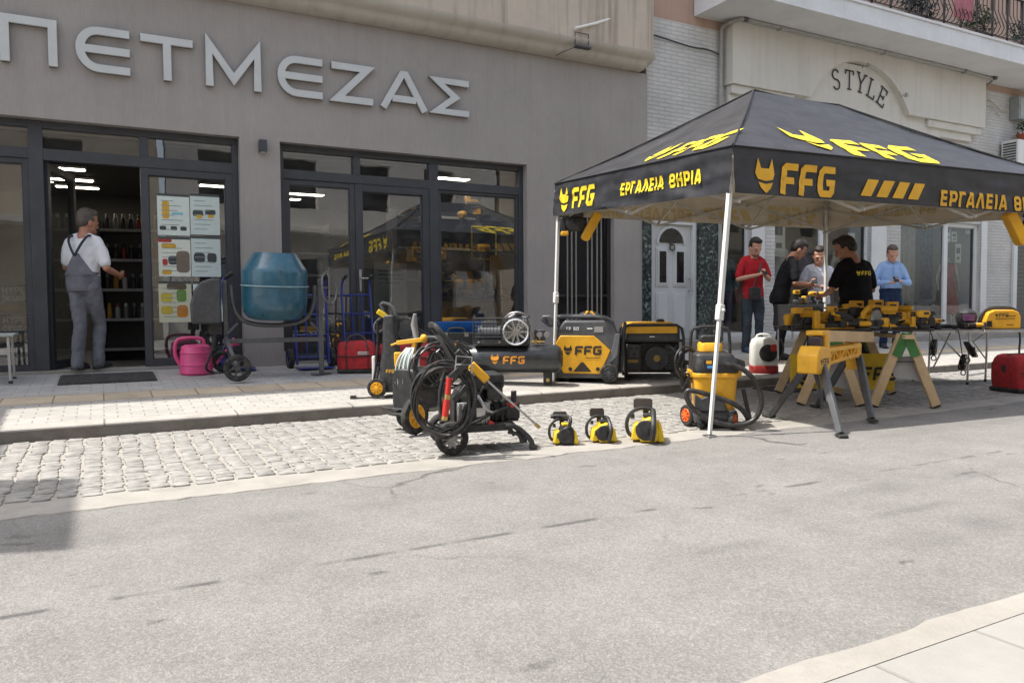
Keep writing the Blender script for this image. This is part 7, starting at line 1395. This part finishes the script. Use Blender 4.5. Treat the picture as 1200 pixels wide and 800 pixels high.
t = thing('notice_board', 'large white notice with a heading behind the glass door', 'notice', (3.5, 10.7, .75)); mb = MB(); mb.box(0, .5, 0, .01, 0, .9); mb.build('sheet', mat('notice sheet', (.42, .44, .42), .7), t); mb = MB()
for i in range(4): mb.box(.06, .44-.05*(i % 2), -.003, -.0005, .78-.06*i, .80-.06*i)
mb.build('print', BLK, t)
for i, (x, y, z, f, lb) in enumerate(((4.42, 10.50, 1.14, driver, 'driver at the far left end of the amber bench'), (5.38, 10.50, 1.14, grinder, 'grinder at the far right end of the amber bench'), (4.7, 11.2, 2.25, grinder, 'grinder on the upper display shelf'), (4.3, 11.2, 2.25, jigsaw, 'jigsaw at the left of the upper display shelf'), (5.5, 11.2, 1.7, drill, 'drill at the right of the mid display shelf'), (4.35, 11.2, 1.7, planer, 'planer at the left of the mid display shelf'), (5.0, 11.2, 1.25, circsaw, 'circular saw low on the display wall'), (4.5, 11.2, 1.25, drill, 'drill low at the left of the display wall'))): f(lb, (x, y, z), R_(i*50), 1.45, g=GD)
# things mixed behind the washers, inside the glass
for i, (x, z, m_, lb) in enumerate(((3.6, FZ, BLK, 'stack of dark machine cases behind the glass door'), (2.5, FZ, DGR, 'low dark crates behind the pane right of the pillar'))):
    t = thing('machine_case', lb, 'case', (x, 10.75, z)); mb = MB()
    mb.box(-.3, .3, -.15, .2, 0, .3); mb.build('lower_case', m_, t, bevel=.02); mb = MB(); mb.box(-.28, .26, -.14, .18, .304, .58); mb.build('upper_case', BLK, t, bevel=.02); mb = MB(); mb.box(-.1, .1, -.16, -.141, .4, .48); mb.build('clasp', YEL, t)
# ---------------------------------------------------------------- the boutique windows
MAN = mat('white mannequin', (.60, .58, .55), .4, var=.04)
def mannequin(lb, loc, rot, dress, pants=None, k=1, headless=False, long=False):
    t = thing('mannequin', lb, 'mannequin', loc, rot, 'mannequins in the boutique'); mb = MB(); X = (1, 0, 0); Z = (0, 0, 1)
    mb.loft([(V((0, 0, z)), a, b, X, Z) for z, a, b in ((.9, .15, .11), (1.0, .16, .11), (1.15, .11, .085), (1.32, .145, .10), (1.43, .15, .085), (1.48, .08, .06), (1.52, .045, .045), (1.58, .045, .048))], 16)
    if not headless: mb.ell((0, -.01, 1.68), .072, .085, .11)
    for s_ in (-1, 1): limb(mb, [(s_*.16, 0, 1.42), (s_*.23, .02, 1.14), (s_*.22, -.08, .88)], [.045, .035, .022]); limb(mb, [(s_*.08, 0, .92), (s_*.09, 0, .5), (s_*.09, .02, .06)], [.08, .05, .034])
    put('figure', remesh(mb, .012, 2), MAN, t); c = MB()
    c.loft([(V((0, 0, z)), a, b, X, Z) for z, a, b in ([(.35 if long else .82, .26 if long else .19, .2 if long else .14), (.7, .22, .16)] if long else [(.82, .19, .14)])+[(1.0, .178, .128), (1.15, .132, .105), (1.32, .162, .118), (1.42, .165, .10), (1.46, .12, .08)]], 20)
    if not long:
        for s_ in (-1, 1): limb(c, [(s_*.15, 0, 1.42), (s_*.225, .02, 1.15), (s_*.222, -.06, .93)], [.062, .05, .042])
    put('garment', remesh(c, .012, 2, .008), dress, t)
    if pants:
        c = MB()
        for s_ in (-1, 1): limb(c, [(s_*.08, 0, .95), (s_*.09, 0, .5), (s_*.09, .02, .12)], [.1, .075, .07])
        put('trousers', remesh(c, .012, 2, .006), pants, t)
    mb = MB(); mb.lathe((0, 0, 0), (0, 0, 1), [(.16, 0), (.16, .015), (.02, .02)]); mb.build('base', STEEL, t); t.scale = (k, k, k)
PUR = mat('violet cloth', (.16, .14, .25), .9, var=.15); PNK = mat('dusty pink dress', (.46, .13, .12), .9, var=.2); WCL = mat('white knit', (.58, .58, .56), .9, var=.06); DKC = mat('dark patterned cloth', (.05, .05, .06), .9, var=.6, scale=14); TEALC = mat('teal cloth', (.05, .13, .18), .9, var=.3)
zf = .46
mannequin('white mannequin in a violet top behind the man in black', (12.05, 10.43, zf+.08), rad(-30), PUR, PBLK, .98)
mannequin('mannequin in a white knit with a price card', (13.05, 10.30, zf+.12), rad(-20), WCL, JNVY, 1.05, True)
mannequin('mannequin in a white top with dark print in the left pane', (11.3, 10.38, zf+.12), rad(-30), WCL, DKC, 1.0, True)
mannequin('mannequin in a long dusty pink dress behind the boutique door', (16.75, 10.48, .42), rad(-30), PNK, None, 1.02, True, True)
mannequin('mannequin in teal clothes in the narrow left boutique window', (9.95, 10.38, zf), rad(-30), TEALC, PUR, .95, True)
def card(lb, x, z, w_, h, y=YB+.16):
    t = thing('price_card', lb, 'card', (x, y, z), 0, 'white cards in the boutique windows'); mb = MB(); mb.box(0, w_, 0, .004, 0, h); mb.build('sheet', PAPER, t); mb = MB(); mb.box(w_*.2, w_*.8, -.002, -.0005, h*.5, h*.8); mb.box(w_*.3, w_*.75, -.002, -.0005, h*.2, h*.32); mb.build('print', mat('grey card print', (.12, .13, .15), .6), t)
card('white price card on the white knit mannequin', 13.1, 2.0, .2, .42); card('white card low on the pink dress', 16.62, 1.9, .22, .42); card('upper small card on the pink dress', 16.48, 2.36, .2, .22); card('large pale notice on the boutique door glass', 16.22, 2.35, .22, .40); card('small round pale sticker card at the door top right', 17.0, 2.55, .14, .16); card('white sheet with black diamond print in the left pane', 11.0, 1.9, .34, .8)
mb = MB()
for x0, x1, y0 in ((14.55, 15.55, 10.42),):
    pts = [(x0+i*.04, y0+.035*sin(i*1.3)) for i in range(int((x1-x0)/.04)+1)]; mb.ring([[(x, y, z) for x, y in pts] for z in (.42, 1.5, 2.7)], caps=False)
tag(mb.build('curtain', mat('grey beige curtain', (.42, .405, .37), .9, var=.12)), 'grey beige curtain behind the wide right boutique pane', 'curtain')
mb = MB(); pts = [(15.6+i*.04, 10.36+.03*sin(i*1.7)) for i in range(12)]; mb.ring([[(x, y, z) for x, y in pts] for z in (1.1, 1.9, 2.7)], caps=False); tag(mb.build('lace_scarf', mat('dark blue patterned scarf', (.05, .07, .12), .9, var=.7, scale=16)), 'dark patterned scarf hung beside the curtain', 'scarf')
for x, y, c, lb in ((15.3, 10.42, LEAF, 'pale green plant low in the wide boutique pane'), (16.75, 10.6, LEAF, 'pale flowers at the hem of the pink dress')):
    t = thing('window_plant', lb, 'plant', (x, y, .42)); o = foliage(260, .45, .16, .3, .08, int(x*10)).build('leaves', mat('pale sage leaf', (.22, .27, .20), .7, var=.3), t, smooth=False); o.location = (0, 0, .42); mb = MB(); mb.lathe((0, 0, 0), (0, 0, 1), [(.1, 0), (.14, .18), (.12, .18)]); mb.build('pot', WHT, t)
t = thing('rack', 'dark clothes rack deep in the boutique window', 'rack', (12.4, 12.2, .36)); mb = MB(); mb.tube([(-1.2, 0, 0), (-1.2, 0, 1.7), (1.2, 0, 1.7), (1.2, 0, 0)], .02, 8); mb.build('rail', STEEL, t)
for i in range(12): mb = MB(); mb.ring([[(x*a+(-1.1+i*.19), y*a, z) for x, y in rp(.1, .5, .04)] for z, a in ((.7, 1), (1.3, .95), (1.58, .7))]); mb.build('garment', (DKC, PUR, TEALC, WCL, PNK)[(i*3) % 5], t)
# ---------------------------------------------------------------- unseen pole, arm and panel added left of the view for their shadow
t = thing('shadow_caster', 'unseen grey pole with a long arm and panel, added left of the shop to cast a shadow', 'shadow caster', (-3.65, 8.98, zp(8.9)))
mb = MB(); mb.tube([(0, 0, 0), (0, 0, 5.1)], .05, 10); mb.build('pole', STEEL, t); mb = MB(); mb.bar((0, 0, 5.0), (.42, -.3, 5.0), .07, .07); mb.bar((.42, -.2, 5.0), (.42, -4.35, 5.0), .08, .20); mb.build('arm', STEEL, t); mb = MB(); mb.box(.40, .44, -4.25, -2.75, 5.05, 6.2); mb.build('cloth', BLUEW, t)
